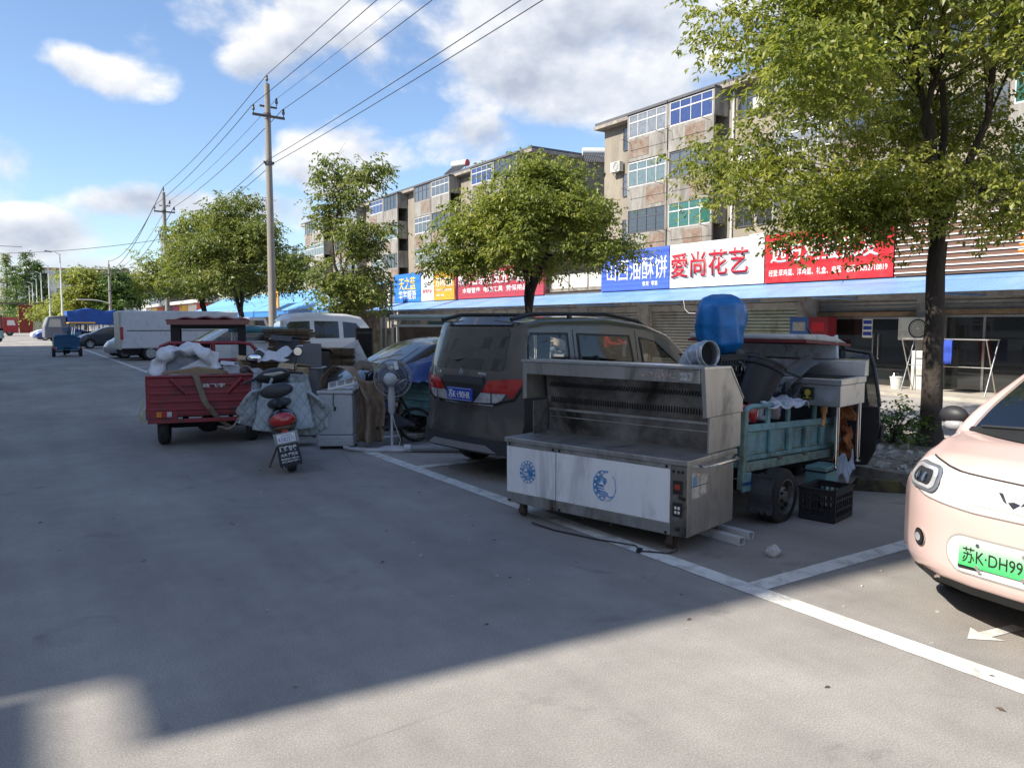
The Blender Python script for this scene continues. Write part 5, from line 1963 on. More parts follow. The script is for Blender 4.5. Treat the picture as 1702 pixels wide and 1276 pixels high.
bl = crumple(72, 50, lambda u, v: bag(u if u < 1 else 0, v), .026, 5, 2)
bl.obj('sheet', mat('blue_plastic_film', (.006, .14, .40), .3, var=.35, vs=7, bump=.5, bs=9), t, smooth=89, merge=.002)
B().cyl((0, 0, -.005), (0, 0, .06), .05).obj('stand', M['chrome'], t)
t = thing('black_bucket', 'big black plastic tub tipped over in the teal truck', 'tub', (5.46, 4.52, .97), rot=(R(10), R(22), R(8)))
B().lathe([(.001, 0), (.13, 0), (.165, .40), (.175, .40), (.175, .42), (.155, .42), (.12, .02), (.001, .02)], (0, 0, 0), 'z', 28).obj('body', M['blackbox'], t, smooth=50)
B().lathe([(.165, .34), (.18, .35), (.168, .36)], (0, 0, 0), 'z', 28).obj('rim', M['plastic'], t)
o = crumple(26, 20, lambda u, v: (-.36 + u * .78, (v - .5) * .55, .12 * math.sin(u * 7 + .6) * (1 - .3 * v) - .16 * abs(v - .55) - .20 * sm((.22 - u) / .22)), .045, 3.4, 5).obj('grey_cloth', M['darkcloth'], smooth=60, solid=.012)
o.location = (6.12, 4.98, 1.33)
o.scale = (1.15, 1.1, 1.2)
o.rotation_euler = (R(4), R(6), R(-40))
tag(o, 'dark grey cloth sheet crumpled over the sink and the black tub', 'cloth')
o = B().tube([(5.62, 4.70, 1.40), (6.02, 4.42, 1.20)], .011, 8).obj('umbrella_pole', M['plastic'])
tag(o, 'thin black pole lying slantwise across the black tub', 'pole')
o = crumple(14, 12, lambda u, v: ((u - .5) * .5, (v - .5) * .4, .09 * math.sin(u * 9) * math.cos(v * 7)), .05, 6, 8).obj('black_bag', mat('black_bag_film', (.02, .02, .024), .35, var=.2), smooth=60, solid=.02)
o.location = (6.02, 4.60, 1.04)
o.scale = (.55, .6, 1)
tag(o, 'black bag in front of the sink on the truck rail', 'bag')
o = crumple(20, 14, lambda u, v: ((u - .5) * .62, (v - .5) * .3, .03 * math.sin(u * 17) * math.cos(v * 9)), .04, 9, 4).obj('waste_paper', mat('dirty_paper', (.52, .52, .55), .8, var=.25, vs=14, dirt=(.25, .3, .4), da=.5, ds=16), smooth=60, solid=.006)
o.location = (5.72, 4.42, 1.0)
o.rotation_euler = (R(12), 0, R(10))
tag(o, 'crumpled white packaging lying along the rail of the teal truck', 'waste paper')
for i, (x, y, z, c, lab) in enumerate([(5.22, 4.42, .86, (.42, .02, .03), 'red package at the rear corner of the teal truck bed'), (5.36, 4.42, .85, (.50, .04, .04), 'red and white package behind the truck rail'),
                                      (5.50, 4.44, .85, (.55, .57, .62), 'white package behind the truck rail'), (5.80, 4.52, .84, (.58, .52, .56), 'pale bundled packet behind the truck rail')]):
    t = thing('package', lab, 'package', (x, y, z), R(13 + 20 * (i % 2)), 'packages along the truck rail')
    B().cbox((0, 0, .07), (.13, .10, .15), (.1, .15 * (-1) ** i, 0)).obj('wrap', mat('package_%d_film' % i, c, .35, var=.3, vs=12, dirt=(.6, .6, .62), da=.35, ds=14), t, bevel=.02)
    B().cbox((0, -.053, .07), (.07, .006, .06), (.1, 0, 0)).obj('printed_panel', M['white_letter'] if i < 2 else clb, t)
o = B()
for k in range(6):
    o.grid(lambda u, v: tuple(V(((u - .5) * .16 + .04 * math.sin(k * 2.1), .05 * math.cos(k * 1.7) + .03 * math.sin(u * 9), .09 * k + (v - .5) * .20)) + noise.noise_vector(V((u * 2, v * 2, k * 3.7))) * .07), 8, 8)
o = o.obj('rag_bundle', mat('orange_rag', (.42, .17, .05), .9, var=.5, vs=10, dirt=(.12, .02, .02), da=.75, ds=7), smooth=60, solid=.008)
o.location = (6.85, 4.5, .40)
tag(o, 'bundle of orange and dark red rags hanging between the sink legs', 'rags')
o = crumple(10, 8, lambda u, v: ((u - .5) * .28, 0, -.2 * v + .05 * math.sin(u * 8)), .05, 7, 6).obj('striped_cloth', mat('striped_cloth', (.36, .42, .52), .9, var=.2, lines=('x', .05, .3)), smooth=60, solid=.006)
o.location = (6.6, 4.32, .42)
tag(o, 'pale striped cloth hanging below the sink legs', 'cloth')
o = B().prism([(0, 0), (.5, 0), (.5, .05), (.44, .12), (.05, .12), (0, .05)], -.06, .06, 'y').obj('wheel_stop', mat('wheel_stop_rubber', (.03, .03, .03), .9, dirt=(.15, .13, .05), da=.5), bevel=.01)
o.location = (7.15, 4.6, 0)
o.rotation_euler = (0, 0, R(-50))
tag(o, 'black rubber bar lying on the asphalt below the open truck door', 'rubber bar')
t = thing('toolbox', 'teal metal box hanging under the front of the teal truck bed', 'box', (6.35, 4.40, .13), R(13))
B().box(-.16, .16, -.1, .1, 0, .24).obj('body', M['teal'], t, bevel=.012)
B().box(-.165, .165, -.105, .105, .19, .205).obj('lid_seam', M['under'], t)
M['whitetube'] = mat('white_steel_tube', (.58, .58, .58), .5, var=.1, vs=5, dirt=(.3, .28, .25), da=.4)
for i, (x, y, a, lab) in enumerate([(4.62, 3.87, 43, 'white square steel tube sticking out under the cart, front one'), (4.80, 3.93, 40, 'white square steel tube sticking out under the cart, rear one')]):
    b = B()
    L, w = .75, .03
    for (y0, y1, z0, z1) in ((-w, w, 0, .004), (-w, w, .056, .06), (-w, -w + .004, .004, .056), (w - .004, w, .004, .056)):
        b.box(-L, 0, y0, y1, z0, z1)
    o = b.obj('steel_tube', M['whitetube'])
    o.location = (x, y, .003)
    o.rotation_euler = (0, 0, R(-88 + i * 3))
    tag(o, lab, 'tube', 'white tubes under the cart')

# ---------------------------------------------------------------- red cargo trike and its load
M['redp'] = mat('worn_red_paint', (.27, .020, .030), .42, var=.15, vs=3, dirt=(.07, .04, .035), da=.36, ds=4, coat=.3)
tk = thing('cargo_tricycle', 'dark red cargo tricycle seen from behind with a white sack in its bed', 'tricycle', (2.25, 11.19, 0), R(77))


def cargo_trike(t, m, W=.76, L=1.75, zb=.42, zt=.95, cab=True, simple=False):
    B().box(0, L, -W + .02, W - .02, zb, zb + .03).obj('bed_floor', m, t)
    tg = B().box(-.02, .012, -W, W, zb + .02, zt).obj('tailgate', m, t, bevel=.008)
    s = B()
    for z in (zb + .10, zb + .21, zb + .32, zb + .43):
        s.prism([(-.045, z - .02), (-.045, z + .02), (-.021, z + .038), (-.021, z - .038)], -W + .03, W - .03, 'x', Matrix(((0, 1, 0, 0), (1, 0, 0, 0), (0, 0, 1, 0), (0, 0, 0, 1))) if False else Matrix.Rotation(0, 4, 'Z')) if False else s.box(-.042, -.0205, -W + .03, W - .03, z - .022, z + .022)
    s.box(-.05, .015, -W - .01, W + .01, zt + .002, zt + .035)
    s.obj('rib', m, tg, bevel=.012)
    if not simple:
        for sg in (1, -1):
            B().tube([(-.05, sg * .46, zt - .02), (-.055, sg * .26, zt - .23)], .03, 4).obj('brace', m, tg)
    for sg in (1, -1):
        B().box(0, L, sg * W - .015, sg * W + .015, zb + .02, zt).obj('side_panel', m, t, bevel=.005)
    B().box(L - .03, L, -W + .02, W - .02, zb + .04, zt).obj('front_panel', m, t)
    s = B()
    s.box(-.03, .02, -W, W, .33, .385)
    for sg in (1, -1):
        s.box(-.035, .03, sg * (W - .18) - .2, sg * (W - .18) + .2, .387, .54)
    s.obj('rear_frame', m, t, bevel=.006)
    B().box(.05, .1, -.4, .4, .40, .53).obj('gap_shade', M['under'], t)  # black box behind the frame, painted as the shade in its gap
    for sg in (1, -1):
        l = B().box(-.05, -.036, sg * .55 - .10, sg * .55 + .10, .415, .495).obj('tail_light', M['redlamp'], t, bevel=.004)
        B().box(-.055, -.0505, sg * .55 - .095, sg * .55 - .035, .42, .49).obj('lens', M['clearlamp'] if sg > 0 else M['orangelamp'], l)
        B().box(-.055, -.0505, sg * .55 + .035, sg * .55 + .095, .42, .49).obj('lens', M['orangelamp'] if sg > 0 else M['clearlamp'], l)
    s = B()
    s.tube([(.35, -.6, .26), (.35, .6, .26)], .04, 8)
    s.ball((.35, 0, .26), (.12, .16, .12), 2)
    for y in (-.3, .3):
        s.box(.1, L + 1.2, y - .03, y + .03, .34, .4)
    s.obj('axle', M['under'], t)
    for sg in (1, -1):
        wheel(t, (.35, sg * .58, .26), .26, .15, sg, 'steelrim', 0)
    wheel(t, (L + 1.0, 0, .26), .26, .11, 1, 'steelrim', 0)
    B().box(L + .05, L + .45, -.38, .38, .42, .70).obj('seat', M['plastic'], t, bevel=.04)
    s = B()
    s.tube([(L + 1.0, -.06, .3), (L + .85, -.06, .95), (L + .75, -.4, 1.02)], .018, 6)
    s.tube([(L + 1.0, .06, .3), (L + .85, .06, .95), (L + .75, .4, 1.02)], .018, 6)
    s.obj('handlebar', M['plastic'], t)
    B().prism([(L + .75, .3), (L + 1.1, .45), (L + 1.0, .9), (L + .85, .95)], -.3, .3, 'y').obj('front_shield', m, t, bevel=.03)


cargo_trike(tk, M['redp'])
b = B()
plate_text(b, '政飞宇', .058, .29, (-.0455, -.09, .835), (0, -1, 0), (0, 0, 1), .012)
b.obj('lettering', M['white_letter'], tk)
s = B()                                                          # rail frame at the front of the bed
s.tube([(1.65, .74, .95), (1.66, .74, 1.22), (1.67, .70, 1.33), (1.68, .58, 1.38), (1.68, -.45, 1.38), (1.68, -.62, 1.36), (1.68, -.70, 1.27), (1.68, -.70, 1.18), (1.68, -.60, 1.11), (1.68, -.06, 1.10)], .030, 8)
s.tube([(1.68, -.06, .95), (1.68, -.06, 1.38)], .034, 8)
s.tube([(1.68, .5, .95), (1.68, .5, 1.38)], .028, 8)
s.obj('bed_rail', M['redp'], tk, smooth=60)
blk = mat('black_cab_lining', (.012, .012, .013), .7)
s = B()
for y in (-.50, .50):
    s.prism([(1.78, .95), (2.0, .95), (1.98, 1.70), (1.82, 1.70)], y - .06, y + .06, 'y')
    s.tube([(2.75, y * .98, .95), (2.5, y * .94, 1.70)], .035, 6)
s.box(1.80, 1.92, -.44, .44, 1.60, 1.70)
s.tube([(2.5, -.47, 1.68), (2.5, .47, 1.68)], .04, 6)
s.obj('cab_frame', blk, tk)
B().grid(lambda u, v: (1.72 + u * 1.0, (v - .5) * 1.24, 1.72 + .075 * math.sin(math.pi * v) ** .5 * math.sin(math.pi * min(1, u * .8 + .18)) ** .6 + .012 * math.sin(v * 26)), 20, 40).prism([(1.72, 1.675), (2.72, 1.675), (2.72, 1.735), (1.72, 1.735)], -.60, .60, 'y').obj('cab_roof', mat('red_vinyl_roof', (.15, .012, .028), .3, var=.25, vs=6, coat=.5), tk, smooth=60, solid=.03)
B().box(1.72, 1.76, -.02, .44, .95, 1.36).obj('cab_back', blk, tk)
m_ = B().ball((1.05, -.66, 1.15), (.03, .13, .075), 2)
m_.tube([(1.1, -.60, .95), (1.08, -.64, 1.1)], .012, 5)
mo = m_.obj('mirror', M['plastic'], tk, smooth=1)
B().ball((1.02, -.66, 1.155), (.012, .11, .06), 2).obj('mirror_glass', M['chrome'], mo, smooth=1)


def sackring(u, v):
    a = R(-14 + 208 * u)
    q = v * 2 * math.pi
    r = .085 + .02 * math.sin(u * 9) + .022 * math.sin(u * 31 + 2 * math.sin(q))
    cx, cz = .37 * (math.cos(a) * (1 + .12 * abs(math.sin(2 * a)))), .40 * math.sin(a) * (1 + .1 * abs(math.sin(2 * a)))
    return (cx + r * math.cos(q) * math.cos(a) * 1.0, r * math.sin(q) * 2.2, max(-.1, cz + r * math.cos(q) * math.sin(a)))


t = thing('white_sack', 'big crumpled white woven sack lying open in the red tricycle bed', 'sack', (2.13, 11.95, .90), R(-12))
M['sack'] = mat('white_woven_sack', (.72, .72, .75), .75, var=.08, vs=6, bump=.35, bs=30, dirt=(.42, .42, .46), da=.35, ds=5)
crumple(90, 30, sackring, .05, 7, 1).obj('outer_fold', M['sack'], t, smooth=60, merge=.001)
crumple(26, 20, lambda u, v: ((u - .5) * .70, .18 - .22 * v, .02 + .40 * (1 - v) * math.sin(math.pi * (.15 + u * .7))), .08, 7, 3).obj('inner_fold', mat('sack_shaded_inside', (.40, .40, .43), .8, var=.2), t, smooth=60)  # sack colour darkened to stand for shade inside the fold
crumple(12, 10, lambda u, v: ((u - .40) * .55, -.13 + .06 * v, -.06 + (.12 + .28 * u) * v), .05, 8, 9).obj('crumpled_sheet', M['sack'], t, smooth=60, solid=.004)
M['card'] = mat('cardboard', (.34, .235, .14), .9, var=.16, vs=4, dirt=(.20, .13, .075), da=.4, ds=4)
M['cardd'] = mat('dark_cardboard', (.22, .14, .08), .9, var=.25, vs=4, dirt=(.09, .06, .04), da=.5, ds=4, lines=('z', .03, .25))
M['cardflat'] = mat('stacked_cardboard_edges', (.27, .18, .10), .9, var=.3, vs=3, dirt=(.12, .08, .05), da=.5, ds=3, lines=('z', .022, .5), vstretch=(1, 1, 4))
o = B().prism([(-.45, .0), (.42, -.01), (.40, .03), (0, .085), (-.2, .05), (-.45, .02)], -.02, .3, 'y').obj('cardboard_sheet', M['card'])
o.location = (2.16, 11.38, .99)
o.rotation_euler = (0, 0, R(-13))
tag(o, 'bent sheet of cardboard lying along the red tailgate in front of the sack', 'cardboard')
s = crumple(3, 26, lambda u, v: ((u - .5) * .085 + lerp([(0, 0), (.5, -.14), (.85, -.34), (1, -.50)], v), lerp([(0, .12), (.08, -.0), (.6, -.03), (1, .12)], v), lerp([(0, .02), (.08, .03), (.6, -.45), (1, -.76)], v)), .006, 8, 2).obj('load_strap', mat('tan_strap', (.24, .18, .13), .9, var=.3, vs=12), smooth=60, solid=.006)
s.location = (2.07, 11.17, .975)
s.rotation_euler = (0, 0, R(-13))
s.scale = (-1, 1, 1)
tag(s, 'tan cloth strap hanging over the red tailgate to below the bumper', 'strap')
o = crumple(12, 6, lambda u, v: (u * .32, (v - .5) * .05, -.10 * math.sin(math.pi * u) + .13 * u), .03, 9, 7).obj('torn_cloth', mat('pinkish_rag', (.40, .28, .24), .9, var=.3, vs=10), smooth=60, solid=.01)
o.location = (2.32, 10.98, .28)
tag(o, 'twisted pale rag tied to the strap under the red tricycle bumper', 'rag')
o = B().tube([(1.42, 11.42, .90), (1.38, 11.38, .72), (1.40, 11.4, .55), (1.33, 11.35, .5), (1.30, 11.34, .40), (1.36, 11.36, .33), (1.30, 11.36, .30), (1.25, 11.36, .46), (1.34, 11.40, .66)], .010, 5).obj('rope', mat('yellow_rope', (.42, .40, .12), .8, var=.3))
o.scale = (.8, 1, .8)
o.location = (.40, 0, .1)
tag(o, 'yellowish rope dangling from the left corner of the red tricycle', 'rope')
o = crumple(16, 10, lambda u, v: ((u - .5) * .7, (v - .5) * .4, .05 * math.sin(u * 12) * math.cos(v * 8)), .06, 6, 12).obj('mixed_scrap', mat('mixed_scrap', (.30, .27, .26), .7, var=.4, vs=10, dirt=(.62, .62, .66), da=.4, ds=7), smooth=60, solid=.01)
o.location = (2.72, 11.6, 1.0)
tag(o, 'heap of crumpled scrap at the right side of the red tricycle bed', 'scrap')

# ---------------------------------------------------------------- scooter with quilted cover
sc = thing('scooter', 'black electric scooter with red tail light and number plate leaning on its stand', 'scooter', (2.66, 8.72, 0), rot=(R(-9.5), 0, R(75)))
wheel(sc, (0, 0, .215), .215, .11, 1, 'rim', 5)
wheel(sc, (1.22, 0, .215), .215, .10, 1, 'rim', 5)


def tail(u, v):
    x = -.22 + .95 * u
    a = v * 2 * math.pi
    w_ = lerp([(0, .07), (.08, .155), (.3, .17), (1, .10)], u)
    h = lerp([(0, .06), (.08, .14), (.3, .16), (1, .10)], u)
    return (x, w_ * math.cos(a), .60 + h * math.sin(a) - .05 * u)


B().grid(tail, 16, 24).obj('tail_cowl', mat('scooter_black', (.010, .010, .011), .25, coat=.8), sc, smooth=60, merge=.001)
B().ball((-.175, 0, .62), (.075, .145, .085), 3).obj('tail_light', M['redlamp'], sc, smooth=1)
B().ball((-.19, 0, .535), (.05, .12, .04), 3).obj('tail_panel', mat('amber_dark_lens', (.07, .045, .02), .3), sc, smooth=1)
B().box(-.235, -.21, -.035, .035, .485, .515).obj('reflector', M['redlamp'], sc, bevel=.004)
ho = B().box(-.25, -.24, -.135, .135, .355, .49).obj('plate_holder', mat('plate_grey', (.30, .30, .31), .5, var=.2), sc, bevel=.01)
pl = B().box(-.256, -.2505, -.10, .10, .375, .475).obj('number_plate', M['white_letter'], sc, bevel=.006)
b = B()
blueL = mat('blue_lettering', (.10, .10, .40), .5)
plate_text(b, 'K082571', .045, .17, (-.2565, 0, .412), (0, -1, 0), (0, 0, 1), .0, .001)
plate_text(b, '江苏·扬州', .022, .11, (-.2565, 0, .455), (0, -1, 0), (0, 0, 1), .0, .001)
b.obj('plate_number', blueL, pl)
fl = B().prism([(-.115, .352), (.115, .352), (.125, .12), (.10, .085), (.085, .12), (.065, .085), (.04, .12), (.02, .085), (0, .12), (-.02, .085), (-.04, .12), (-.065, .085), (-.085, .12), (-.10, .085), (-.125, .12)], -.245, -.235, 'x').obj('mudflap', mat('mudflap_rubber', (.03, .032, .045), .7), sc)
b = B()
plate_text(b, '瑞通专卖', .068, .19, (-.2465, 0, .305), (0, -1, 0), (0, 0, 1), .04, .001)
plate_text(b, '大众·摩托车', .042, .19, (-.2465, 0, .235), (0, -1, 0), (0, 0, 1), .03, .001)
plate_text(b, '电话05148761', .025, .19, (-.2465, 0, .19), (0, -1, 0), (0, 0, 1), .02, .001)
plate_text(b, '地址:商贸城西门', .022, .19, (-.2465, 0, .158), (0, -1, 0), (0, 0, 1), .02, .001)
b.obj('lettering', M['white_letter'], fl)
B().ball((.30, 0, .78), (.36, .15, .07), 3).obj('seat', M['plastic'], sc, smooth=1)
B().ball((-.06, 0, .945), (.05, .185, .085), 3).tube([(-.06, 0, .9), (-.05, 0, .76)], .025, 8).obj('backrest', mat('vinyl_black', (.035, .035, .04), .4), sc, smooth=1)
s = B()
s.box(.35, .85, -.13, .13, .26, .31)
s.prism([(.82, .28), (1.02, .30), (1.0, .98), (.90, .98)], -.17, .17, 'y')
s.tube([(1.22, .07, .21), (1.02, .05, .8)], .025, 6)
s.tube([(1.22, -.07, .21), (1.02, -.05, .8)], .025, 6)
s.obj('front_frame', M['plastic'], sc, bevel=.02)
B().ball((.92, 0, 1.05), (.13, .21, .10), 3).obj('instrument_panel', M['plastic'], sc, smooth=1)
s = B()
s.tube([(.90, .36, 1.02), (.93, .2, 1.06), (.93, -.2, 1.06), (.90, -.36, 1.02)], .016, 8)
s.obj('handlebar', M['plastic'], sc)
s = B()
s.prism([(-.14, 1.075), (.0, 1.06), (.12, 1.09), (.1, 1.105), (-.1, 1.10)], .79, .80, 'x')
s.obj('display', M['chrome'], sc)
for sg in (-1,):
    s = B()
    s.tube([(.92, sg * .26, 1.05), (.92, sg * .28, 1.14), (.92, sg * .33, 1.24)], .008, 6)
    s.lathe([(.001, 0), (.055, 0), (.062, .008), (.055, .022), (.001, .03)], (.90, sg * .345, 1.30), 'x', 18)
    mo = s.obj('mirror', M['plastic'], sc, smooth=50)
    B().lathe([(.001, -.001), (.05, -.001), (.05, .001)], (.898, sg * .345, 1.30), 'x', 18).obj('mirror_glass', M['chrome'], mo)
B().tube([(.35, .12, .25), (.28, .26, .02)], .012, 6).obj('side_stand', M['iron'], sc)
quilt = bpy.data.materials.new('quilted_grey_cloth')
quilt.use_nodes = True
g = N(quilt.node_tree)
p_ = g.n('ShaderNodeBsdfPrincipled')
o_ = g.n('ShaderNodeOutputMaterial')
g.put(o_.inputs[0], p_.outputs[0])
uvn = g.n('ShaderNodeTexCoord').outputs['Object']
sp = g.n('ShaderNodeSeparateXYZ')
g.put(sp.inputs[0], uvn)
qa = g.math('ABSOLUTE', g.math('SINE', g.math('MULTIPLY', g.math('ADD', sp.outputs[1], g.math('MULTIPLY', sp.outputs[2], .8)), 26)))
qb = g.math('ABSOLUTE', g.math('SINE', g.math('MULTIPLY', g.math('SUBTRACT', sp.outputs[1], g.math('MULTIPLY', sp.outputs[2], .8)), 26)))
qh = g.math('POWER', g.math('MINIMUM', qa, qb), .45)
g.put(p_.inputs['Normal'], g.bump(g.math('ADD', qh, g.math('MULTIPLY', g.noise(uvn, 14, 4), .4)), .8, .018))
g.put(p_.inputs['Base Color'], g.ramp(g.noise(uvn, 5, 6, .6), [(.3, (.29, .32, .33)), (.7, (.43, .46, .47))]))
p_.inputs['Roughness'].default_value = .7
qt = thing('quilted_cover', 'grey quilted scooter apron spread like wings over the black scooter', 'quilt', (2.58, 8.72, 0), R(75))
for sg, nm in ((1, 'l'), (-1, 'r')):
    def wing(u, v, sg=sg):
        # u: from the middle of the scooter outwards, v: from top to bottom hem
        y = sg * (.10 + .42 * sm(u) * (.75 + .35 * v) + .06 * math.sin(v * 5))
        z = lerp([(0, 1.04), (.25, .96), (.6, .93 if sg > 0 else .86), (.85, .86 if sg > 0 else .80), (1, .80 if sg > 0 else .72)], u) - v * lerp([(0, .62), (.6, .48), (1, .24)], u)
        x = .62 - .50 * sm(u) * (1 - .25 * v) - .20 * v + .08 * math.sin(u * 6 + v * 3)
        return (x, y, z)
    crumple(26, 22, wing, .05, 3.2, 3 + sg).obj('wing', quilt, qt, smooth=60, solid=.03)
crumple(22, 20, lambda u, v: (.30 - .30 * v + .10 * abs(u - .5), (u - .5) * (.50 + .16 * v), .98 - .50 * v), .035, 4, 9).obj('back_flap', quilt, qt, smooth=60, solid=.03)
crumple(18, 14, lambda u, v: (.98 + .07 * math.cos((u - .5) * 3) - .05 * v, (u - .5) * (.62 + .2 * v), 1.06 - .55 * v), .03, 4, 8).obj('front_flap', quilt, qt, smooth=60, solid=.03)

# ---------------------------------------------------------------- clutter between the scooter and the van
t = thing('washing_machine', 'small white washing machine with a dark cord standing beside the scooter', 'washing machine', (3.71, 10.05, 0), R(-33))
M['appl'] = mat('old_white_plastic', (.52, .52, .54), .5, var=.06, vs=4, dirt=(.36, .35, .34), da=.4, ds=3)
B().box(-.235, .235, -.2, .2, .19, .74).obj('casing', M['appl'], t, bevel=.02)
B().box(-.24, .24, -.205, .205, .04, .186).obj('base', M['appl'], t, bevel=.015)
B().box(-.243, .243, -.208, .208, .743, .79).obj('lid', M['appl'], t, bevel=.015)
s = B()
for x in (-.19, .19):
    for y in (-.15, .15):
        s.lathe([(.001, 0), (.03, 0), (.03, .045), (.001, .045)], (x, y, 0), 'z', 10)
s.obj('foot', M['plastic'], t)
s = B()
s.tube([(.0, -.19, .79), (-.01, -.215, .74), (-.02, -.21, .62), (.0, -.21, .56)], .006, 5)
s.cbox((.005, -.212, .55), (.025, .02, .05), (0, .2, 0))
s.obj('cord', M['plastic'], t)
t = thing('switch_panel', 'white panel with three grey buttons lying tilted on the washing machine', 'panel', (3.74, 9.96, .86), rot=(R(40), R(-12), R(-33)))
B().box(-.19, .19, -.07, .07, 0, .035).obj('casing', M['white_letter'], t, bevel=.008)
for k in range(3):
    B().box(-.16 + k * .11, -.07 + k * .11, -.045, .045, .036, .042).obj('button', M['grey_letter'], t, bevel=.004)
M['kraft'] = mat('kraft_paper', (.30, .215, .15), .75, var=.2, vs=3, bump=.4, bs=14, dirt=(.16, .11, .07), da=.45, ds=3)
o = crumple(30, 16, lambda u, v: (lerp([(0, -.36), (.2, -.28), (.45, .0), (.7, .18), (1, .32)], u), (v - .5) * .42 - .12 * sm((u - .5) * 2), lerp([(0, .80), (.1, .97), (.3, 1.10), (.5, 1.05), (.75, .82), (1, .60)], u)), .05, 4, 3).obj('kraft_sheet', M['kraft'], smooth=60, solid=.006)
o.location = (3.86, 10.05, 0)
o.rotation_euler = (0, 0, R(-33))
tag(o, 'brown kraft paper sheet arched over the washing machine', 'paper sheet')
o = crumple(22, 26, lambda u, v: ((u - .5) * (.36 + .05 * v), .09 * math.sin(u * 11) * (.3 + v), .92 - .86 * v), .04, 4.5, 6).obj('kraft_wrapping', M['kraft'], smooth=60, solid=.008)
o.location = (4.10, 9.84, 0)
o.rotation_euler = (0, 0, R(-33))
tag(o, 'brown wrapping hanging in folds to the ground between washing machine and fan', 'wrapping')
fan = thing('pedestal_fan', 'white pedestal fan seen from behind beside the brown wrapping', 'fan', (4.22, 9.42, 0), R(57))
B().lathe([(.001, .0), (.20, .0), (.20, .02), (.14, .045), (.04, .06), (.001, .06)], n=32).obj('base', M['appl'], fan, smooth=50)
B().tube([(0, 0, .05), (0, 0, .50)], .017, 12).obj('pole', M['appl'], fan, smooth=1)
B().lathe([(.02, .48), (.045, .52), (.05, .70), (.035, .84), (.02, .87)], n=14).obj('switch_box', M['appl'], fan, smooth=50)
B().ball((-.08, 0, .95), (.12, .09, .09), 3).tube([(-.02, 0, .86), (-.03, 0, .93)], .03, 8).obj('motor_housing', M['appl'], fan, smooth=1)
s = B()
for x, r in ((.04, .10), (.07, .19), (.09, .245), (.13, .255), (.17, .245), (.19, .19), (.2, .1)):
    s.tube([(x, r * math.cos(a), .95 + r * math.sin(a)) for a in [2 * math.pi * k / 40 for k in range(41)]], .004 if r < .25 else .008, 4, False)
for k in range(36):
    a = 2 * math.pi * k / 36
    s.tube([(.04, .1 * math.cos(a), .95 + .1 * math.sin(a)), (.09, .245 * math.cos(a), .95 + .245 * math.sin(a)), (.17, .245 * math.cos(a), .95 + .245 * math.sin(a)), (.2, .1 * math.cos(a), .95 + .1 * math.sin(a))], .0018, 3, False)
s.obj('guard', M['grey_letter'], fan)
for k in range(3):
    b_ = B().grid(lambda u, v: (0, 0, 0), 1, 1)
    b_.bm.free()
    a0 = 2 * math.pi * k / 3 + .4
    B().grid(lambda u, v: (.13 + .05 * (v - .5), (.04 + .17 * u) * math.cos(a0 + (v - .5) * 1.4), .95 + (.04 + .17 * u) * math.sin(a0 + (v - .5) * 1.4)), 6, 8).obj('blade', mat('blue_grey_blade', (.10, .12, .17), .3, var=.1), fan, smooth=1, solid=.004)
s = B()
s.tube([(-.02, .0, .55), (-.06, -.05, .35), (-.05, -.12, .15), (-.05, -.1, .07)], .006, 5)
s.obj('cord', M['appl'], fan)
B().cbox((.02, -.06, 1.13), (.006, .05, .11), (R(-15), 0, 0)).obj('tag', M['white_letter'], fan)
o = B().tube([(3.66, 9.72, .05), (3.72, 9.62, .03), (3.85, 9.47, .025), (4.02, 9.34, .025), (4.2, 9.2, .025), (4.36, 9.1, .03)], .026, 8).obj('white_hose', M['appl'], smooth=1)
tag(o, 'white drain hose lying on the asphalt in front of the fan', 'hose')
t = thing('grey_pipe', 'long grey plastic pipe lying on the asphalt behind the van', 'pipe', (4.30, 9.16, .05), R(-36))
B().tube([(0, 0, 0), (.95, 0, 0)], .046, 16).obj('tube', mat('grey_pvc', (.24, .25, .28), .5, var=.15), t, smooth=50)
B().tube([(-.02, 0, 0), (.07, 0, 0)], .056, 16).obj('socket', M['appl'], t, smooth=50)
o = B().tube([(4.62, 10.02, 0), (4.66, 10.08, 1.17)], .03, 10).obj('wooden_post', mat('old_wood', (.20, .14, .10), .85, var=.3, vs=6))
tag(o, 'round brown wooden post standing between the fan and the bicycle', 'post')
o = B().tube([(4.45, 9.95, .80), (4.74, 9.93, .93)], .010, 6).obj('white_stick', M['whitetube'])
tag(o, 'thin white stick poking out past the wooden post', 'stick')

bk = thing('bicycle', 'small black folding bicycle with silver crank beside the teal tricycle', 'bicycle', (4.80, 9.90, 0), R(147))


def bike_wheel(x, r):
    o = bpy.data.objects.new('wheel', None)
    COL.objects.link(o)
    o.parent = bk
    o.location = (x, 0, r)
    B().lathe([(r - .04, -.014), (r - .01, -.02), (r, -.008), (r, .008), (r - .01, .02), (r - .04, .014)], (0, 0, 0), 'y', 36).obj('tyre', M['tyre'], o, smooth=50)
    s = B()
    s.lathe([(r - .055, -.01), (r - .04, -.012), (r - .04, .012), (r - .055, .01)], (0, 0, 0), 'y', 30)
    for k in range(14):
        a = 2 * math.pi * k / 14
        s.tube([(.02 * math.cos(a), .015 * (-1) ** k, .02 * math.sin(a)), ((r - .05) * math.cos(a), 0, (r - .05) * math.sin(a))], .0018, 3)
    s.obj('rim', M['steelrim'], o)


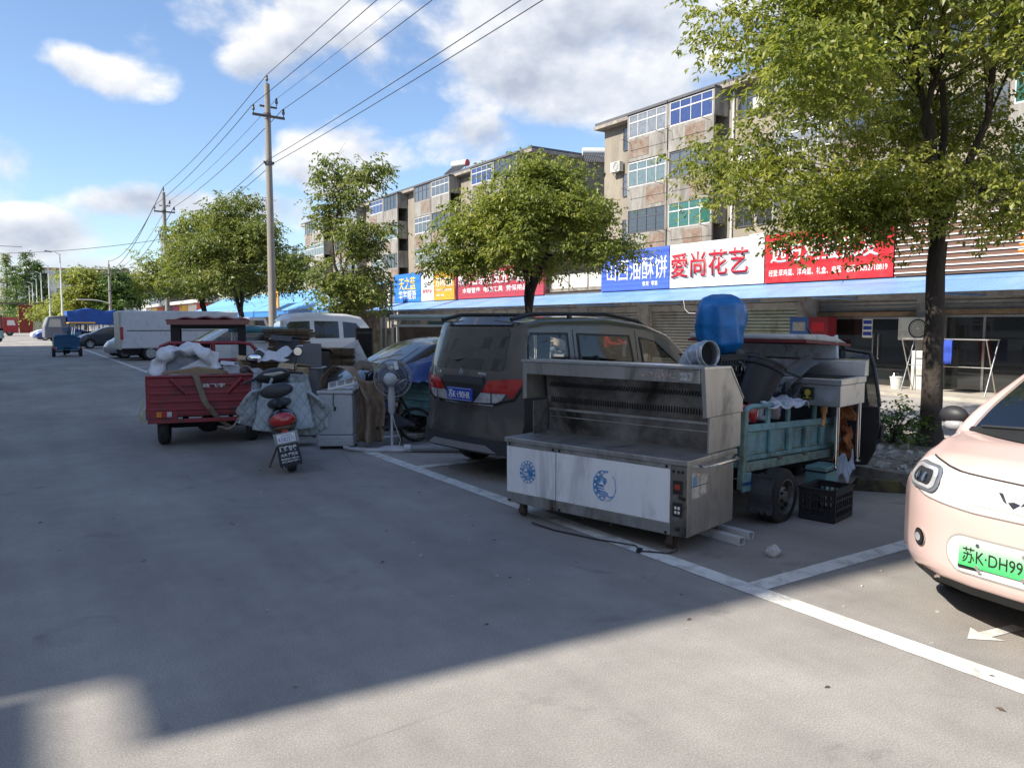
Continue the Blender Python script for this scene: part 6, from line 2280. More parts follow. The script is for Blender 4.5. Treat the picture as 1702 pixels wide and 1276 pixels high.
bike_wheel(0, .25)
bike_wheel(.88, .25)
s = B()
for p in ([(0, 0, .25), (.28, 0, .30)], [(0, 0, .25), (.20, 0, .62)], [(.28, 0, .30), (.18, 0, .78)], [(.28, 0, .32), (.74, 0, .62)], [(.20, 0, .58), (.72, 0, .66)], [(.72, 0, .72), (.80, 0, .45), (.88, 0, .25)], [(.72, 0, .66), (.68, 0, .98)]):
    s.tube(p, .018, 8)
s.obj('frame', mat('bike_frame_black', (.015, .015, .018), .3, coat=.6), bk, smooth=1)
s = B()
s.tube([(.28, -.06, .30), (.19, -.065, .44)], .012, 6)
s.tube([(.28, .06, .30), (.37, .065, .16)], .012, 6)
s.lathe([(.085, -.045), (.095, -.04), (.085, -.035)], (.28, 0, .30), 'y', 22)
s.obj('crank', M['chrome'], bk)
B().cbox((.19, -.1, .44), (.09, .08, .02)).obj('pedal', M['plastic'], bk)
B().ball((.17, 0, .81), (.13, .07, .035), 2).obj('saddle', M['plastic'], bk, smooth=1)
B().tube([(.66, -.27, 1.0), (.68, 0, .98), (.66, .27, 1.0)], .014, 6).obj('handlebar', M['plastic'], bk)
B().cbox((.44, -.0, .54), (.16, .05, .05), (0, -.55, 0)).obj('battery', mat('blue_tag', (.05, .12, .35), .5), bk)

tt = thing('cargo_tricycle', 'teal cargo tricycle squeezed between the dark car and the van', 'tricycle', (5.05, 10.25, 0), R(14))
cargo_trike(tt, M['teal'], .50, 1.3, .36, .82, simple=True)
s = B()
s.tube([(.02, -.2, .82), (.03, -.22, 1.05), (.05, -.32, 1.02), (.02, -.42, .62)], .014, 6)
s.obj('hose', M['whitetube'], tt)
o = crumple(26, 20, lambda u, v: (lerp([(0, -.45), (.4, -.05), (1, .75)], u), (v - .5) * .8, lerp([(0, .82), (.12, .92), (.4, 1.08), (.8, 1.22), (1, 1.20)], u) - .28 * sm((.3 - v) / .3) * sm(u * 3) - .1 * sm((v - .8) / .2)), .05, 4, 4).obj('blue_tarpaulin', mat('dark_blue_tarp', (.012, .035, .16), .45, var=.25, vs=4), smooth=60, solid=.01)
o.location = (5.22, 10.46, 0)
o.rotation_euler = (0, 0, R(16))
tag(o, 'dark blue tarpaulin draped over the teal tricycle beside the dark car', 'tarpaulin')


# ---------------------------------------------------------------- ordinary cars and vans
def car(name, label, cat, loc, rz, L, W, topt, belt, paint_m, wheels, win, screens, lights, group=None, bot=.22, r=.30, extra=None, front_slope=.22, tumble=.16, nx=40, glass='carglass'):
    """nose towards +x at x=L; topt table from the tail; side windows as (x,z) outlines, screens as (y,z) outlines with a side"""
    t = thing(name, label, cat, loc, rz, group)
    b = shell(L, lambda x: lerp(topt, x), lambda x: lerp([(0, bot + .08), (.4, bot), (L - .4, bot), (L, bot + .05)], x),
              lambda x, z: W - .05 * sm((bot + .22 - z) / .2) - tumble * sm((z - belt) / .7) - .06 * sm((x - L + .6) / .6), lambda y, z: .14 * (y / W) ** 3 + .18 * sm((z - belt) / .6), lambda y, z: .26 * (y / W) ** 3 + front_slope * sm((z - .5) / .45) + .06 * sm((.4 - z) / .2), nx=nx, rt=.09, crown=.03)
    bo = b.obj('body', paint_m, t, smooth=50)
    T = bvh(bo)
    for poly in win:
        for sg in (-1, 1):
            decal(T, poly, 'y', sg, .005, .15).obj('side_window', M['sideglass'], t, smooth=60)
    for poly, sg, nm in screens:
        decal(T, poly, 'x', sg, .005, .08).obj(nm, M[glass] if nm == 'windscreen' else M['carglass'], t, smooth=60)
    for poly, sg, nm, mm in lights:
        for q in (1, -1):
            decal(T, [(q * a, c) for a, c in poly], 'x', sg, .008, .05).obj(nm, M[mm], t, smooth=60)
    for x in wheels:
        for sg in (-1, 1):
            decal(T, [(x + a, c) for a, c in circ(0, r + .01, r + .055, 22)], 'y', sg, .003, .1).obj('arch_shade', M['under'], t)  # black decal in place of the shaded hollow over the wheel
            wheel(t, (x, sg * (W - .06), r), r, .16, sg, 'rim', 5)
    B().box(.3, L - .3, -W + .15, W - .15, .14, .3).obj('underbody', M['under'], t)
    return t, T


sedan_top = [(0, .92), (.35, 1.0), (.75, 1.04), (1.4, 1.36), (1.9, 1.42), (2.4, 1.42), (2.8, 1.33), (3.45, .98), (3.9, .93), (4.25, .80), (4.45, .68)]
sedan_win = [[(1.15, .98), (1.5, 1.27), (2.35, 1.34), (2.75, 1.26), (3.1, 1.02)]]
sedan_ws = [([(-.62, 1.02), (.62, 1.02), (.50, 1.36), (-.50, 1.36)], 1, 'windscreen'), ([(-.58, 1.08), (.58, 1.08), (.5, 1.34), (-.5, 1.34)], -1, 'rear_window')]
sedan_li = [([(.42, .76), (.76, .80), (.80, .68), (.45, .64)], 1, 'headlight', 'clearlamp'), ([(.45, .95), (.78, .92), (.78, .80), (.5, .8)], -1, 'tail_light', 'redlamp')]
dark = paint('dark_car_paint', (.045, .045, .045), .5, .35)
t, T = car('sedan', 'dark grey sedan nosing out between the blue tarpaulin and the cardboard piles', 'car', (8.55, 12.0, 0), R(180), 4.45, .86, sedan_top, .92, dark, (.9, 3.55), sedan_win, sedan_ws, sedan_li, r=.31, glass='seeglass')
decal(T, [(-.35, .66), (.35, .66), (.30, .52), (-.30, .52)], 'x', 1, .006, .06).obj('grille', M['chrome'], t)
s = B()
s.tube([(3.38, -.55, 1.02), (3.3, -.1, 1.05)], .012, 5)
s.obj('wiper', M['plastic'], t)
wp = paint('white_car_paint', (.62, .63, .64), .0, .3)
hatch_top = [(0, .95), (.2, 1.15), (.6, 1.48), (1.3, 1.56), (2.1, 1.57), (2.6, 1.48), (3.3, 1.08), (3.7, 1.0), (4.05, .88), (4.25, .74)]
hatch_win = [[(.5, 1.02), (.75, 1.38), (2.45, 1.44), (3.05, 1.08)]]
car('hatchback', 'white car seen through and beside the red tricycle cab', 'car', (8.5, 27.2, 0), R(180), 4.25, .86, hatch_top, .98, wp, (.8, 3.4), hatch_win,
    [([(-.62, 1.08), (.62, 1.08), (.52, 1.46), (-.52, 1.46)], 1, 'windscreen')], [([(.42, .86), (.78, .90), (.80, .76), (.48, .74)], 1, 'headlight', 'clearlamp')], glass='seeglass')
vc = thing('vendor_cart', 'white vendor cart under a dark and turquoise awning right of the red tricycle cab', 'cart', (5.75, 21.6, 0), R(-20))
crumple(20, 8, lambda u, v: ((u - .5) * 1.5, (v - .5) * .8, 1.50 + .07 * math.sin(math.pi * v) - .05 * u), .03, 4, 2).obj('awning', mat('teal_awning', (.06, .30, .36), .6, var=.3, vs=2, dirt=(.03, .03, .03), da=.7, ds=1.2), vc, smooth=60, solid=.10)
B().box(-.7, .7, -.35, .35, .45, 1.15).obj('body', M['appl'], vc, bevel=.02)
B().box(-.72, .72, -.37, .37, 1.153, 1.19).obj('worktop', M['inox'], vc)
s = B()
for x in (-.68, .68):
    for y in (-.33, .33):
        s.tube([(x, y, .1), (x, y, 1.5)], .02, 6)
s.obj('post', M['whitetube'], vc)
for x in (-.5, .5):
    wheel(vc, (x, -.3, .2), .2, .08, -1, 'steelrim', 0)
van_top = [(0, 1.75), (.2, 1.95), (1.2, 2.0), (2.3, 1.97), (2.75, 1.88), (3.35, 1.2), (3.6, 1.12), (3.8, .9)]
van_win = [[(.25, 1.2), (.27, 1.72), (1.0, 1.75), (1.0, 1.2)], [(1.15, 1.2), (1.15, 1.75), (1.95, 1.74), (1.95, 1.2)], [(2.1, 1.2), (2.1, 1.73), (2.55, 1.68), (2.95, 1.22)]]
car('minivan', 'white minivan with tinted windows parked behind the cardboard piles', 'van', (7.0, 24.8, 0), R(0), 3.8, .80, van_top, 1.1, wp, (.75, 3.05), van_win,
    [([(-.55, 1.25), (.55, 1.25), (.5, 1.75), (-.5, 1.75)], -1, 'rear_window')], [([(.5, 1.15), (.72, 1.15), (.72, .8), (.55, .8)], -1, 'tail_light', 'redlamp')], front_slope=.15, tumble=.1)

# ---------------------------------------------------------------- cardboard piles, boards and cabinets behind the scooter
def bale(label, x, y, z, w, d, h, rz, m='cardflat'):
    t = thing('cardboard_bale', label, 'cardboard', (x, y, z), rz, 'bundled cardboard behind the scooter')
    b = B()
    n = max(2, int(h / .045))
    rnd = random.Random(int(x * 100 + z * 37))
    for k in range(n):
        j = .03
        b.cbox((rnd.uniform(-j, j), rnd.uniform(-j, j), h * (k + .5) / n), (w + rnd.uniform(-.05, .03), d + rnd.uniform(-.05, .03), h / n * .86), (rnd.uniform(-.02, .02), rnd.uniform(-.02, .02), rnd.uniform(-.05, .05)))
    b.obj('sheets', M[m], t)
    s = B()
    for q in (-.25, .25):
        s.tube([(q * w, -d / 2 - .03, 0), (q * w, -d / 2 - .03, h), (q * w, d / 2 + .03, h + .01)], .006, 4)
    s.obj('twine', M['plastic'], t)


bale('flat brown cardboard bundle, topmost of the pile behind the scooter mirror', 4.03, 13.22, 1.44, .78, .5, .15, R(-33), 'cardflat')
bale('dark lower cardboard bundle in the tall pile behind the scooter', 4.05, 13.3, .72, .6, .5, .70, R(-33), 'cardd')
bale('lowest cardboard bundle of the tall pile behind the scooter', 4.05, 13.3, 0, .8, .6, .70, R(-30), 'cardd')
bale('loose brown cardboard bundle right of the red tricycle rail', 3.42, 12.15, .82, .62, .45, .26, R(-38), 'cardflat')
bale('cardboard bundle near the ground right of the red tricycle', 3.45, 12.15, 0, .75, .5, .80, R(-33), 'cardd')
bale('squarish brown cardboard stack left of the white leaning sheet', 4.95, 13.62, .78, .85, .5, .46, R(-33), 'cardflat')
bale('cardboard stack base left of the white leaning sheet', 4.95, 13.65, 0, .9, .55, .76, R(-33), 'cardd')
t = thing('grey_cabinet', 'plain grey panel cabinet standing behind the scooter mirror', 'cabinet', (3.88, 11.92, 0), R(-33))
gm = mat('grey_board', (.17, .17, .18), .6, var=.1, vs=3)
B().box(-.26, .20, -.05, .3, 0, .98).obj('body', gm, t)
B().prism([(-.27, 1.0), (.26, 1.0), (.26, 1.37), (.02, 1.38), (-.27, 1.16)], -.07, -.02, 'y').obj('panel', gm, t, bevel=.004)
B().box(-.27, .26, -.075, .3, .982, .997).obj('edge', M['whitetube'], t)
o = crumple(22, 16, lambda u, v: ((u - .5) * .75, (v - .5) * .35, .10 * math.sin(u * 8) * math.sin(v * 6 + 1) + .12 * u), .07, 5, 14).obj('plastic_film', mat('white_film', (.55, .56, .60), .5, var=.12), smooth=60, solid=.006)
o.location = (3.52, 12.1, 1.15)
o.rotation_euler = (0, 0, R(-33))
tag(o, 'crumpled white plastic film on the brown cardboard bundle', 'plastic film')
o = B().box(-.16, .16, -.01, .01, 0, .42).obj('white_board', M['whitetube'])
o.location = (5.30, 13.2, .95)
o.rotation_euler = (R(-10), R(-28), R(-33))
tag(o, 'small white sheet leaning against the squarish cardboard stack', 'sheet')
t = thing('display_cabinet', 'grimy cabinet with a glass side and a rusty yellow brown panel', 'cabinet', (6.75, 15.95, 0), R(-33))
rustm = mat('rusty_yellow_panel', (.26, .17, .06), .8, var=.5, vs=5, dirt=(.42, .36, .25), da=.6, ds=5)
B().box(-.02, .42, -.03, .3, .1, 1.58).obj('side_panel', rustm, t)
B().box(-.38, -.04, .0, .3, .1, 1.58).obj('glass_side', M['carglass'], t)
s = B()
for x in (-.40, -.03, .43):
    s.box(x - .015, x + .015, -.04, .31, 0, 1.6)
s.obj('frame', M['iron'], t)
st = thing('food_stall', 'steel framed food stall with brown wooden back behind the dark car', 'food stall', (7.85, 14.75, 0), R(-33))
st.scale = (1, 1, .93)
s = B()
for x in (-1.05, 1.25):
    for y in (-.35, .45):
        s.box(x - .025, x + .025, y - .025, y + .025, 0, 1.93)
for z in (1.92, 1.76, 1.10):
    s.box(-1.07, 1.27, -.375, -.325, z - .03, z + .02)
    s.box(-1.07, 1.27, .425, .475, z - .03, z + .02)
    for x in (-1.05, 1.25):
        s.box(x - .022, x + .022, -.32, .42, z - .028, z + .018)
for x in (-1.4, -1.3):
    s.box(x - .02, x + .02, .3, .34, 0, 1.95)
s.obj('frame', M['steel'], st)
B().box(-1.02, 1.22, .38, .42, 1.12, 1.73).obj('back_board', mat('brown_plywood', (.11, .065, .04), .7, var=.4, vs=3, dirt=(.05, .03, .02), da=.5), st)
B().tube([(-1.1, -.4, 1.96), (1.3, -.4, 1.96)], .05, 8).obj('rolled_awning', mat('pale_green_roll', (.38, .43, .40), .6, var=.2), st)
B().box(-.3, .9, -.38, -.36, 1.78, 1.86).obj('menu_strip', mat('menu_strip', (.03, .09, .07), .5, var=.5, vs=20), st)
B().box(-1.05, 1.25, -.36, .46, 1.03, 1.065).obj('worktop', M['inox'], st)

rnd = random.Random(41)
for i, (x, y, z, w, d, h, c, lab) in enumerate([
        (3.30, 11.70, .50, .34, .26, .30, (.26, .17, .10), 'open brown carton low between the red tricycle and the scooter'),
        (3.62, 11.55, .86, .30, .22, .16, (.40, .30, .18), 'flattened pale carton on the heap behind the scooter handlebar'),
        (4.42, 12.95, .86, .34, .28, .34, (.05, .05, .05), 'black plastic box right of the grey panel cabinet'),
        (3.12, 12.45, .90, .30, .2, .22, (.45, .33, .2), 'small tan carton beside the red tricycle bed rail'),
        (3.80, 12.55, 1.16, .36, .25, .26, (.07, .07, .075), 'dark box under the topmost cardboard bundle'),
        (2.62, 11.35, .98, .20, .15, .12, (.50, .50, .53), 'white box among the scrap in the red tricycle bed')]):
    t = thing('carton', lab, 'carton', (x, y, z), rnd.uniform(-1, .3))
    B().box(-w / 2, w / 2, -d / 2, d / 2, 0, h).obj('box', mat('carton_%s' % 'brown pale black tan dark white'.split()[i], c, .85, var=.25, vs=5), t, bevel=.006)
    f = B()
    f.cbox((-w * .3, -d * .62, h + .03), (w * .9, d * .5, .006), (.7, .1, 0))
    f.cbox((w * .1, d * .62, h + .02), (w * .9, d * .5, .006), (-.5, .1, 0))
    f.obj('flap', mat('carton_flap_%s' % 'brown pale black tan dark white'.split()[i], tuple(q * 1.15 for q in c), .85, var=.2), t)
t = thing('trolley', 'low trolley heap base hidden behind the scooter', 'trolley', (3.45, 11.8, 0), R(-33))
B().box(-.5, .6, -.4, .4, .40, .48).obj('deck', M['iron'], t)
for x in (-.4, .5):
    for y in (-.3, .3):
        B().tube([(x, y, 0), (x, y, .4)], .03, 8).obj('leg', M['iron'], t)
for i, (x, y, z, sc_, c, lab) in enumerate([(3.36, 11.95, 1.12, .5, (.62, .62, .66), 'white crumpled bag on the loose cardboard by the red tricycle'), (4.55, 11.25, .95, .5, (.16, .12, .09), 'brown crumpled cloth on the dark sedan bonnet'),
                                       (4.42, 9.75, .25, .6, (.03, .03, .035), 'black sack slumped between the wrapping and the bicycle'), (3.30, 10.5, .12, .5, (.10, .10, .10), 'dark sack slumped on the ground behind the scooter')]):
    o = crumple(18, 14, lambda u, v: ((u - .5) * .8, (v - .5) * .6, .32 * math.sin(math.pi * u) * math.sin(math.pi * v)), .10, 3.2, i + 20).obj('crumpled_bag', mat('bag_%s' % 'white brown black dark'.split()[i], c, .7, var=.25, vs=5), smooth=60, solid=.01)
    o.location = (x, y, z)
    o.scale = (sc_, sc_, sc_)
    tag(o, lab, 'bag')


# ---------------------------------------------------------------- vehicles farther down the row
bt = thing('box_van', 'white box truck with red tail lamp parked behind the red tricycle', 'truck', (4.05, 38.6, 0), R(0))
wbox = mat('white_box_paint', (.60, .62, .66), .45, var=.06, vs=1, dirt=(.40, .41, .42), da=.3)
B().box(.0, 5.0, -1.0, 1.0, .55, 2.22).obj('cargo_box', wbox, bt, bevel=.06)
B().box(-.05, .02, -1.02, 1.02, .5, 2.18).obj('rear_doors', mat('greenish_door', (.40, .43, .38), .5, var=.1), bt, bevel=.02)
B().box(.25, 5.0, -1.006, -1.002, 1.32, 1.36).obj('rub_strip', M['plastic'], bt)
B().box(-.02, .10, -1.03, -.94, .95, 1.5).obj('tail_light', M['redlamp'], bt)
B().box(.1, 5.4, -.8, .8, .3, .53).obj('chassis', M['under'], bt)
B().prism([(5.05, .45), (6.5, .45), (6.6, 1.1), (6.3, 1.95), (5.05, 1.95)], -.95, .95, 'y').obj('cab', wbox, bt, bevel=.08)
B().prism([(5.3, 1.2), (6.4, 1.2), (6.2, 1.8), (5.3, 1.8)], -.955, .955, 'y').obj('side_window', M['carglass'], bt)
for x in (1.2, 5.6):
    for sg in (-1, 1):
        wheel(bt, (x, sg * .86, .34), .34, .2, sg, 'rim', 5)
silver = paint('silver_paint', (.36, .37, .39), .5, .35)
mpv_top = [(0, 1.1), (.2, 1.4), (.7, 1.62), (1.6, 1.68), (2.6, 1.62), (3.3, 1.15), (3.7, 1.05), (4.1, .95), (4.4, .78)]
car('hatchback', 'silver car nosing out behind the white box truck', 'car', (8.1, 41.3, 0), R(180), 4.4, .86, mpv_top, 1.05, silver, (.8, 3.6), [[(.5, 1.1), (.8, 1.5), (2.5, 1.52), (3.1, 1.15)]],
    [([(-.62, 1.15), (.62, 1.15), (.52, 1.55), (-.52, 1.55)], 1, 'windscreen')], [([(.40, .92), (.80, 1.0), (.80, .84), (.45, .78)], 1, 'headlight', 'clearlamp')])
bluep = mat('blue_trike_paint', (.015, .10, .21), .5, var=.2, vs=4)
bt = thing('cargo_tricycle', 'small blue cargo tricycle standing alone in the road far left', 'tricycle', (2.35, 44.1, 0), R(90))
cargo_trike(bt, bluep, .56, 1.5, .45, .95, simple=True)
s = B()
for k in range(6):
    s.box(.30, .33, -.17 + k * .06, -.14 + k * .06, .96, 1.4)
s.box(.29, .34, -.2, .2, 1.38, 1.42)
s.obj('rear_guard', bluep, bt)
B().box(.4, 1.4, -.5, .5, .96, 1.1).obj('load_sheet', mat('blue_load', (.03, .16, .28), .6, var=.4, vs=4), bt, bevel=.05)


def lorry(label, loc, rz, cabm, loadm, L=5.2, red=False):
    t = thing('lorry', label, 'lorry', loc, rz)
    c = B()
    c.prism([(0, .5), (.02, 1.3), (.3, 2.15), (1.55, 2.3), (1.6, .5)], -1.05, 1.05, 'y')
    c.obj('cab', cabm, t, bevel=.06)
    B().prism([(.28, 1.35), (.42, 2.0), (1.15, 2.0), (1.2, 1.35)], -1.056, 1.056, 'y').obj('side_window', M['clearlamp'], t)
    B().prism([(.015, 1.35), (.27, 2.08), (.29, 2.07), (.035, 1.34)], -.9, .9, 'y').obj('windscreen', M['carglass'], t)
    ld = B()
    ld.box(1.65, L, -1.1, 1.1, 1.55, 2.75)
    ld.warp(lambda p: V((p.x, p.y * (1 - .06 * (p.z > 2)), p.z)))
    bmesh.ops.subdivide_edges(ld.bm, edges=ld.bm.edges, cuts=9, use_grid_fill=True)
    ld.warp(lambda p: p + V((0, 1, 1)) * .09 * noise.noise(p * 2.2) + V((0, 0, .12 * math.sin(p.x * 2.4) * (p.z > 2.6))))
    ld.obj('tarpaulin', loadm, t, smooth=60)
    s = B()
    s.box(.4, L, -.9, .9, .55, .85)
    s.box(1.65, L, -1.08, 1.08, .87, .98)
    for k in range(5):
        for y in (-1.05, 1.05):
            x = 1.75 + k * (L - 1.9) / 4
            s.box(x - .04, x + .04, y - .04, y + .04, .98, 1.6)
    s.obj('chassis', M['under'], t)
    B().box(1.8, 2.6, -1.12, -.95, .5, .95).obj('fuel_tank', bluep, t)
    for x in (.95, L - 1.1):
        for sg in (-1, 1):
            wheel(t, (x, sg * .92, .42), .42, .25, sg, 'steelrim', 0)
    return t


lorry('grey lorry with a bulging blue tarpaulin load far down the row', (2.25, 73.5, 0), R(3), mat('lorry_grey', (.13, .14, .18), .5, var=.15), mat('blue_lorry_tarp', (.012, .07, .32), .5, var=.25, vs=1.5))
lorry('dark red lorry at the far left edge of the road', (.9, 118, 0), R(180), mat('lorry_red', (.30, .012, .02), .45, var=.15), mat('red_load', (.16, .05, .04), .7, var=.4), 6.5)
yt = thing('auto_rickshaw', 'three wheeled vehicle with yellow roof under the far blue tarpaulin lorry', 'three wheeler', (5.2, 66.5, 0), R(185))
B().box(-.2, 1.6, -.55, .55, 1.6, 1.72).obj('roof', mat('yellow_roof', (.50, .28, .02), .5, var=.15), yt, bevel=.05)
for x in (-.1, 1.3):
    for y in (-.5, .5):
        B().tube([(x, y, .5), (x * .9, y, 1.62)], .03, 5).obj('post', M['whitetube'], yt)
B().box(-.4, 1.7, -.55, .55, .35, .8).obj('body', mat('rickshaw_dark', (.03, .05, .06), .5), yt, bevel=.08)
for y in (-.5, .5):
    wheel(yt, (.1, y, .25), .25, .12, 1 if y > 0 else -1, 'steelrim', 0)
wheel(yt, (1.8, 0, .25), .25, .12, 1, 'steelrim', 0)
for y in (-.35, .35):
    B().ball((1.72, y, .75), (.05, .08, .08), 2).obj('headlight', M['clearlamp'], yt)
car('sedan', 'dark car half hidden behind the small blue tricycle', 'car', (7.9, 58.0, 0), R(180), 4.45, .86, sedan_top, .92, paint('slate_paint', (.05, .06, .08), .4), (.9, 3.55), sedan_win, sedan_ws, sedan_li, nx=24)
car('sedan', 'white car parked far down the row left of the grey lorry', 'car', (6.1, 92, 0), R(180), 4.45, .86, sedan_top, .92, wp, (.9, 3.55), sedan_win, sedan_ws, sedan_li, nx=24)
car('sedan', 'blue car parked far down the row just left of the grey lorry', 'car', (6.3, 86, 0), R(180), 4.45, .86, sedan_top, .92, paint('blue_paint', (.02, .05, .22), .3), (.9, 3.55), sedan_win, sedan_ws, sedan_li, nx=24)
tf = thing('cargo_tricycle', 'teal cargo tricycle at the far left edge in front of the red lorry', 'tricycle', (-.6, 80, 0), R(170))
cargo_trike(tf, M['teal'], .6, 1.7, .45, .95, simple=True)

# ---------------------------------------------------------------- far buildings and walls
M['farwhite'] = mat('far_white_wall', (.62, .62, .60), .8, var=.08, vs=.3)
M['fargrey'] = mat('far_grey_wall', (.36, .37, .38), .8, var=.08, vs=.3)
M['farred'] = mat('far_red_roof', (.32, .17, .12), .8, var=.15, vs=.4)


def block(label, loc, rz, w, d, h, m, floors, cols, roof='roofdark', hip=False):
    t = thing('far_building', label, 'building', loc, rz)
    B().box(-w / 2, w / 2, -d / 2, d / 2, 0, h).obj('wall', M[m], t)
    r = B()
    if hip:
        r.prism([(-d / 2 - .5, h + .003), (d / 2 + .5, h + .003), (0, h + h * .18)], -w / 2 - .5, w / 2 + .5, 'x')
    else:
        r.box(-w / 2 - .3, w / 2 + .3, -d / 2 - .3, d / 2 + .3, h + .003, h + .5)
    r.obj('roof', M[roof], t)
    for f in range(floors):
        for c in range(cols):
            x = -w / 2 + w * (c + .5) / cols
            z = h * (f + .5) / floors
            B().box(x - w / cols * .28, x + w / cols * .28, -d / 2 - .06, -d / 2 + .02, z - h / floors * .25, z + h / floors * .25).obj('window', M['carglass'], t)
    return t


block('pale apartment tower showing at the left edge of the leftmost street tree', (39, 226, 0), R(-10), 8, 14, 24, 'farwhite', 8, 2)
block('pale building with reddish roof above the far green tree', (18.5, 250, 0), R(-8), 22, 14, 16, 'farwhite', 4, 6, 'farred')
block('white building with tan roof right of the far tree', (35, 215, 0), R(-8), 22, 12, 13, 'farwhite', 3, 6, 'farred')
block('plain grey gabled shed beside the far shop signs', (25.5, 150, 0), R(-3), 11, 20, 8.2, 'fargrey', 1, 1, 'fargrey', True)
block('low house with tan gable at the far end of the road', (2.2, 330, 0), R(0), 13, 12, 6, 'farwhite', 1, 3, 'farred', True)
t = thing('far_shop_row', 'far red shop row with bright signs left of the street trees', 'shop building', (19, 92, 0))
B().box(0, 8, 0, 48, 0, 4.0).obj('wall', mat('far_brick', (.26, .13, .10), .8, var=.2, vs=1), t)
B().box(-1.2, 8.2, -.3, 48.3, 4.003, 4.35).obj('roof', M['farwhite'], t)
cols = [(.55, .04, .03), (.65, .60, .55), (.62, .35, .04), (.50, .10, .22), (.10, .25, .5), (.55, .05, .04), (.6, .5, .1), (.6, .58, .55)]
for k in range(8):
    B().box(-.12, -.01, .6 + k * 5.9, 5.9 + k * 5.9, 2.6, 3.9).obj('sign_board', mat('far_sign_%s' % 'red white orange plum blue crimson yellow pale'.split()[k], cols[k], .6, var=.4, vs=1.2), t)
    B().box(-.08, -.01, .8 + k * 5.9, 5.6 + k * 5.9, .1, 2.4).obj('shutter', M['shutter'], t)
t = thing('boundary_wall', 'rusty red gate and wall across the far end of the road', 'wall', (0, 150, 0))
B().box(-9, 1.2, 0, .3, 0, 2.6).obj('wall', mat('far_red_wall', (.30, .10, .08), .8, var=.3, vs=.5), t)
B().box(1.3, 3.2, -.3, .5, 0, 4.6).obj('gate_pillar', mat('gate_red', (.22, .03, .025), .7, var=.2), t)
B().box(-9, 9, -.05, .05, 4.7, 4.95).obj('gate_bar', M['iron'], t)
B().box(3.25, 9, .0, .3, 0, 2.2).obj('wall_panel', M['farwhite'], t)


# ---------------------------------------------------------------- two riders on the service lane, seen through the van's side windows
def skin_mesh(name, pts, edges, m, parent, levels=1):
    """pts: {key: (xyz, radius)}; a continuous limb-tapered surface grown from the joints"""
    keys = list(pts)
    me = bpy.data.meshes.new(name)
    me.from_pydata([pts[k][0] for k in keys], [(keys.index(a), keys.index(b)) for a, b in edges], [])
    o = bpy.data.objects.new(name, me)
    COL.objects.link(o)
    md = o.modifiers.new('skin', 'SKIN')
    md.use_smooth_shade = True
    for v, k in zip(me.skin_vertices[0].data, keys):
        r = pts[k][1]
        v.radius = r if isinstance(r, tuple) else (r, r)
        v.use_root = k == keys[0]
    sb = o.modifiers.new('sub', 'SUBSURF')
    sb.levels = sb.render_levels = levels
    dg = bpy.context.evaluated_depsgraph_get()
    nm = bpy.data.meshes.new_from_object(o.evaluated_get(dg))
    o.modifiers.clear()
    o.data = nm
    bpy.data.meshes.remove(me)
    nm.materials.append(m)
    for p in nm.polygons:
        p.use_smooth = True
    o.parent = parent
    return o


M['skin'] = mat('skin', (.45, .28, .20), .6, var=.06)


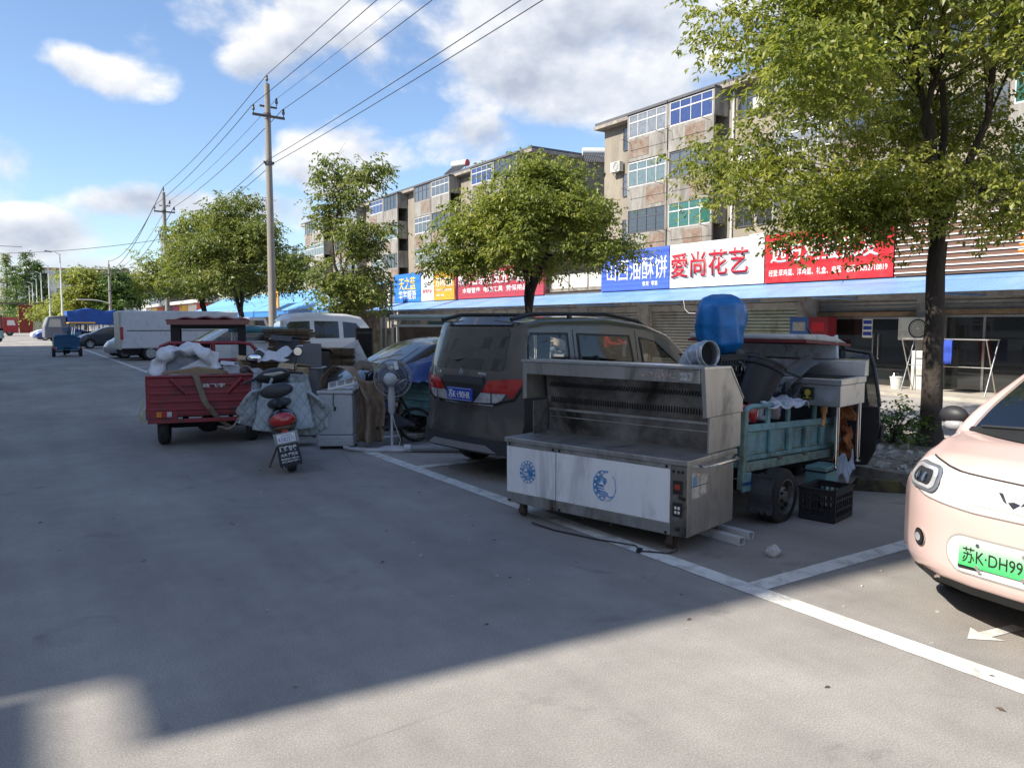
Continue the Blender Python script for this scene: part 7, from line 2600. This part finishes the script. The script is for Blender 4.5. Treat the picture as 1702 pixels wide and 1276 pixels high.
def rider(loc, rz, label, jacket, trousers, helmet, bikep, bikelabel):
    s = thing('scooter', bikelabel, 'scooter', loc, rz, None)
    wheel(s, (-.55, 0, .22), .22, .1, 1, 'steelrim', 5)
    wheel(s, (.65, 0, .22), .22, .09, 1, 'steelrim', 5)
    B().prism([(-.75, .5), (-.2, .42), (.0, .28), (.35, .28), (.45, .95), (.52, .95), (.58, .3), (.5, .2), (-.1, .2), (-.3, .28), (-.7, .42)], -.13, .13, 'y').obj('body', bikep, s, bevel=.04)
    B().ball((-.35, 0, .66), (.34, .14, .09), 2).obj('seat', M['plastic'], s, smooth=1)
    q = B().tube([(.42, -.32, 1.0), (.5, -.15, 1.03), (.5, .15, 1.03), (.42, .32, 1.0)], .018, 6)
    q.tube([(.5, 0, 1.03), (.65, 0, .22)], .03, 6)
    q.obj('handlebar', M['plastic'], s)
    B().box(-.8, -.5, -.15, .15, .72, .95).obj('top_box', M['plastic'], s, bevel=.03)
    t = thing('person', label, 'person', loc, rz)
    P = {'pelvis': ((-.30, 0, .80), (.13, .15)), 'waist': ((-.29, 0, .95), (.11, .14)), 'chest': ((-.24, 0, 1.16), (.11, .16)), 'neck': ((-.20, 0, 1.33), .055), 'head': ((-.18, 0, 1.44), (.08, .09)), 'crown': ((-.19, 0, 1.54), (.07, .075))}
    E = [('pelvis', 'waist'), ('waist', 'chest'), ('chest', 'neck'), ('neck', 'head'), ('head', 'crown')]
    for sg, n in ((1, 'l'), (-1, 'r')):
        P.update({'sh' + n: ((-.22, sg * .19, 1.25), .055), 'el' + n: ((.02, sg * .30, 1.05), .042), 'wr' + n: ((.34, sg * .27, 1.02), .03), 'pa' + n: ((.41, sg * .27, 1.025), .028),
                  'hi' + n: ((-.25, sg * .10, .77), .085), 'kn' + n: ((.14, sg * .16, .70), .065), 'an' + n: ((.12, sg * .14, .36), .042), 'to' + n: ((.27, sg * .15, .31), .035)})
        E += [('chest', 'sh' + n), ('sh' + n, 'el' + n), ('el' + n, 'wr' + n), ('wr' + n, 'pa' + n), ('pelvis', 'hi' + n), ('hi' + n, 'kn' + n), ('kn' + n, 'an' + n), ('an' + n, 'to' + n)]
        for f in range(4):
            y = sg * (.243 + .018 * f)
            P['f%d%s' % (f, n)] = ((.455, y, 1.03), .009)
            P['g%d%s' % (f, n)] = ((.468, y, 1.0 + .003 * f), .008)
            E += [('pa' + n, 'f%d%s' % (f, n)), ('f%d%s' % (f, n), 'g%d%s' % (f, n))]
        P['th' + n] = ((.42, sg * .225, 1.0), .009)
        E.append(('pa' + n, 'th' + n))
    skin_mesh('body', P, E, M['skin'], t)
    J = {k: (P[k][0], (P[k][1][0] + .018, P[k][1][1] + .018) if isinstance(P[k][1], tuple) else P[k][1] + .02) for k in P if k[:2] in ('pe', 'wa', 'ch', 'sh', 'el', 'wr')}
    skin_mesh('jacket', J, [e for e in E if e[0] in J and e[1] in J], jacket, t)
    K = {k: (P[k][0], (P[k][1][0] + .012, P[k][1][1] + .012) if isinstance(P[k][1], tuple) else P[k][1] + .016) for k in P if k == 'pelvis' or k[:2] in ('hi', 'kn', 'an')}
    skin_mesh('trousers', K, [e for e in E if e[0] in K and e[1] in K], trousers, t)
    B().lathe([(.001, .14), (.07, .125), (.115, .06), (.125, 0), (.12, -.05), (.10, -.06)], (-.19, 0, 1.52), 'z', 20).obj('helmet', helmet, t, smooth=1)
    f = B()
    f.ball((-.09, 0, 1.44), (.02, .012, .018), 2)
    for y in (-.032, .032):
        f.ball((-.10, y, 1.475), (.008, .012, .007), 1)
    f.ball((-.097, 0, 1.395), (.008, .025, .006), 1)
    f.obj('face', mat('face_features', (.2, .09, .07), .6), t, smooth=1)


rider((16.3, 22.4, 0), R(100), 'person in beige jacket and white helmet riding on the lane beyond the van', mat('beige_jacket', (.50, .38, .29), .85, var=.25, vs=9), mat('grey_trousers', (.10, .12, .14), .9), M['whitetube'], paint('pale_scooter', (.35, .38, .42), .2), 'pale scooter ridden by the person in the white helmet')
rider((16.2, 18.8, 0), R(-80), 'person in bright red jacket on the lane beyond the van side door', mat('red_jacket', (.60, .03, .02), .8, var=.15), mat('dark_trousers', (.02, .02, .03), .9), M['plastic'], paint('dark_scooter', (.02, .02, .025), .2), 'dark scooter ridden by the person in red')
